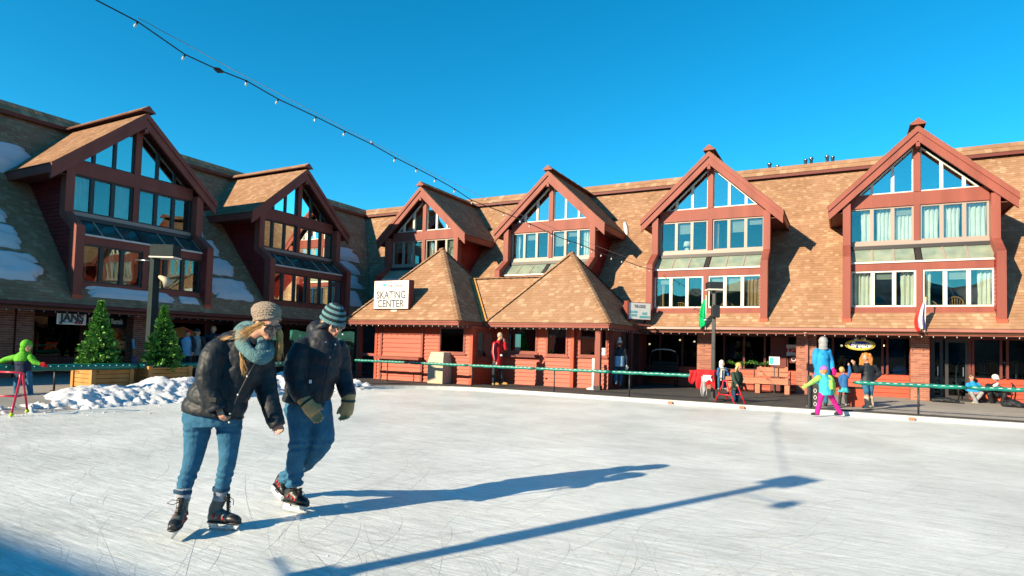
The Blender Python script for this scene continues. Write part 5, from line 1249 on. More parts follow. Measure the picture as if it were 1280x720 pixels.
# chairlift chairs on display
def lift_chair(label, c, wd, Hh, m_loop, back=True, rz=0):
    t = thing('chairlift_chair', label, 'chair', c); c = Vector(c); M = Matrix.Rotation(rz, 3, 'Z')
    P = lambda x, y, z: c+M @ Vector((x, y, z))
    h = wd/2
    q = MB(); loop = [P(-h, .1, .35), P(-h-.02, .12, .8), P(-h, .12, Hh-.28), P(-h+.08, .12, Hh-.09), P(-h+.26, .12, Hh-.02), P(0, .12, Hh), P(h-.26, .12, Hh-.02), P(h-.08, .12, Hh-.09), P(h, .12, Hh-.28), P(h+.02, .12, .8), P(h, .1, .35)]
    q.tube(loop, .024, 8); q.build('hanger_loop', 'steel_dark' if back else 'steel_grey', t, True)
    q = MB(); q.tube([p_+Vector((0, -.012, .016)) for p_ in loop[3:8]], .026, 8); q.build('loop_pad', m_loop, t, True)
    for k in range(5): q = MB(); q.box(P(0, -.30+.11*k, .42+.006*k), (wd-.08, .09, .03), M); q.build('seat_slat', 'wood' if not back else 'black', t)
    for k in range(4): q = MB(); q.box(P(0, .20+.03*k, .55+.12*k), (wd-.08, .03, .10), M); q.build('back_slat', 'black' if back else 'steel_dark', t)
    for s in (-1, 1):
        q = MB(); q.tube([P(s*h, .2, .5), P(s*(h+.06), .0, .66), P(s*(h+.06), -.25, .62), P(s*(h+.02), -.33, .42), P(s*h, -.28, .1), P(s*h, .1, 0.02), P(s*h, .12, .36)], .02, 8); q.build('arm_rest', 'steel_dark', t, True)
    q = MB(); q.box(P(0, -.1, .03), (wd, .5, .06), M); q.build('plinth', 'steel_dark', t)
    return t
p = onZ(828, 482, .085); zt = onD(828, 437, (p-CAM).dot(fw0)).z
lift_chair('empty chairlift chair with white padded loop beside the hut', (p.x, p.y, .085), 1.12, zt-.085, 'sign_white')
pc2 = onZ(1230, 503, .085); zt = onD(1230, 449, (pc2-CAM).dot(fw0)).z
lift_chair('chairlift chair at right with two people sitting on it', (pc2.x, pc2.y+.2, .085), 1.36, zt-.085, 'green_dark', False)

# garland along the window
ga, gb = onY(884, 452, YW-.15), onY(966, 453, YW-.15); q = MB(); vs = []; fs = []; rr = random.Random(4)
for k in range(900):
    t_ = rr.random(); p = ga+(gb-ga)*t_+Vector((0, rr.gauss(0, .035), rr.gauss(0, .035)-.06*math.sin(t_*math.pi*3)**2)); d = Vector((rr.gauss(0, 1), rr.gauss(0, 1), rr.gauss(0, 1))).normalized(); x = d.cross(Vector((.3, .2, 1))).normalized(); o = len(vs)
    vs += [p-x*.012, p+d*.035, p+x*.012, p-d*.02]; fs.append((o, o+1, o+2, o+3))
q.add(vs, fs); g = thing('garland', 'green leafy garland strung along the shop window behind the bench', 'garland', ga); q.build('leaves', 'needle', g)
q = MB(); q.tube([ga+(gb-ga)*(k/12)+Vector((0, 0, -.06*math.sin(k/12*math.pi*3)**2)) for k in range(13)], .008, 5); q.build('wire', 'cable', g)
# clothes shown in the shop windows
def garment(name, label, c, w_, h_, m, sleeves=True, dep=.12):
    t = thing(name, label, 'clothing', Vector(c)-Vector((0, 0, h_/2))); c = Vector(c); X = Vector((1, 0, 0)); Yd = Vector((0, 1, 0)); q = MB()
    q.loft([(c+Vector((0, 0, h_*z)), X, w_*a, Yd, dep*b) for z, a, b in ((-.5, .5, .8), (-.2, .46, 1), (.15, .5, 1), (.38, .48, .8), (.46, .25, .6), (.52, .18, .6))], 14)
    if sleeves:
        for s in (-1, 1): q.tube([c+Vector((s*w_*.42, 0, h_*.36)), c+Vector((s*w_*.62, 0, h_*.0)), c+Vector((s*w_*.66, -.03, -h_*.32))], [.075, .07, .05], 8)
    me = fused('cloth', q, .025, m, t, 3); q = MB(); q.tube([c+Vector((0, 0, h_*.5)), (c.x, c.y, ZG)], .008, 5); q.build('hanger_cord', 'steel_dark', t); return t
garment('display_jacket', 'blue jacket hung in the window left of the right brick pillar', onY(1122, 452, YW+.35), .62, .95, 'blue_mid')
garment('display_jacket', 'dark jacket hung in the window behind the oval sign', onY(1098, 455, YW+.4), .6, .9, 'green_dark')
garment('display_vest', 'left one of two pale vests hung in the dark shop window', onY(907.5, 438, YW+.3), .26, .62, 'grey_cloth', False); garment('display_vest', 'right one of two pale vests hung in the dark shop window', onY(915.5, 438, YW+.3), .26, .62, 'grey_cloth', False)
for px, py, lab in ((1052, 432, 'glowing round lamp left of the oval shop sign'), (1104, 432, 'glowing round lamp right of the oval shop sign'), (850, 425, 'glowing lamp inside the shop above the empty lift chair'), (812, 430, 'glowing lamp inside the shop near the hut passage'), (868, 427, 'small glowing lamp inside the shop beside the first brick pillar')):
    p = onY(px, py, YW+.5); t = thing('shop_lamp', lab, 'lamp', p, group='lamps glowing inside the shops'); q = MB(); q.ell(p, .04); q.build('globe', 'warm_lamp', t, True); q = MB(); q.tube([p, (p.x, p.y, ZG)], .008, 5); q.build('cord', 'cable', t)
# skis and boards at the rental shop
p = onX(168, 455, -20.9); t = thing('ski', 'blue and orange ski leaning on the left brick pillar', 'ski', p)
for m, a, b in (('lightblue', .62, 1), ('orange_cloth', .34, .62), ('blue_mid', 0, .34)):
    lo = onX(168.5, 455, -20.95); hi = onX(166.5, 424, -21.1); A2_, B2_ = lo+(hi-lo)*a, lo+(hi-lo)*b; q = MB(); q.bar(A2_, B2_, .085, .02, (1, 0, 0)); q.build('ski_section', m, t)
q = MB(); c = onX(135, 419, -22.4); q.prism([c+Vector((0, a, b)) for a, b in ((-.25, -.5), (.1, -.42), (.32, 0), (.25, .35), (-.1, .5), (-.32, .3))], (.05, 0, 0)); tag(q.build('display_board', 'sign_yellow', bevel=.01), 'yellow wooden display board behind the left conifer', 'board')
q = MB(); c = onX(228, 418, -22.4); q.prism([c+Vector((0, a, b)) for a, b in ((-.4, -.28), (.45, -.1), (.5, .12), (.0, .30), (-.45, .2))], (.05, 0, 0)); tag(q.build('display_board', 'wood', bevel=.01), 'orange wooden display board right of the right conifer', 'board')
q = MB(); c = onX(149, 413, -22.0); q.prism([c+Vector((0, a, b)) for a, b in ((-.3, .16), (.12, -.18), (.3, -.1), (.25, .06), (-.22, .3))], (.04, 0, 0)); tag(q.build('arrow_sign', 'bench_wood'), 'brown wooden arrow sign behind the left conifer', 'sign')
q = MB(); c = onX(134, 430.5, -22.3); q.box(c, (.06, 1.1, .05)); tag(q.build('display_shelf', 'bench_wood'), 'thin wooden shelf below the yellow display board', 'shelf')

# bags, jacket on the rail
def bag(label, c, l, w_, h_, rz):
    M = Matrix.Rotation(rz, 3, 'Z'); t = thing('bag', label, 'bag', c); q = MB(); c = Vector(c)
    q.ell(c+Vector((0, 0, h_*.45)), (l*.42, w_*.5, h_*.5), M); q.ell(c+M @ Vector((l*.28, .02, h_*.3)), (l*.28, w_*.4, h_*.36), M); q.ell(c+M @ Vector((-l*.3, 0, h_*.35)), (l*.25, w_*.42, h_*.4), M); q.box(c+Vector((0, 0, .03)), (l*.8, w_*.7, .05), M)
    fused('body', q, .02, 'nylon_black', t, 3, lambda p: .018*noise.noise(p*11)); q = MB(); q.tube([c+M @ Vector((-l*.3, -w_*.2, h_*.7)), c+M @ Vector((0, -w_*.5, h_*.5)), c+M @ Vector((l*.45, -w_*.5, .02)), c+M @ Vector((l*.7, -w_*.3, .02))], .018, 6); q.build('strap', 'black', t, True)
bag('long black bag lying on the concrete beside the glass door', onZ(1181, 503, .085), .72, .3, .17, R(-8))
bag('black duffel bag lying right of the seated people', onZ(1266, 509, .085), .52, .34, .24, R(-20))
q = MB(); xj0, xj1 = x_(872, 485), x_(893, 485); zj = onY(882, 465, YRL).z
t = thing('draped_jacket', 'red black and white jacket draped over the end of the green rail', 'clothing', (xj0, YRL, .5))
def drape(u0_, u1_, z0_, z1_, dy, m, nm, amp=.03):
    q = MB(); n, k = 16, 8; vs = []
    for j in range(k+1):
        v = j/k
        for i in range(n+1):
            u = i/n; vs.append((u0_+(u1_-u0_)*u+.02*math.sin(v*6+u*3), YRL+dy-.07-amp*math.sin(u*11+v*2)*(.3+v), z0_+(z1_-z0_)*v*(1+.18*math.sin(u*7))))
    q.add(vs, [(j*(n+1)+i, j*(n+1)+i+1, (j+1)*(n+1)+i+1, (j+1)*(n+1)+i) for j in range(k) for i in range(n)]); o = q.build(nm, m, t, True); s = o.modifiers.new('s', 'SOLIDIFY'); s.thickness = .02
drape(xj0-.02, xj1+.02, zj+.06, zj-.42, 0, 'red_cloth', 'body'); drape(xj0-.22, xj0+.04, zj+.04, zj-.30, .02, 'red_cloth', 'hood'); drape(xj0+.12, xj0+.26, zj-.12, zj-.60, -.03, 'grey_cloth', 'sleeve'); drape(xj0+.16, xj0+.40, zj-.08, zj-.24, -.05, 'white_cloth', 'white_patch', .01)
q = MB(); q.tube([(xj0+.0, YRL, zj+.02), (xj1+.05, YRL, zj+.02)], .05, 8); q.build('fold', 'red_cloth', t, True)
t = thing('wooden_box', 'orange wooden box standing behind the small girl in a skirt', 'box', onZ(1072, 509, .09)); p = onZ(1072, 509, .09)
q = MB(); q.box((p.x, p.y+.35, .34), (.52, .4, .5)); q.build('body', 'siding_orange', t, bevel=.01); q = MB(); q.box((p.x, p.y+.35, .605), (.6, .46, .03)); q.build('lid', 'black', t)

# clothes racks inside the shops, the low sun reaches them under the eave
def clothes_rack(label, px, w_, seed):
    rr = random.Random(seed); x0 = onY(px, 450, YW+.7).x; y = YW+.75; t = thing('clothes_rack', label, 'rack', (x0+w_/2, y, .09)); n = int(w_/.11)
    for x in (x0, x0+w_): q = MB(); q.tube([(x, y, .09), (x, y, 1.45)], .015, 6); q.build('upright', 'steel', t)
    q = MB(); q.tube([(x0, y, 1.45), (x0+w_, y, 1.45)], .015, 6); q.build('bar', 'steel', t)
    for k in range(n):
        x = x0+.06+k*.11; h = rr.uniform(.65, .95); q = MB(); a = rr.uniform(-.3, .3); M = Matrix.Rotation(a, 3, 'Z')
        q.loft([(Vector((x, y, 1.42-h*f)), M @ Vector((0, 1, 0)), d_, M @ Vector((1, 0, 0)), e_) for f, d_, e_ in ((0, .05, .012), (.08, .2, .03), (.4, .23, .045), (.8, .22, .045), (1, .2, .03))], 10)
        q.build('garment', rr.choice(('blue_mid', 'red_cloth', 'grey_cloth', 'white_cloth', 'nylon_navy', 'turquoise', 'orange_cloth', 'green_dark', 'lightblue', 'tan_leather')), t, True)
clothes_rack('rack of mixed jackets in the shop left of the first brick pillar', 838, 1.1, 2)
clothes_rack('rack of mixed jackets in the shop window behind the bench', 925, 1.2, 3)
clothes_rack('rack of mixed jackets in the window under the oval sign', 1050, 1.1, 4)
clothes_rack('rack of mixed jackets in the shop right of the glass door', 1222, 1.2, 5)

# ================================================================== PEOPLE
def lerp(a, b, t): return a+(b-a)*t
def depth_of(px, py, z): return (onZ(px, py, z)-CAM).dot(fw0)
def limb(mb, pts, rs, n=12, per=6):      # smooth tapered limb through joints
    P = [Vector(p) for p in pts]; Q = []; RS = []
    for i in range(len(P)-1):
        a = P[i-1] if i else P[i]; d = P[i+2] if i+2 < len(P) else P[i+1]
        for k in range(per+(1 if i == len(P)-2 else 0)):
            t = k/per; b, c = P[i], P[i+1]
            Q.append(.5*((2*b)+(c-a)*t*.6+(2*a*0+(c-b)*2-(c-a)*.6*1)*t*1+(b*0)*t) if False else b.lerp(c, t)); RS.append(rs[i]+(rs[i+1]-rs[i])*(t*t*(3-2*t)))
    mb.tube(Q, RS, n); mb.ell(Q[0], RS[0]*.98, None, 10, 7); mb.ell(Q[-1], RS[-1]*.98, None, 10, 7)
    for j in range(1, len(P)-1): mb.ell(P[j], rs[j]*1.0, None, 10, 7)
def basis(f, n=None):
    f = Vector(f).normalized(); n = Vector(n or (0, 0, 1)); s = f.cross(n).normalized(); n = s.cross(f); return f, s, n
def head_prims(mb, c, f, k):
    f, s, n = basis(f); M = Matrix((s, f, n)).transposed(); P = lambda a, b, z: c+(s*a+f*b+n*z)*k
    mb.ell(P(0, -.012, .028), (.074*k, .094*k, .090*k), M); mb.ell(P(0, .018, -.035), (.060*k, .070*k, .080*k), M); mb.ell(P(0, .050, -.090), (.034*k, .036*k, .026*k), M)
    mb.tube([P(0, .082, .008), P(0, .100, -.018), P(0, .104, -.034)], [.009*k, .013*k, .015*k], 8); mb.ell(P(0, .100, -.036), .013*k)
    for q in (-1, 1):
        mb.ell(P(q*.078, -.008, -.012), (.014*k, .024*k, .034*k), M); mb.ell(P(q*.036, .062, -.028), (.024*k, .02*k, .022*k), M); mb.ell(P(q*.030, .078, .022), (.026*k, .012*k, .009*k), M)
    mb.ell(P(0, .082, -.060), (.026*k, .014*k, .007*k), M); mb.ell(P(0, .080, -.071), (.022*k, .014*k, .008*k), M)
    return P, M, (f, s, n)
def face_parts(t, P, M, k, eyes=True, lips=True):
    if eyes:
        for q in (-1, 1):
            m = MB(); m.ell(P(q*.030, .079, .002), (.012*k, .007*k, .007*k), M, 10, 7); e = m.build('eye', 'eye_white', t, True); m = MB(); m.ell(P(q*.030, .086, .002), .005*k, None, 8, 6); m.build('iris', 'eye_dark', e, True)
    if lips: m = MB(); m.ell(P(0, .094, -.065), (.022*k, .006*k, .008*k), M, 12, 7); m.build('mouth', 'lip', t, True)
def hand_prims(mb, w, d, nrm, k, curl=.5, side=1):
    d = Vector(d).normalized(); nrm = Vector(nrm); nrm = (nrm-d*nrm.dot(d)).normalized(); s = d.cross(nrm)*side
    M = Matrix((s, d, nrm)).transposed(); mb.ell(w+d*.045*k, (.040*k, .055*k, .020*k), M)
    for i, (o, L) in enumerate(((-.030, .062), (-.010, .075), (.011, .070), (.030, .055))):
        b = w+d*.085*k+s*o*k; m = b+(d*math.cos(curl*.6)+nrm*math.sin(curl*.6))*L*.5*k; e = m+(d*math.cos(curl*1.5)+nrm*math.sin(curl*1.5))*L*.5*k
        mb.tube([b-d*.02*k, b, m, e], [.0105*k, .0105*k, .0095*k, .008*k], 8); mb.ell(e, .008*k, None, 8, 6)
    b = w+d*.03*k-s*.036*k; m = b-s*.022*k+d*.028*k+nrm*.008*k; e = m+d*.03*k+nrm*.012*k
    mb.tube([b, m, e], [.013*k, .0115*k, .009*k], 8); mb.ell(e, .009*k, None, 8, 6)

def person(label, D, J, k=1.0, face=(0, -1, 0), jacket='nylon_navy', sleeve=None, pants='denim', shoes='leather_black', glove=None, hat=None, hatm='grey_cloth', hair=None, hairm='hair_brown', hk=1.0, vox=.016, hem=.16, girth=1.0, skirt=None, flare=1.0, boot_h=.0, group=None, trim_=None, curl=.6, seated=False, z0=None, foot_dir=None, parts=True):
    G = {}
    for n_, p in J.items(): G[n_] = onD(p[0], p[1], D+(p[2] if len(p) > 2 else 0))
    F = (r0*face[0]+fw0*face[1]+Vector((0, 0, face[2]))).normalized(); base = (G['al']+G['ar'])/2; base.z = z0 if z0 is not None else min(G['al'].z, G['ar'].z)-.08*k
    t = thing('person', label, 'person', base, group=group)
    S = (G['sl']+G['sr'])/2; Hm = (G['hl']+G['hr'])/2; ax = (Hm-S).normalized(); wd = (G['sr']-G['sl']); sw = wd.length/2; wd.normalize(); dp = ax.cross(wd).normalized(); wd = dp.cross(ax)
    hwd = G['hr']-G['hl']; neck = lerp(S, G['head'], .38); hc = G['head']
    # ---- body
    b = MB(); P, M, (hf, hs_, hn) = head_prims(b, hc, F, k*hk)
    limb(b, [S-ax*-.02*k, neck, hc-hn*.05*k], [.062*k, .055*k, .05*k], 10, 3)
    b.loft([(S-ax*.02*k, wd, sw*.75, dp, .075*k), (lerp(S, Hm, .3), wd, .13*k, dp, .095*k), (lerp(S, Hm, .7), wd, .115*k, dp, .085*k), (Hm, wd, .13*k, dp, .095*k), (Hm+ax*.05*k, wd, .10*k, dp, .08*k)], 14)
    for q in 'lr':
        limb(b, [G['s'+q], G['e'+q], G['w'+q]], [.052*k, .042*k, .030*k], 10, 3); limb(b, [G['h'+q], G['k'+q], G['a'+q]], [.08*k, .055*k, .042*k], 10, 3)
        hd_ = G['w'+q]-G['e'+q]; hand_prims(b, G['w'+q], hd_, -dp if hd_.normalized().cross(dp).length > .2 else wd, k, curl, 1 if q == 'l' else -1)
        b.tube([G['a'+q], G['a'+q]-Vector((0, 0, .05*k))], .04*k, 8)
    fused('body', b, vox*.72, 'skin', t, 4)
    if parts: face_parts(t, P, M, k*hk)
    # ---- jacket: torso and sleeves
    g = girth; j = MB()
    j.loft([(lerp(S, neck, 1.15), wd, .066*k, dp, .070*k), (lerp(S, neck, .7), wd, .078*k, dp, .082*k), (lerp(S, neck, .22), wd, sw*.66, dp, .10*k*g), (S+ax*.05*k, wd, sw+.03*k, dp, .125*k*g), (lerp(S, Hm, .35), wd, max(sw*.92, .165*k)*g, dp, .15*k*g), (lerp(S, Hm, .7), wd, .165*k*g, dp, .145*k*g), (Hm, wd, .18*k*g, dp, .16*k*g), (Hm+ax*hem*k, wd, .19*k*g, dp, .165*k*g)], 18)
    slv = j if sleeve is None else MB()
    for q in 'lr': limb(slv, [G['s'+q]+ax*.02*k, G['e'+q], lerp(G['e'+q], G['w'+q], .98)], [.085*k*g, .072*k*g, .052*k*g], 12, 4)
    wr = lambda p: .010*k*noise.noise(p*(9/k))+.005*k*noise.noise(p*(22/k))
    fused('jacket', j, vox, jacket, t, 4, wr)
    if sleeve is not None: fused('sleeves', slv, vox, sleeve, t, 4, wr)
    # ---- trousers or skirt
    q_ = MB(); q_.loft([(Hm-ax*.06*k, wd, .15*k, dp, .125*k), (Hm+ax*.06*k, wd, .16*k, dp, .13*k), (Hm+ax*.13*k, wd, .13*k, dp, .11*k)], 14)
    for q in 'lr': limb(q_, [G['h'+q]+ax*.02*k, G['k'+q], lerp(G['k'+q], G['a'+q], .55*(1-boot_h)), lerp(G['k'+q], G['a'+q], 1-boot_h)], [.098*k, .074*k, .066*k*max(1, flare*.85)*(.85 if boot_h else 1), .060*k*flare*(.8 if boot_h else 1)], 12, 4)
    fused('trousers', q_, vox, pants, t, 3, lambda p: .007*k*noise.noise(p*(11/k)))
    if skirt:
        m = MB(); n = 30; vs = []
        for r_, zz in ((.15, -.02), (.20, .10), (.26, .20)):
            for i in range(n): a = 2*math.pi*i/n; rr_ = r_*k*(1+.07*math.sin(i*math.pi/2.5)); vs.append(Hm+ax*zz*k*1.3+wd*math.cos(a)*rr_+dp*math.sin(a)*rr_*.8)
        m.add(vs, [(i+a*n, (i+1) % n+a*n, (i+1) % n+(a+1)*n, i+(a+1)*n) for a in range(2) for i in range(n)]); o = m.build('skirt', skirt, t, True); sm = o.modifiers.new('s', 'SOLIDIFY'); sm.thickness = .008
    # ---- shoes
    fd = Vector((F.x, F.y, 0)).normalized() if foot_dir is None else (r0*foot_dir[0]+fw0*foot_dir[1]).normalized()
    for q in 'lr':
        a = G['a'+q]; T_ = G.get('t'+q); d = fd if T_ is None else Vector((T_.x-a.x, T_.y-a.y, 0)).normalized()
        m = MB(); s_ = d.cross(Vector((0, 0, 1))); Mx = Matrix((s_, d, Vector((0, 0, 1)))).transposed(); gz = a.z-.075*k
        m.ell(Vector((a.x, a.y, gz+.045*k))+d*.10*k, (.048*k, .10*k, .045*k), Mx); m.ell(Vector((a.x, a.y, gz+.04*k))-d*.02*k, (.045*k, .06*k, .045*k), Mx); m.box(Vector((a.x, a.y, gz+.012*k))+d*.065*k, (.085*k, .25*k, .024*k), Mx)
        m.tube([Vector((a.x, a.y, gz+.03*k)), a+Vector((0, 0, .04*k)), lerp(a, G['k'+q], boot_h) if boot_h else a+Vector((0, 0, .05*k))], [.05*k, .054*k, (.072 if boot_h else .05)*k], 10)
        fused('boot', m, vox*.9, shoes, t, 2)
    if glove:
        for q in 'lr':
            m = MB(); hd_ = (G['w'+q]-G['e'+q]).normalized(); hand_prims(m, G['w'+q], hd_, -dp if hd_.cross(dp).length > .2 else wd, k*1.32, curl, 1 if q == 'l' else -1); m.tube([G['w'+q]-hd_*.03*k, G['w'+q]+hd_*.05*k], [.05*k, .045*k], 10); fused('glove', m, vox*.7, glove, t, 2)
    kk = k*hk
    if hair in ('long', 'short'):
        m = MB(); m.ell(P(0, -.020, .034), (.084*kk, .098*kk, .094*kk), M)
        if hair == 'long':
            for a in (-.075, -.05, -.02, .02, .05, .075): limb(m, [P(a*.9, -.05+.05*abs(a)*6, .02), P(a*1.15, -.07+.3*abs(a), -.10), P(a*1.2, -.05+.25*abs(a), -.24)], [.034*kk, .034*kk, .014*kk], 8, 3)
        else: m.ell(P(0, -.055, -.02), (.07*kk, .05*kk, .055*kk), M)
        # keep the face free
        fused('hair', m, vox*.7, hairm, t, 2)
    if hat in ('beanie', 'pompom'):
        m = MB(); m.loft([(P(0, -.012, z), hs_, a*kk, hf, b_*kk) for z, a, b_ in ((.015, .088, .106), (.04, .09, .108), (.08, .08, .096), (.115, .052, .064), (.132, .012, .014))], 18)
        fused('hat', m, vox*.7, hatm, t, 2)
        if hat == 'pompom': m = MB(); m.ell(P(0, -.02, .165), .05*kk); fused('pompom', m, vox*.7, hatm, t, 1, lambda p: .012*noise.noise(p*40))
    if hat == 'hood':
        m = MB(); m.ell(P(0, -.036, .03), (.118*kk, .118*kk, .128*kk), M); m.ell(P(0, -.055, -.08), (.112*kk, .10*kk, .09*kk), M); m.ell(P(0, -.04, -.16), (.12*kk, .10*kk, .06*kk), M); fused('hood', m, vox*.8, hatm, t, 3)
    if hat == 'helmet':
        m = MB(); m.ell(P(0, -.01, .045), (.110*kk, .128*kk, .105*kk), M); m.box(P(0, .10, .03), (.15*kk, .05*kk, .03*kk), M); fused('helmet', m, vox*.7, hatm, t, 2)
        m = MB(); m.ell(P(0, .092, .012), (.082*kk, .035*kk, .036*kk), M); m.build('goggles', 'blue_mid', t, True)
    t['_g'] = 0; del t['_g']
    return t, G, P, M, (hf, hs_, hn), k*hk

# ---- far figures round the rink
Dk = depth_of(30, 502, .02)
KID, G, P, M, B_, kk = person('child in a green and navy hooded jacket behind a pink skating frame', Dk, dict(head=(34, 433), sl=(20, 446, .02), sr=(38, 446), el=(9, 449), wl=(-2, 453), er=(44, 453), wr=(50, 455), hl=(23, 466, .03), hr=(35, 466), kl=(21, 482), kr=(37, 482), al=(19, 496), ar=(39, 497)), .78, (.9, -.35, -.1), 'navy_cloth', 'green_cloth', 'denim', 'black', 'red_cloth', 'hood', 'green_cloth', hk=1.22, vox=.014, hem=.12, girth=1.12, z0=0)
m = MB(); S = (G['sl']+G['sr'])/2; m.loft([(S+Vector((0, 0, .10)), r0, .07, fw0, .09), (S+Vector((0, 0, .04)), r0, .15, fw0, .135), (S-Vector((0, 0, .03)), r0, .172, fw0, .15), (S-Vector((0, 0, .10)), r0, .165, fw0, .15)], 16); fused('yoke', m, .014, 'green_cloth', KID, 3)

def walker(label, A, B, apex_h, m, spread):
    """skating frame: two rounded A-shaped sides joined by cross bars; A and B are the ground pairs of each side"""
    c = sum((Vector(p) for p in A+B), Vector())/4; t = thing('ice_walker', label, 'skating aid', (c.x, c.y, 0), group='skating frames for beginners')
    tops = []
    for s in (A, B):
        a, b = Vector(s[0]), Vector(s[1]); d = (b-a); top = (a+b)/2+Vector((0, 0, apex_h))
        pts = [a+Vector((0, 0, .04)), lerp(a, top, .82)+Vector((0, 0, .04)), top-d.normalized()*.07-Vector((0, 0, .03)), top, top+d.normalized()*.07-Vector((0, 0, .03)), lerp(b, top, .82)+Vector((0, 0, .04)), b+Vector((0, 0, .04))]
        q = MB(); q.tube(pts, .020, 8); q.build('side_frame', m, t, True); tops.append((top, a, b))
        q = MB(); q.tube([lerp(a, top, .42)+Vector((0, 0, .02)), lerp(b, top, .42)+Vector((0, 0, .02))], .015, 8); q.build('brace', m, t, True)
        for p in (a, b): q = MB(); q.ell(p+Vector((0, 0, .035)), .036, None, 12, 8); q.build('tennis_ball', 'tennis', t, True)
    q = MB(); q.tube([tops[0][0], tops[1][0]], .018, 8); q.build('top_bar', m, t, True); q = MB(); q.tube([lerp(tops[0][1], tops[0][0], .45), lerp(tops[1][1], tops[1][0], .45)], .016, 8); q.build('cross_bar', m, t, True)
    return t
a, b = onZ(14, 521, 0), onZ(34, 516, 0); off = -r0*.62+fw0*.10
ah = onD(30.5, 466, (lerp(a, b, .5)-CAM).dot(fw0)).z
walker('pink skating frame with yellow tennis-ball feet at the left edge', [a, b], [a+off, b+off], ah, 'pink_paint', 0)
Df = depth_of(920, 507, 0)
a, b, c, d = onZ(893, 506.5, 0), onZ(919, 509.5, 0), onZ(905, 505.5, 0), onZ(932, 508.5, 0)
walker('red skating frame held by the child in dark green', [a, b], [c, d], onD(908, 475, Df).z, 'red_paint', 0)

Dr = depth_of(622, 483, .085)
RED, G, P, M, B_, kk = person('man in a red jacket with sunglasses standing at the green rail', Dr, dict(head=(625.5, 420), sl=(618.5, 429, -.14), sr=(626, 429, .14), el=(616.5, 440, -.17), wl=(618.5, 450, -.15), er=(632, 436, .05), wr=(631, 428, -.02), hl=(619, 451, -.08), hr=(625, 451, .08), kl=(617.5, 463, -.08), kr=(626, 463, .08), al=(617.5, 478.5, -.08), ar=(628, 478, .08)), 1.0, (.95, -.3, -.12), 'red_cloth', None, 'nylon_black', 'tan_leather', None, None, 'grey_cloth', 'short', 'hair_grey', vox=.017, z0=.085)
m = MB(); m.box(P(0, .088, .004), (.15*kk, .02*kk, .036*kk), M); m.build('sunglasses', 'lens', RED)
m = MB(); m.tube([G['sl']-Vector((0, 0, .02))-fw0*.10-r0*.03, G['el']-fw0*.085, G['wl']-fw0*.06], .012, 6); m.build('sleeve_stripe', 'white_cloth', RED, True)
m = MB(); m.ell(lerp(G['sr'], G['hr'], .68)+r0*.04-fw0*.30, (.05, .012, .035), None, 10, 6); m.build('chest_badge', 'white_cloth', RED, True)
m = MB(); m.ell(lerp(G['hl'], G['kl'], .35)-fw0*.075+r0*.05, (.035, .02, .10), None, 10, 6); m.build('white_patch', 'white_cloth', RED, True)

De = depth_of(773, 486.5, .085)
PMP, G, P, M, B_, kk = person('person in navy and pale blue jacket with white pompom hat walking into the passage', De, dict(head=(774.5, 429), sl=(769, 437), sr=(780, 437), el=(767, 447), wl=(768.5, 455), er=(783, 447.5), wr=(783, 456.5), hl=(770.5, 456), hr=(777, 456), kl=(769.5, 468, -.1), kr=(776, 468, .1), al=(770, 478, -.25), ar=(774.8, 480.5, .05)), 1.0, (.15, 1, 0), 'nylon_navy', None, 'denim', 'leather_grey', 'white_cloth', 'pompom', 'white_cloth', 'short', 'hair_brown', vox=.018, z0=.085)
Hm = (G['hl']+G['hr'])/2; S = (G['sl']+G['sr'])/2; m = MB(); m.loft([(lerp(S, Hm, .42), r0, .19, fw0, .175), (lerp(S, Hm, .8), r0, .19, fw0, .175), (lerp(S, Hm, 1.12), r0, .198, fw0, .18)], 16); fused('jacket_panel', m, .018, 'lightblue', PMP, 3)

person('child with long blond hair in dark green pushing a red skating frame', Df, dict(head=(923.5, 458), sl=(916, 466.5, -.05), sr=(925, 466.5, .06), el=(917.5, 475, -.12), wl=(921, 480, -.2), er=(927, 474, .08), wr=(926, 481, .06), hl=(917.5, 483), hr=(922.5, 483), kl=(917.5, 492.5, -.03), kr=(921.5, 493, .05), al=(918, 503, -.03), ar=(922, 503.5, .05)), .72, (.85, -.45, -.25), 'green_dark', None, 'denim_dark', 'black', None, None, 'grey_cloth', 'long', 'hair_blond', hk=1.2, vox=.014, z0=0)
Dg = depth_of(901, 487, .085)
person('child in white hood and blue jacket behind the black lamp post', Dg, dict(head=(903, 454), sl=(898.5, 460.5), sr=(907, 460.5), el=(897, 467), wl=(899, 473), er=(910, 467), wr=(911, 473, -.1), hl=(899, 472.5), hr=(905, 472.5), kl=(898.5, 479), kr=(905, 479), al=(898.5, 485), ar=(904.5, 485)), .66, (.6, -.6, 0), 'white_cloth', 'blue_mid', 'denim', 'grey_cloth', None, 'hood', 'white_cloth', hk=1.25, vox=.016, z0=.085)
Dh = depth_of(1027, 508, .085)
person('tall person in a bright blue coat and grey hood seen from behind', Dh, dict(head=(1029, 428), sl=(1020.5, 438.5), sr=(1034.5, 438.5), el=(1019, 450.5), wl=(1021, 463), er=(1038, 451), wr=(1041, 460, -.1), hl=(1023.5, 464), hr=(1032, 464), kl=(1023.5, 483), kr=(1032, 483), al=(1023, 503.5), ar=(1032, 503.5)), 1.04, (.45, .85, 0), 'blue_bright', None, 'denim', 'leather_black', 'pink_hot', 'hood', 'grey_cloth', vox=.018, hem=.20, girth=1.12, z0=.085)
Di = depth_of(1035, 521, 0)
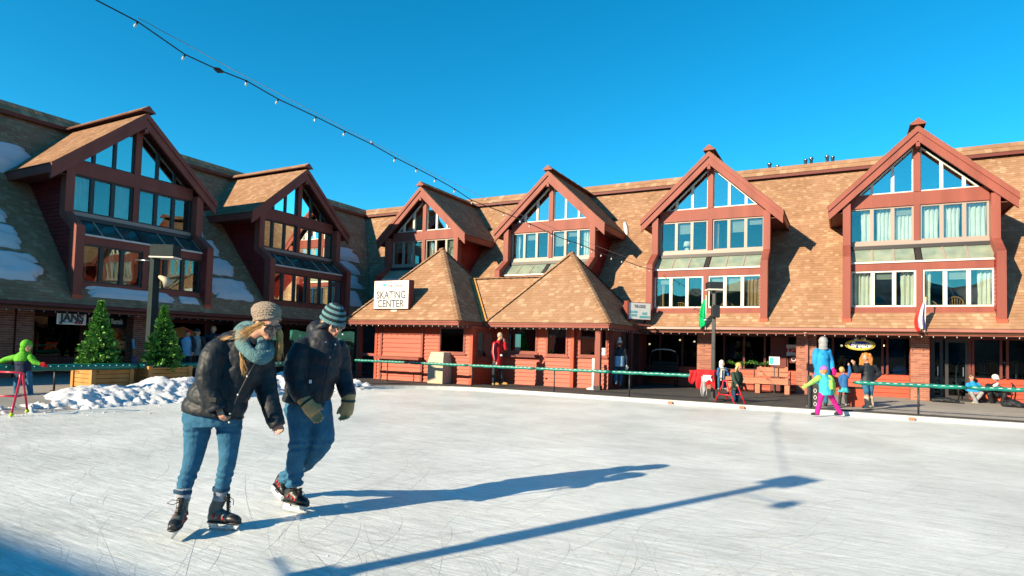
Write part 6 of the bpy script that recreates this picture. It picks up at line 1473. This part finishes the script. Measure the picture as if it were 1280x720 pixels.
GIRL, G, P, M, B_, kk = person('girl in pink trousers and purple hat skating with an arm stretched out', Di, dict(head=(1029.5, 463), sl=(1023.5, 471.5), sr=(1037, 471.5), el=(1016.5, 477), wl=(1010, 481), er=(1041, 479), wr=(1041.5, 486), hl=(1028, 489), hr=(1036, 489), kl=(1024.5, 503, -.05), kr=(1043, 503, .08), al=(1021.5, 516, -.08), ar=(1050.5, 516, .1)), .76, (-.55, .8, 0), 'turquoise', 'lime_cloth', 'pink_hot', 'nylon_black', 'lime_cloth', 'beanie', 'purple', 'short', 'hair_ginger', hk=1.2, vox=.013, hem=.12, girth=1.15, flare=1.35, z0=0, foot_dir=(-.9, .2))
m = MB(); S = (G['sl']+G['sr'])/2; Hm = (G['hl']+G['hr'])/2; m.loft([(lerp(S, Hm, .15)+r0*.10-fw0*.05, r0, .07, fw0, .10), (lerp(S, Hm, .5)+r0*.09-fw0*.06, r0, .085, fw0, .11), (lerp(S, Hm, .85)+r0*.09-fw0*.05, r0, .06, fw0, .11)], 12); fused('lime_panel', m, .013, 'lime_cloth', GIRL, 3)
Dj = depth_of(1055, 509, .085)
person('small girl in blue jumper and turquoise skirt reaching up', Dj, dict(head=(1053, 462.5), sl=(1050.5, 470.5), sr=(1060, 470), el=(1050, 476.5), wl=(1051, 481), er=(1062.5, 464), wr=(1061.5, 457.5), hl=(1052, 483), hr=(1058, 483), kl=(1050.5, 494), kr=(1057.5, 494), al=(1049.5, 504), ar=(1058, 504.5)), .60, (.75, .3, .3), 'blue_mid', None, 'nylon_black', 'grey_cloth', None, None, 'grey_cloth', 'short', 'hair_blond', hk=1.3, vox=.012, hem=.04, skirt='turquoise', z0=.085)
Dw = depth_of(1087, 512, .085)
WM2, G, P, M, B_, kk = person('woman with long ginger hair and beige boots leaning by the green rail', Dw, dict(head=(1082, 446.5), sl=(1076, 459, -.02), sr=(1092.5, 458.5, .02), el=(1071.5, 464, -.15), wl=(1068, 456, -.22), er=(1099, 467, .02), wr=(1093.5, 473.5, -.08), hl=(1080, 475), hr=(1089, 475), kl=(1083, 488.5, -.08), kr=(1088, 489, -.02), al=(1083.5, 506.5, -.04), ar=(1090, 506.5, .04)), .98, (-.75, -.5, -.15), 'nylon_black', None, 'denim', 'beige_boot', None, None, 'grey_cloth', 'long', 'hair_ginger', vox=.015, hem=.06, boot_h=.62, z0=.085)
m = MB()
for a in (-.08, -.03, .03, .08): limb(m, [P(a, -.06, .06), P(a*1.5+.03, -.09, -.06), P(a*1.6+.05, -.07, -.22), P(a*1.3+.05, -.05, -.32)], [.045, .055, .045, .015], 8, 3)
fused('long_hair', m, .013, 'hair_ginger', WM2, 2, lambda p: .008*noise.noise(Vector((p.x*40, p.y*40, p.z*6))))
Ds = (pc2-CAM).dot(fw0)+.05
person('seated person in a blue jacket and grey trousers on the chairlift chair', Ds, dict(head=(1214, 471.5), sl=(1210, 480), sr=(1222, 480), el=(1209, 487, -.05), wl=(1216.5, 490.5, -.28), er=(1226, 486.5, -.05), wr=(1222, 491, -.28), hl=(1213.5, 492, -.05), hr=(1221, 492, -.05), kl=(1214.5, 491.5, -.48), kr=(1227, 491.5, -.48), al=(1222, 505.5, -.50), ar=(1216.5, 504.5, -.42)), .86, (.25, -.95, -.2), 'blue_bright', None, 'grey_cloth', 'tan_leather', None, None, 'grey_cloth', 'short', 'hair_brown', vox=.017, hem=.02, z0=.085, foot_dir=(.2, -1))
SE, G, P, M, B_, kk = person('seated person in black with a white and blue helmet', Ds, dict(head=(1244, 473), sl=(1235.5, 481.5), sr=(1252.5, 481.5), el=(1232.5, 488, -.08), wl=(1241.5, 483, -.28), er=(1256, 488, -.08), wr=(1247.5, 483, -.28), hl=(1239.5, 492.5, -.05), hr=(1248.5, 492.5, -.05), kl=(1236.5, 493, -.48), kr=(1256, 493, -.48), al=(1240.5, 505, -.40), ar=(1252, 505, -.40)), .92, (0, -.85, -.45), 'nylon_black', None, 'nylon_black', 'white_cloth', 'white_cloth', 'helmet', 'white_cloth', vox=.018, hem=.02, girth=1.1, z0=.085, foot_dir=(.1, -1))
for k_, (lab, px, jm, sm, hm, hatk) in enumerate((('person in a white and blue vest in the shade right of the conifers', 234, 'lightblue', 'nylon_navy', 'red_cloth', 'beanie'), ('person in a pale grey jacket in the shade turned to the wall', 246, 'grey_cloth', 'nylon_navy', 'knit_dark', 'beanie'), ('person with ginger hair in the shade behind the woman', 266, 'nylon_navy', None, 'red_cloth', None))):
    Dn = (onX(px, 450, -18.9)-CAM).dot(fw0); s = FPX/Dn; y0_ = onZ(px, 400, .19); gy = 433+.027*(px-640)+(CAMH-.19)*s; K = (.92, .95, 1.02)[k_]
    h = lambda m_: gy-m_*s*K
    person(lab, Dn, dict(head=(px+1, h(1.58)), sl=(px-.20*s*K, h(1.38)), sr=(px+.20*s*K, h(1.38)), el=(px-.27*s*K, h(1.12)), wl=(px-.18*s*K, h(.92), -.15), er=(px+.27*s*K, h(1.12)), wr=(px+.20*s*K, h(.92), -.1), hl=(px-.09*s*K, h(.92)), hr=(px+.09*s*K, h(.92)), kl=(px-.10*s*K, h(.50)), kr=(px+.10*s*K, h(.50)), al=(px-.10*s*K, h(.09)), ar=(px+.10*s*K, h(.09))), K, ((.4, -.9, 0), (.5, .8, 0), (.3, -.9, 0))[k_], jm, sm, 'nylon_black', 'black', None, hatk, hm, 'short' if k_ == 2 else None, 'hair_ginger', vox=.022, z0=.19)

# ================================================================== THE TWO SKATERS IN FRONT
def sections(D, rows):      # rows: (px, py, half width px, depth m [, dy])
    out = []; n = len(rows); C = [onD(r_[0], r_[1], D+(r_[4] if len(r_) > 4 else 0)) for r_ in rows]
    for i, r_ in enumerate(rows):
        d = (C[min(i+1, n-1)]-C[max(i-1, 0)]).normalized(); wd = d.cross(fw0).normalized(); out.append((C[i], wd, r_[2]/FPX*D, d.cross(wd).normalized(), r_[3]))
    return out
def dense(secs, per=6, puff=0, n_puff=1):      # interpolate sections (Catmull-Rom) and add quilted bulges
    out = []; n = len(secs)
    def cr(a, b, c, d, t): return .5*((2*b)+(c-a)*t+(2*a-5*b+4*c-d)*t*t+(3*b-a-3*c+d)*t*t*t)
    L = [0]
    for i in range(n-1): L.append(L[-1]+(secs[i+1][0]-secs[i][0]).length)
    for i in range(n-1):
        q = [secs[max(i-1, 0)], secs[i], secs[i+1], secs[min(i+2, n-1)]]
        for k in range(per+(1 if i == n-2 else 0)):
            t = k/per; c = cr(q[0][0], q[1][0], q[2][0], q[3][0], t); A = q[1][1].lerp(q[2][1], t).normalized(); B = q[1][3].lerp(q[2][3], t).normalized()
            ra = cr(q[0][2], q[1][2], q[2][2], q[3][2], t); rb = cr(q[0][4], q[1][4], q[2][4], q[3][4], t); s = L[i]+(L[i+1]-L[i])*t
            e = 1+(puff*(abs(math.sin(math.pi*s/n_puff))**.55-.6) if puff else 0); out.append((c, A, ra*e, B, rb*e))
    return out
def tube_px(D, rows): return sections(D, rows)
def wrinkle(a, f): return lambda p: a*noise.noise(p*f)+a*.55*noise.noise(p*f*2.7)+a*.8*(abs(noise.noise(Vector((p.x*f*.9, p.y*f*.9, p.z*f*.35))))-.25)

def skate(t, A, Hh, T, up_hint, k, upper, toe, accent, lace=True):
    """ice skate from the boot opening A, the heel of the sole Hh and the toe of the sole T"""
    A, Hh, T = Vector(A), Vector(Hh), Vector(T); d = (T-Hh); L = d.length; d.normalize(); n = (A-Hh); n = (n-d*n.dot(d)).normalized(); s = d.cross(n)
    P = lambda x, y, z: Hh+d*(x*L)+s*y+n*z
    m = MB(); m.loft(dense([(P(x, 0, h*.5+.004), s, w_, n, h*.5) for x, w_, h in ((-.04, .022, .075), (.06, .036, .105), (.25, .038, .115), (.45, .041, .098), (.65, .046, .078), (.85, .044, .060), (1.0, .026, .040))], 4), 16)
    ank = P(.16, 0, .10); m.loft(dense([(P(.17, 0, .045), s, .037, d, .050), (ank, s, .038, d, .056), (lerp(ank, A, .6), s, .043, d, .060), (A, s, .049, d, .066)], 4), 16)
    b = fused('boot', m, .006, upper, t, 3, lambda p: .0018*noise.noise(p*30))
    m = MB(); m.loft(dense([(P(x, 0, h*.5+.002), s, w_, n, h*.5) for x, w_, h in ((.66, .0475, .072), (.80, .0475, .068), (.93, .040, .056), (1.015, .028, .036))], 4), 14); fused('toe_cap', m, .006, toe, t, 2)
    m = MB(); m.loft(dense([(P(x, 0, .004), s, w_, n, .012) for x, w_ in ((-.06, .024), (.1, .040), (.4, .040), (.7, .050), (.95, .042), (1.04, .022))], 4), 14); fused('sole', m, .006, 'leather_black', t, 2)
    for q in (-1, 1):
        for x, z, r_ in ((.22, .060, .014), (.42, .050, .010), (.56, .042, .009)): m = MB(); m.ell(P(x, q*.040, z), (.006, .006, .006), None, 6, 5); m.tube([P(x-.03, q*.041, z-.012), P(x+.03, q*.0415, z+.014)], .007, 6); m.build('accent_mark', accent, b, True)
    if lace:
        m = MB(); top = lerp(ank, A, .9); pts = []
        for i in range(7):
            f = i/6; c = lerp(P(.62, 0, .086), A+d*.062-n*.01, f); pts += [c+s*.022*(1 if i % 2 else -1)+d*.004]
        for i in range(6): m.tube([pts[i], lerp(pts[i], pts[i+1], .5)+d*.007+n*.004, pts[i+1]], .0028, 6)
        for i in range(7): c = lerp(P(.62, 0, .086), A+d*.062-n*.01, i/6); m.tube([c-s*.024, c+d*.008, c+s*.024], .0026, 6)
        e = A+d*.066; m.tube([e, e+s*.05+n*.012+d*.03, e+s*.085-n*.012+d*.03, e+s*.04-n*.028+d*.02, e], .0028, 6); m.tube([e, e-s*.03-n*.03+d*.02, e-s*.045-n*.075+d*.01], .0028, 6); m.build('laces', 'black', b, True)
        m = MB(); m.loft(dense([(lerp(P(.60, 0, .085), A+d*.060+n*.014, f), s, w_, d*.7+n*.7, .008) for f, w_ in ((0, .014), (.5, .020), (1, .026))], 3), 10); m.build('tongue', 'leather_black', b, True)
    # blade: plastic holder on two towers and a steel runner
    m = MB(); m.prism([P(x, -.010, z) for x, z in ((-.02, -.004), (.22, -.004), (.27, -.030), (.60, -.030), (.66, -.004), (1.0, -.004), (.98, -.022), (.92, -.042), (-.02, -.042), (-.06, -.03))], s*.020); bl = m.build('blade_holder', 'skate_white', t, bevel=.002)
    m = MB(); m.prism([P(x, -.002, z) for x, z in ((-.09, -.043), (.97, -.043), (1.05, -.050), (1.0, -.060), (.92, -.066), (-.04, -.066), (-.1, -.056))], s*.004); m.build('runner', 'steel', bl)
    return P

# ---------------- woman
DW = depth_of(262, 663, 0)
W = thing('person', 'woman skating in black puffer jacket, jeans, teal scarf and beige knit hat', 'person', onZ(255, 662, 0))
wj = lambda x, y, dy=0: onD(x, y, DW+dy)
WF = (r0*.80-fw0*.62+Vector((0, 0, -.42))).normalized()      # gaze: right, a little to the camera, down
b = MB(); HC = wj(335, 404); HK = 1.04
WP, WMt, (wf, ws, wn) = head_prims(b, HC, WF, HK)
limb(b, [wj(306, 432), wj(318, 421), HC-wn*.05], [.06, .054, .05], 12, 4)
b.loft(dense(sections(DW, [(304, 434, 22, .09), (298, 455, 24, .11), (283, 485, 21, .10), (268, 512, 20, .10), (266, 518, 14, .08)]), 4), 16)
limb(b, [wj(272, 436, -.12), wj(258, 474, -.15), wj(273, 509, -.16)], [.05, .042, .03], 10, 4); limb(b, [wj(326, 452, .14), wj(334, 490, .10), wj(346, 526, .05)], [.05, .042, .03], 10, 4)
dl, drt = depth_of(280, 661, 0)-DW, depth_of(213, 672, 0)-DW
limb(b, [wj(249, 524), wj(240.5, 578, -.04), wj(233, 600, drt*.3), wj(229, 618, drt*.6)], [.07, .04, .036, .034], 10, 4); limb(b, [wj(285, 526, .05), wj(284, 580, .02), wj(280, 598, dl*.6), wj(277, 618, dl)], [.07, .04, .036, .034], 10, 4)
hand_prims(b, wj(272.5, 510, -.16), (wj(277, 522, -.17)-wj(271, 509, -.16)), r0*.5+fw0*.6, .92, 1.15, 1); hand_prims(b, wj(346, 527, .05), (wj(351, 540, .03)-wj(345, 526, .05)), -fw0, .85, .9, -1)
fused('body', b, .0062, 'skin', W, 4); face_parts(W, WP, WMt, HK, False)
# trousers
j = MB(); j.loft(dense(sections(DW, [(263, 506, 30, .13), (264, 520, 35, .14), (264, 532, 33, .13)]), 4), 20)
j.loft(dense(sections(DW, [(248, 516, 18, .115), (247.5, 532, 17, .105), (244.5, 556, 13.3, .084), (240.5, 578, 10.8, .07, -.04), (233, 600, 9.6, .062, drt*.3), (229, 615, 8.4, .056, drt*.6)]), 6), 18)
j.loft(dense(sections(DW, [(284, 516, 17.5, .11, .04), (286, 533, 15.8, .10, .05), (286, 556, 12.4, .084, .04), (284, 578, 10.3, .07, .02), (280, 598, 9.4, .062, dl*.6), (276.5, 612, 8.4, .055, dl)]), 6), 18)
def jean_d(p):
    z = p.z; ring = math.exp(-((z-.42)/.05)**2)+math.exp(-((z-.20)/.06)**2)*.8+math.exp(-((z-.78)/.05)**2)*.6
    return .0045*noise.noise(p*10)+.0055*ring*math.sin(z*120+4*noise.noise(p*5))+.0025*noise.noise(p*28)
fused('trousers', j, .0075, 'denim', W, 3, jean_d)
for a, bb in (((229, 612, 10.3, .068, drt*.6), (228, 617, 10.3, .068, drt*.62)), ((277, 608.5, 10.3, .066, dl), (276.4, 613.5, 10.3, .066, dl))):
    m = MB(); m.loft(dense(sections(DW, [a, bb]), 4), 18); fused('trouser_cuff', m, .006, 'denim_dark', W, 2)
for x, y, dy in ((229, 614, drt*.62), (276.5, 612, dl)):
    m = MB(); m.loft(dense(sections(DW, [(x, y-4, 8.4, .055, dy), (x-.3, y+5, 8.6, .057, dy), (x-.8, y+13, 8.4, .055, dy)]), 5), 18); fused('sock', m, .006, 'sock_grey', W, 2, lambda p: .0025*math.sin(p.z*260))
# jacket with quilting
JT = sections(DW, [(307, 419, 13, .09), (302, 427, 23, .115), (296, 439, 33, .14), (290, 457, 37, .155), (282, 478, 34.5, .155), (273.5, 497, 36, .165), (267, 512, 38, .17), (266, 518, 36, .165)])
j = MB(); j.loft(dense(JT, 12, .075, .12), 26)
RA = sections(DW, [(281, 429, 11, .08, -.06), (270, 440, 14, .09, -.12), (262.5, 457, 14.3, .09, -.15), (259.5, 474, 13.3, .084, -.165), (263, 491, 12, .076, -.17), (269, 504, 11, .07, -.17), (271.5, 511, 10.3, .065, -.17)])
LA_ = sections(DW, [(326, 446, 14, .09, .10), (329, 462, 15, .092, .13), (332, 480, 14, .086, .12), (336, 499, 12.5, .078, .09), (342, 518, 11, .070, .06), (347, 533, 9.5, .062, .04)])
j.loft(dense(RA, 12, .06, .10), 20); j.loft(dense(LA_, 12, .06, .10), 20)
jd = wrinkle(.006, 12)
fused('jacket', j, .0075, 'nylon_black', W, 2, jd)
m = MB(); m.loft(dense(sections(DW, [(271, 507.5, 11.6, .072, -.17), (272.5, 512.5, 11.4, .072, -.17)]), 4), 18); fused('cuff', m, .006, 'nylon_navy', W, 2)
m = MB(); m.box(wj(266.5, 500, -.262), (.055, .02, .035), Matrix.Rotation(YAW, 3, 'Z')); m.build('cuff_tab', 'black', W, bevel=.004)
for x, y in ((309, 470.5), (297.5, 493.5), (287.5, 517), (286.5, 528)):      # snaps down the front placket
    m = MB(); m.ell(wj(x, y, -.176), .008, None, 10, 7); m.build('snap', 'skate_white', W, True)
m = MB(); m.tube([wj(324, 446, -.13), wj(311, 468, -.172), wj(298, 494, -.172), wj(288, 519, -.165)], [.006, .008, .008, .007], 8); m.build('placket', 'nylon_black', W, True)
m = MB(); m.tube([wj(287, 518, -.17), wj(285, 526, -.17), wj(286, 530, -.165)], .005, 6); m.build('zip_pull', 'black', W, True)
# scarf: two thick knitted loops
def scarf_loop(cx, cy, a, bb, r_, tilt, dyo, nm, ph):
    q = MB(); n = 44; pts = []; rs = []
    for i in range(n):
        th = 2*math.pi*i/n; X = a*math.cos(th); Z = bb*math.sin(th); Yd = -.13*math.sin(th+ph)
        pts.append(wj(cx+(X*math.cos(tilt)-Z*math.sin(tilt)), cy+(X*math.sin(tilt)+Z*math.cos(tilt)), dyo+Yd)); rs.append(r_*(1+.10*math.sin(3*th+ph)))
    vs = []; m_ = 18
    for i in range(n):
        p = pts[i]; dd = (pts[(i+1) % n]-pts[i-1]).normalized(); x = dd.cross(fw0).normalized(); y = dd.cross(x)
        for k in range(m_): a_ = 2*math.pi*k/m_; e = rs[i]*(1+.07*math.cos(9*a_+.6*math.sin(i*1.1)))*(1+.03*math.sin(i*2.4)); vs.append(p+x*math.cos(a_)*e+y*math.sin(a_)*e*.9)
    q.add(vs, [(i*m_+k, i*m_+(k+1) % m_, ((i+1) % n)*m_+(k+1) % m_, ((i+1) % n)*m_+k) for i in range(n) for k in range(m_)]); return q
o = scarf_loop(318.5, 429.5, 21, 13, .052, .80, -.03, 's', .4).build('scarf', 'knit_teal', W, True); o2 = scarf_loop(313, 425, 18.5, 12, .049, 1.02, .02, 's', 1.3).build('scarf_fold', 'knit_teal', W, True)
for o_ in (o, o2): sb = o_.modifiers.new('sub', 'SUBSURF'); sb.levels = 1; sb.render_levels = 1
# hat: chunky slouchy knit
def knit_hat(c, ax_up, ax_f, ax_s, prof, back, nm, mt, par, rib=24, rows=.016, amp=.004):
    q = MB(); n = 96; vs = []; k = 0; rr = []
    z = prof[0][0]
    zs = []
    for (z0_, a0_, b0_), (z1_, a1_, b1_) in zip(prof, prof[1:]):
        for i in range(8): t_ = i/8; zs.append((z0_+(z1_-z0_)*t_, a0_+(a1_-a0_)*t_, b0_+(b1_-b0_)*t_))
    zs.append(prof[-1])
    for zi, (z_, a_, b_) in enumerate(zs):
        f = (z_-prof[0][0])/(prof[-1][0]-prof[0][0]); sh = -back*f*f
        for i in range(n):
            th = 2*math.pi*i/n; e = 1+amp/.1*(math.cos(rib*th+zi*.9)*.6+.5*math.sin(zi*1.6)); vs.append(c+ax_up*z_+ax_s*(a_*e*math.cos(th))+ax_f*(b_*e*math.sin(th)+sh))
    L = len(zs); q.add(vs, [(i*n+j_, i*n+(j_+1) % n, (i+1)*n+(j_+1) % n, (i+1)*n+j_) for i in range(L-1) for j_ in range(n)]+[tuple((L-1)*n+j_ for j_ in range(n))]); return q.build(nm, mt, par, True)
hn2 = (wn-wf*.62).normalized(); hf2 = (wf+wn*.62).normalized()
knit_hat(HC-wf*.012, hn2, hf2, ws, [(.018, .086, .104), (.045, .097, .118), (.085, .104, .128), (.125, .098, .122), (.155, .072, .092), (.172, .035, .045), (.177, .008, .010)], .045, 'hat', 'knit_beige', W, 18)
m = MB(); q_ = 26; pts = [HC-wf*.012+hn2*.020+ws*.089*math.cos(2*math.pi*i/q_)+hf2*.108*math.sin(2*math.pi*i/q_) for i in range(q_+1)]; m.tube(pts, .015, 8); m.build('hat_brim', 'knit_beige', W, True)
# sunglasses
def shades(t, P, M, k):
    f = MB()
    for q in (-1, 1):
        m = MB(); m.ell(P(q*.034, .090, .000), (.029*k, .009*k, .017*k), M, 16, 9); m.build('lens', 'lens', t, True); f.tube([P(q*.062, .080, .006), P(q*.078, .03, .010), P(q*.080, -.02, .004)], .0035*k, 6)
    f.tube([P(-.064, .080, .012), P(-.034, .100, .018), P(0, .104, .012), P(.034, .100, .018), P(.064, .080, .012)], .004*k, 6); f.build('glasses_frame', 'leather_black', t, True)
shades(W, WP, WMt, HK)
# hair strands
hm = MB()
for (x0_, y0_, d0), (x1_, y1_, d1), (x2_, y2_, d2), r_ in (((348, 410, .02), (353, 424, .03), (350, 446, .03), .013), ((349, 410, .04), (353, 424, .05), (350, 443, .05), .012), ((348, 409, 0), (352, 425, 0), (350, 438, 0), .012), ((346, 410, .07), (350, 428, .08), (347, 448, .07), .012),
        ((330, 404, -.10), (318, 412, -.14), (300, 421, -.165), .012), ((328, 406, -.10), (314, 415, -.15), (292, 423, -.16), .010), ((327, 403, -.10), (312, 410, -.14), (296, 419, -.165), .009), ((300, 440, -.165), (303, 452, -.175), (308, 462, -.17), .007), ((303, 446, -.17), (300, 460, -.18), (306, 466, -.178), .006), ((290, 421, -.15), (276, 424, -.12), (268, 430, -.15), .006)):
    for e in range(26):
        o_ = Vector((rnd.gauss(0, .009), rnd.gauss(0, .009), rnd.gauss(0, .009))); A0, A1_, A2_ = wj(x0_, y0_, d0)+o_*.4, wj(x1_, y1_, d1)+o_*1.4, wj(x2_, y2_, d2)+Vector((rnd.gauss(0, .012), rnd.gauss(0, .012), rnd.gauss(0, .03)))
        hm.tube([((1-u)**2)*A0+2*u*(1-u)*A1_+u*u*A2_+Vector((math.sin(u*7+e)*.006*u, math.cos(u*6+e*2)*.006*u, 0)) for u in [i/8 for i in range(9)]], [r_*.19*(1-.85*(i/8)**1.5) for i in range(9)], 5)
hm.build('hair', 'hair_blond', W, True)
# skates
PL_ = skate(W, wj(277, 620, dl), wj(262.5, 652.5, dl+.01), wj(299, 654.5, dl-.05), None, 1, 'leather_grey', 'leather_black', 'sign_red')
PR_ = skate(W, wj(229, 622, drt*.65), wj(229, 648, drt*.35), wj(215.5, 664, drt-.13), None, 1, 'leather_grey', 'leather_black', 'sign_red')

# ---------------- man
DM = depth_of(366, 640, 0)
MN = thing('person', 'man skating in dark puffer jacket, jeans, striped beanie and olive gloves', 'person', onZ(366, 640, 0))
mj = lambda x, y, dy=0: onD(x, y, DM+dy)
MF = (r0*.74-fw0*.66+Vector((0, 0, -.42))).normalized()
b = MB(); HC2 = mj(416, 403); HK2 = 1.10
MP, MMt, (mf, ms, mn) = head_prims(b, HC2, MF, HK2)
limb(b, [mj(402, 428), mj(408, 418), HC2-mn*.05], [.065, .06, .055], 12, 4)
b.loft(dense(sections(DM, [(402, 430, 24, .10), (396, 455, 24, .12), (390, 485, 22, .11), (386, 512, 22, .11)]), 4), 16)
limb(b, [mj(376, 434, -.10), mj(368, 470, -.14), mj(379, 500, -.18)], [.055, .045, .034], 10, 4); limb(b, [mj(428, 436, .14), mj(427, 470, .12), mj(436, 497, .06)], [.055, .045, .034], 10, 4)
db = depth_of(350, 622, 0)-DM
limb(b, [mj(376, 512), mj(375, 553, -.055), mj(368.5, 584, -.02), mj(368, 606)], [.07, .045, .04, .036], 10, 4); limb(b, [mj(399, 512, .05), mj(403, 550, .02), mj(380, 578, db*.4), mj(358, 597, db*.88)], [.07, .045, .04, .034], 10, 4)
fused('body', b, .0066, 'skin', MN, 4); face_parts(MN, MP, MMt, HK2, False); shades(MN, MP, MMt, HK2)
j = MB(); j.loft(dense(sections(DM, [(386, 498, 27, .13), (386, 512, 29, .14), (386, 524, 27, .13)]), 4), 20)
j.loft(dense(sections(DM, [(373, 508, 18, .12), (375.5, 528, 15, .105, -.03), (375, 550, 12.8, .09, -.06), (372, 562, 11.5, .082, -.05), (368.5, 584, 10.5, .075, -.02), (368, 600, 9.8, .072), (368.5, 609, 9.5, .07)]), 6), 18)
j.loft(dense(sections(DM, [(398, 508, 16, .12, .05), (402, 528, 14.5, .11, .03), (404, 546, 13.5, .10, .02), (397, 561, 12.5, .095, .06), (380, 578, 12, .085, db*.4), (364, 592, 11, .08, db*.75), (357, 598, 9.5, .075, db*.9)]), 6), 18)
def jean_m(p):
    z = p.z; ring = math.exp(-((z-.58)/.06)**2)+math.exp(-((z-.27)/.09)**2)*1.3
    return .005*noise.noise(p*9)+.008*ring*math.sin(z*85+5*noise.noise(p*4))+.003*noise.noise(p*26)
fused('trousers', j, .008, 'denim', MN, 3, jean_m)
j = MB(); j.loft(dense(sections(DM, [(404, 412, 12, .09), (403, 421, 17.5, .11), (401, 431, 25.5, .145), (397, 447, 29.5, .165), (392, 466, 29.5, .17), (387, 484, 29, .17), (383.5, 499, 29, .175), (382.5, 505, 28, .17)]), 12, .085, .15), 26)
j.loft(dense(sections(DM, [(384, 429, 9, .08, -.05), (375.5, 439, 12.5, .092, -.12), (370, 455, 13.5, .092, -.16), (369, 470, 12.8, .088, -.18), (373.5, 486, 11.5, .08, -.20), (379, 499, 10.5, .072, -.21)]), 12, .085, .13), 20)
j.loft(dense(sections(DM, [(421, 430, 9, .08, .10), (425.5, 441, 11, .09, .14), (427.5, 457, 11.3, .09, .15), (429, 472, 10.8, .085, .13), (433, 486, 10, .076, .09), (436, 496, 9.2, .07, .06)]), 12, .085, .13), 20)
j.ell(mj(397, 412, .05), (.09, .10, .085))
fused('jacket', j, .008, 'nylon_navy', MN, 2, wrinkle(.006, 11))
m = MB(); n = 20; pts = [mj(404+9.5*math.cos(2*math.pi*i/n), 413+6*math.sin(2*math.pi*i/n)-3*math.cos(2*math.pi*i/n), .07*math.sin(2*math.pi*i/n)) for i in range(n+1)]; m.tube(pts, .032, 10); fused('collar', m, .008, 'nylon_navy', MN, 3)
m = MB(); m.tube([mj(417, 431, -.16), mj(411, 455, -.185), mj(406, 480, -.185), mj(402, 503, -.18)], [.006, .008, .008, .007], 8); m.build('placket', 'nylon_navy', MN, True)
for x, y in ((407, 427.5), (419, 430.5), (424, 424), (428.5, 418)): m = MB(); m.ell(mj(x, y, -.158), .008, None, 10, 7); m.build('snap', 'skate_white', MN, True)
m = MB(); m.box(mj(388, 477, -.19), (.022, .008, .03), Matrix.Rotation(YAW+.3, 3, 'Z')); m.build('chest_mark', 'skate_white', MN)
# striped beanie, one band per stripe
bands = [(.012, .090, .110), (.034, .0915, .1115), (.058, .091, .111), (.080, .087, .106), (.101, .080, .098), (.120, .070, .086), (.137, .056, .069), (.151, .038, .046), (.159, .010, .012)]
for i in range(len(bands)-1):
    m = MB(); (z0_, a0_, b0_), (z1_, a1_, b1_) = bands[i], bands[i+1]; n = 48; vs = []
    for t_ in (0, .2, .5, .8, 1):
        z_, a_, b_ = z0_+(z1_-z0_)*t_, a0_+(a1_-a0_)*t_, b0_+(b1_-b0_)*t_; e = 1+.018*math.sin(math.pi*t_)
        for k in range(n): th = 2*math.pi*k/n; vs.append(HC2-mf*.010+mn*z_*HK2+ms*a_*HK2*e*math.cos(th)+mf*b_*HK2*e*math.sin(th))
    fs = [(r_*n+k, r_*n+(k+1) % n, (r_+1)*n+(k+1) % n, (r_+1)*n+k) for r_ in range(4) for k in range(n)]
    if i == len(bands)-2: fs.append(tuple(4*n+k for k in range(n)))
    m.add(vs, fs); m.build('beanie_stripe', 'knit_light' if i % 2 == 0 else 'knit_dark', MN, True)
m = MB(); pts = [HC2-mf*.010+mn*.016*HK2+ms*.0915*HK2*math.cos(2*math.pi*i/26)+mf*.1115*HK2*math.sin(2*math.pi*i/26) for i in range(27)]; m.tube(pts, .010, 8); m.build('beanie_brim', 'knit_light', MN, True)
m = MB()
for q in (-1, 1): m.ell(MP(q*.078, -.025, -.012), (.012, .03, .03), MMt)
m.ell(MP(0, -.075, -.03), (.066*HK2, .036*HK2, .05*HK2), MMt); fused('hair', m, .008, 'hair_brown', MN, 2)
# padded gloves
for wx, wy, wdy, tx, ty, tdy, sd, cu in ((380, 499, -.21, 400, 527, -.24, 1, .35), (436, 496, .06, 432, 524, .02, -1, .75)):
    m = MB(); w_ = mj(wx, wy, wdy); d_ = mj(tx, ty, tdy)-w_; L = d_.length; k_ = 1.26
    hand_prims(m, w_+d_*.22, d_, -fw0+r0*.3*sd, k_, cu, sd)
    dn = d_.normalized(); x = dn.cross(fw0).normalized(); m.loft(dense([(w_-dn*.03, x, .062, fw0, .055), (w_+dn*.04, x, .058, fw0, .052), (w_+dn*.10, x, .062, fw0, .046), (w_+dn*.16, x, .056, fw0, .038)], 4), 16)
    fused('glove', m, .0072, 'glove_olive', MN, 3, lambda p: .003*noise.noise(p*25))
    m = MB(); m.loft(dense([(w_+dn*.025, x, .064, fw0, .058), (w_+dn*.045, x, .064, fw0, .058)], 3), 16); m.build('wrist_strap', 'green_dark', MN, True)
skate(MN, mj(368.5, 611), mj(357, 627, .02), mj(384, 632.5, -.07), None, 1, 'leather_black', 'leather_black', 'sign_red')
skate(MN, mj(357, 594, db*.9), mj(343.5, 606, db*.95), mj(355, 619, db*.75), None, 1, 'leather_black', 'leather_black', 'sign_red')

bpy.data.scenes.remove(tmp)
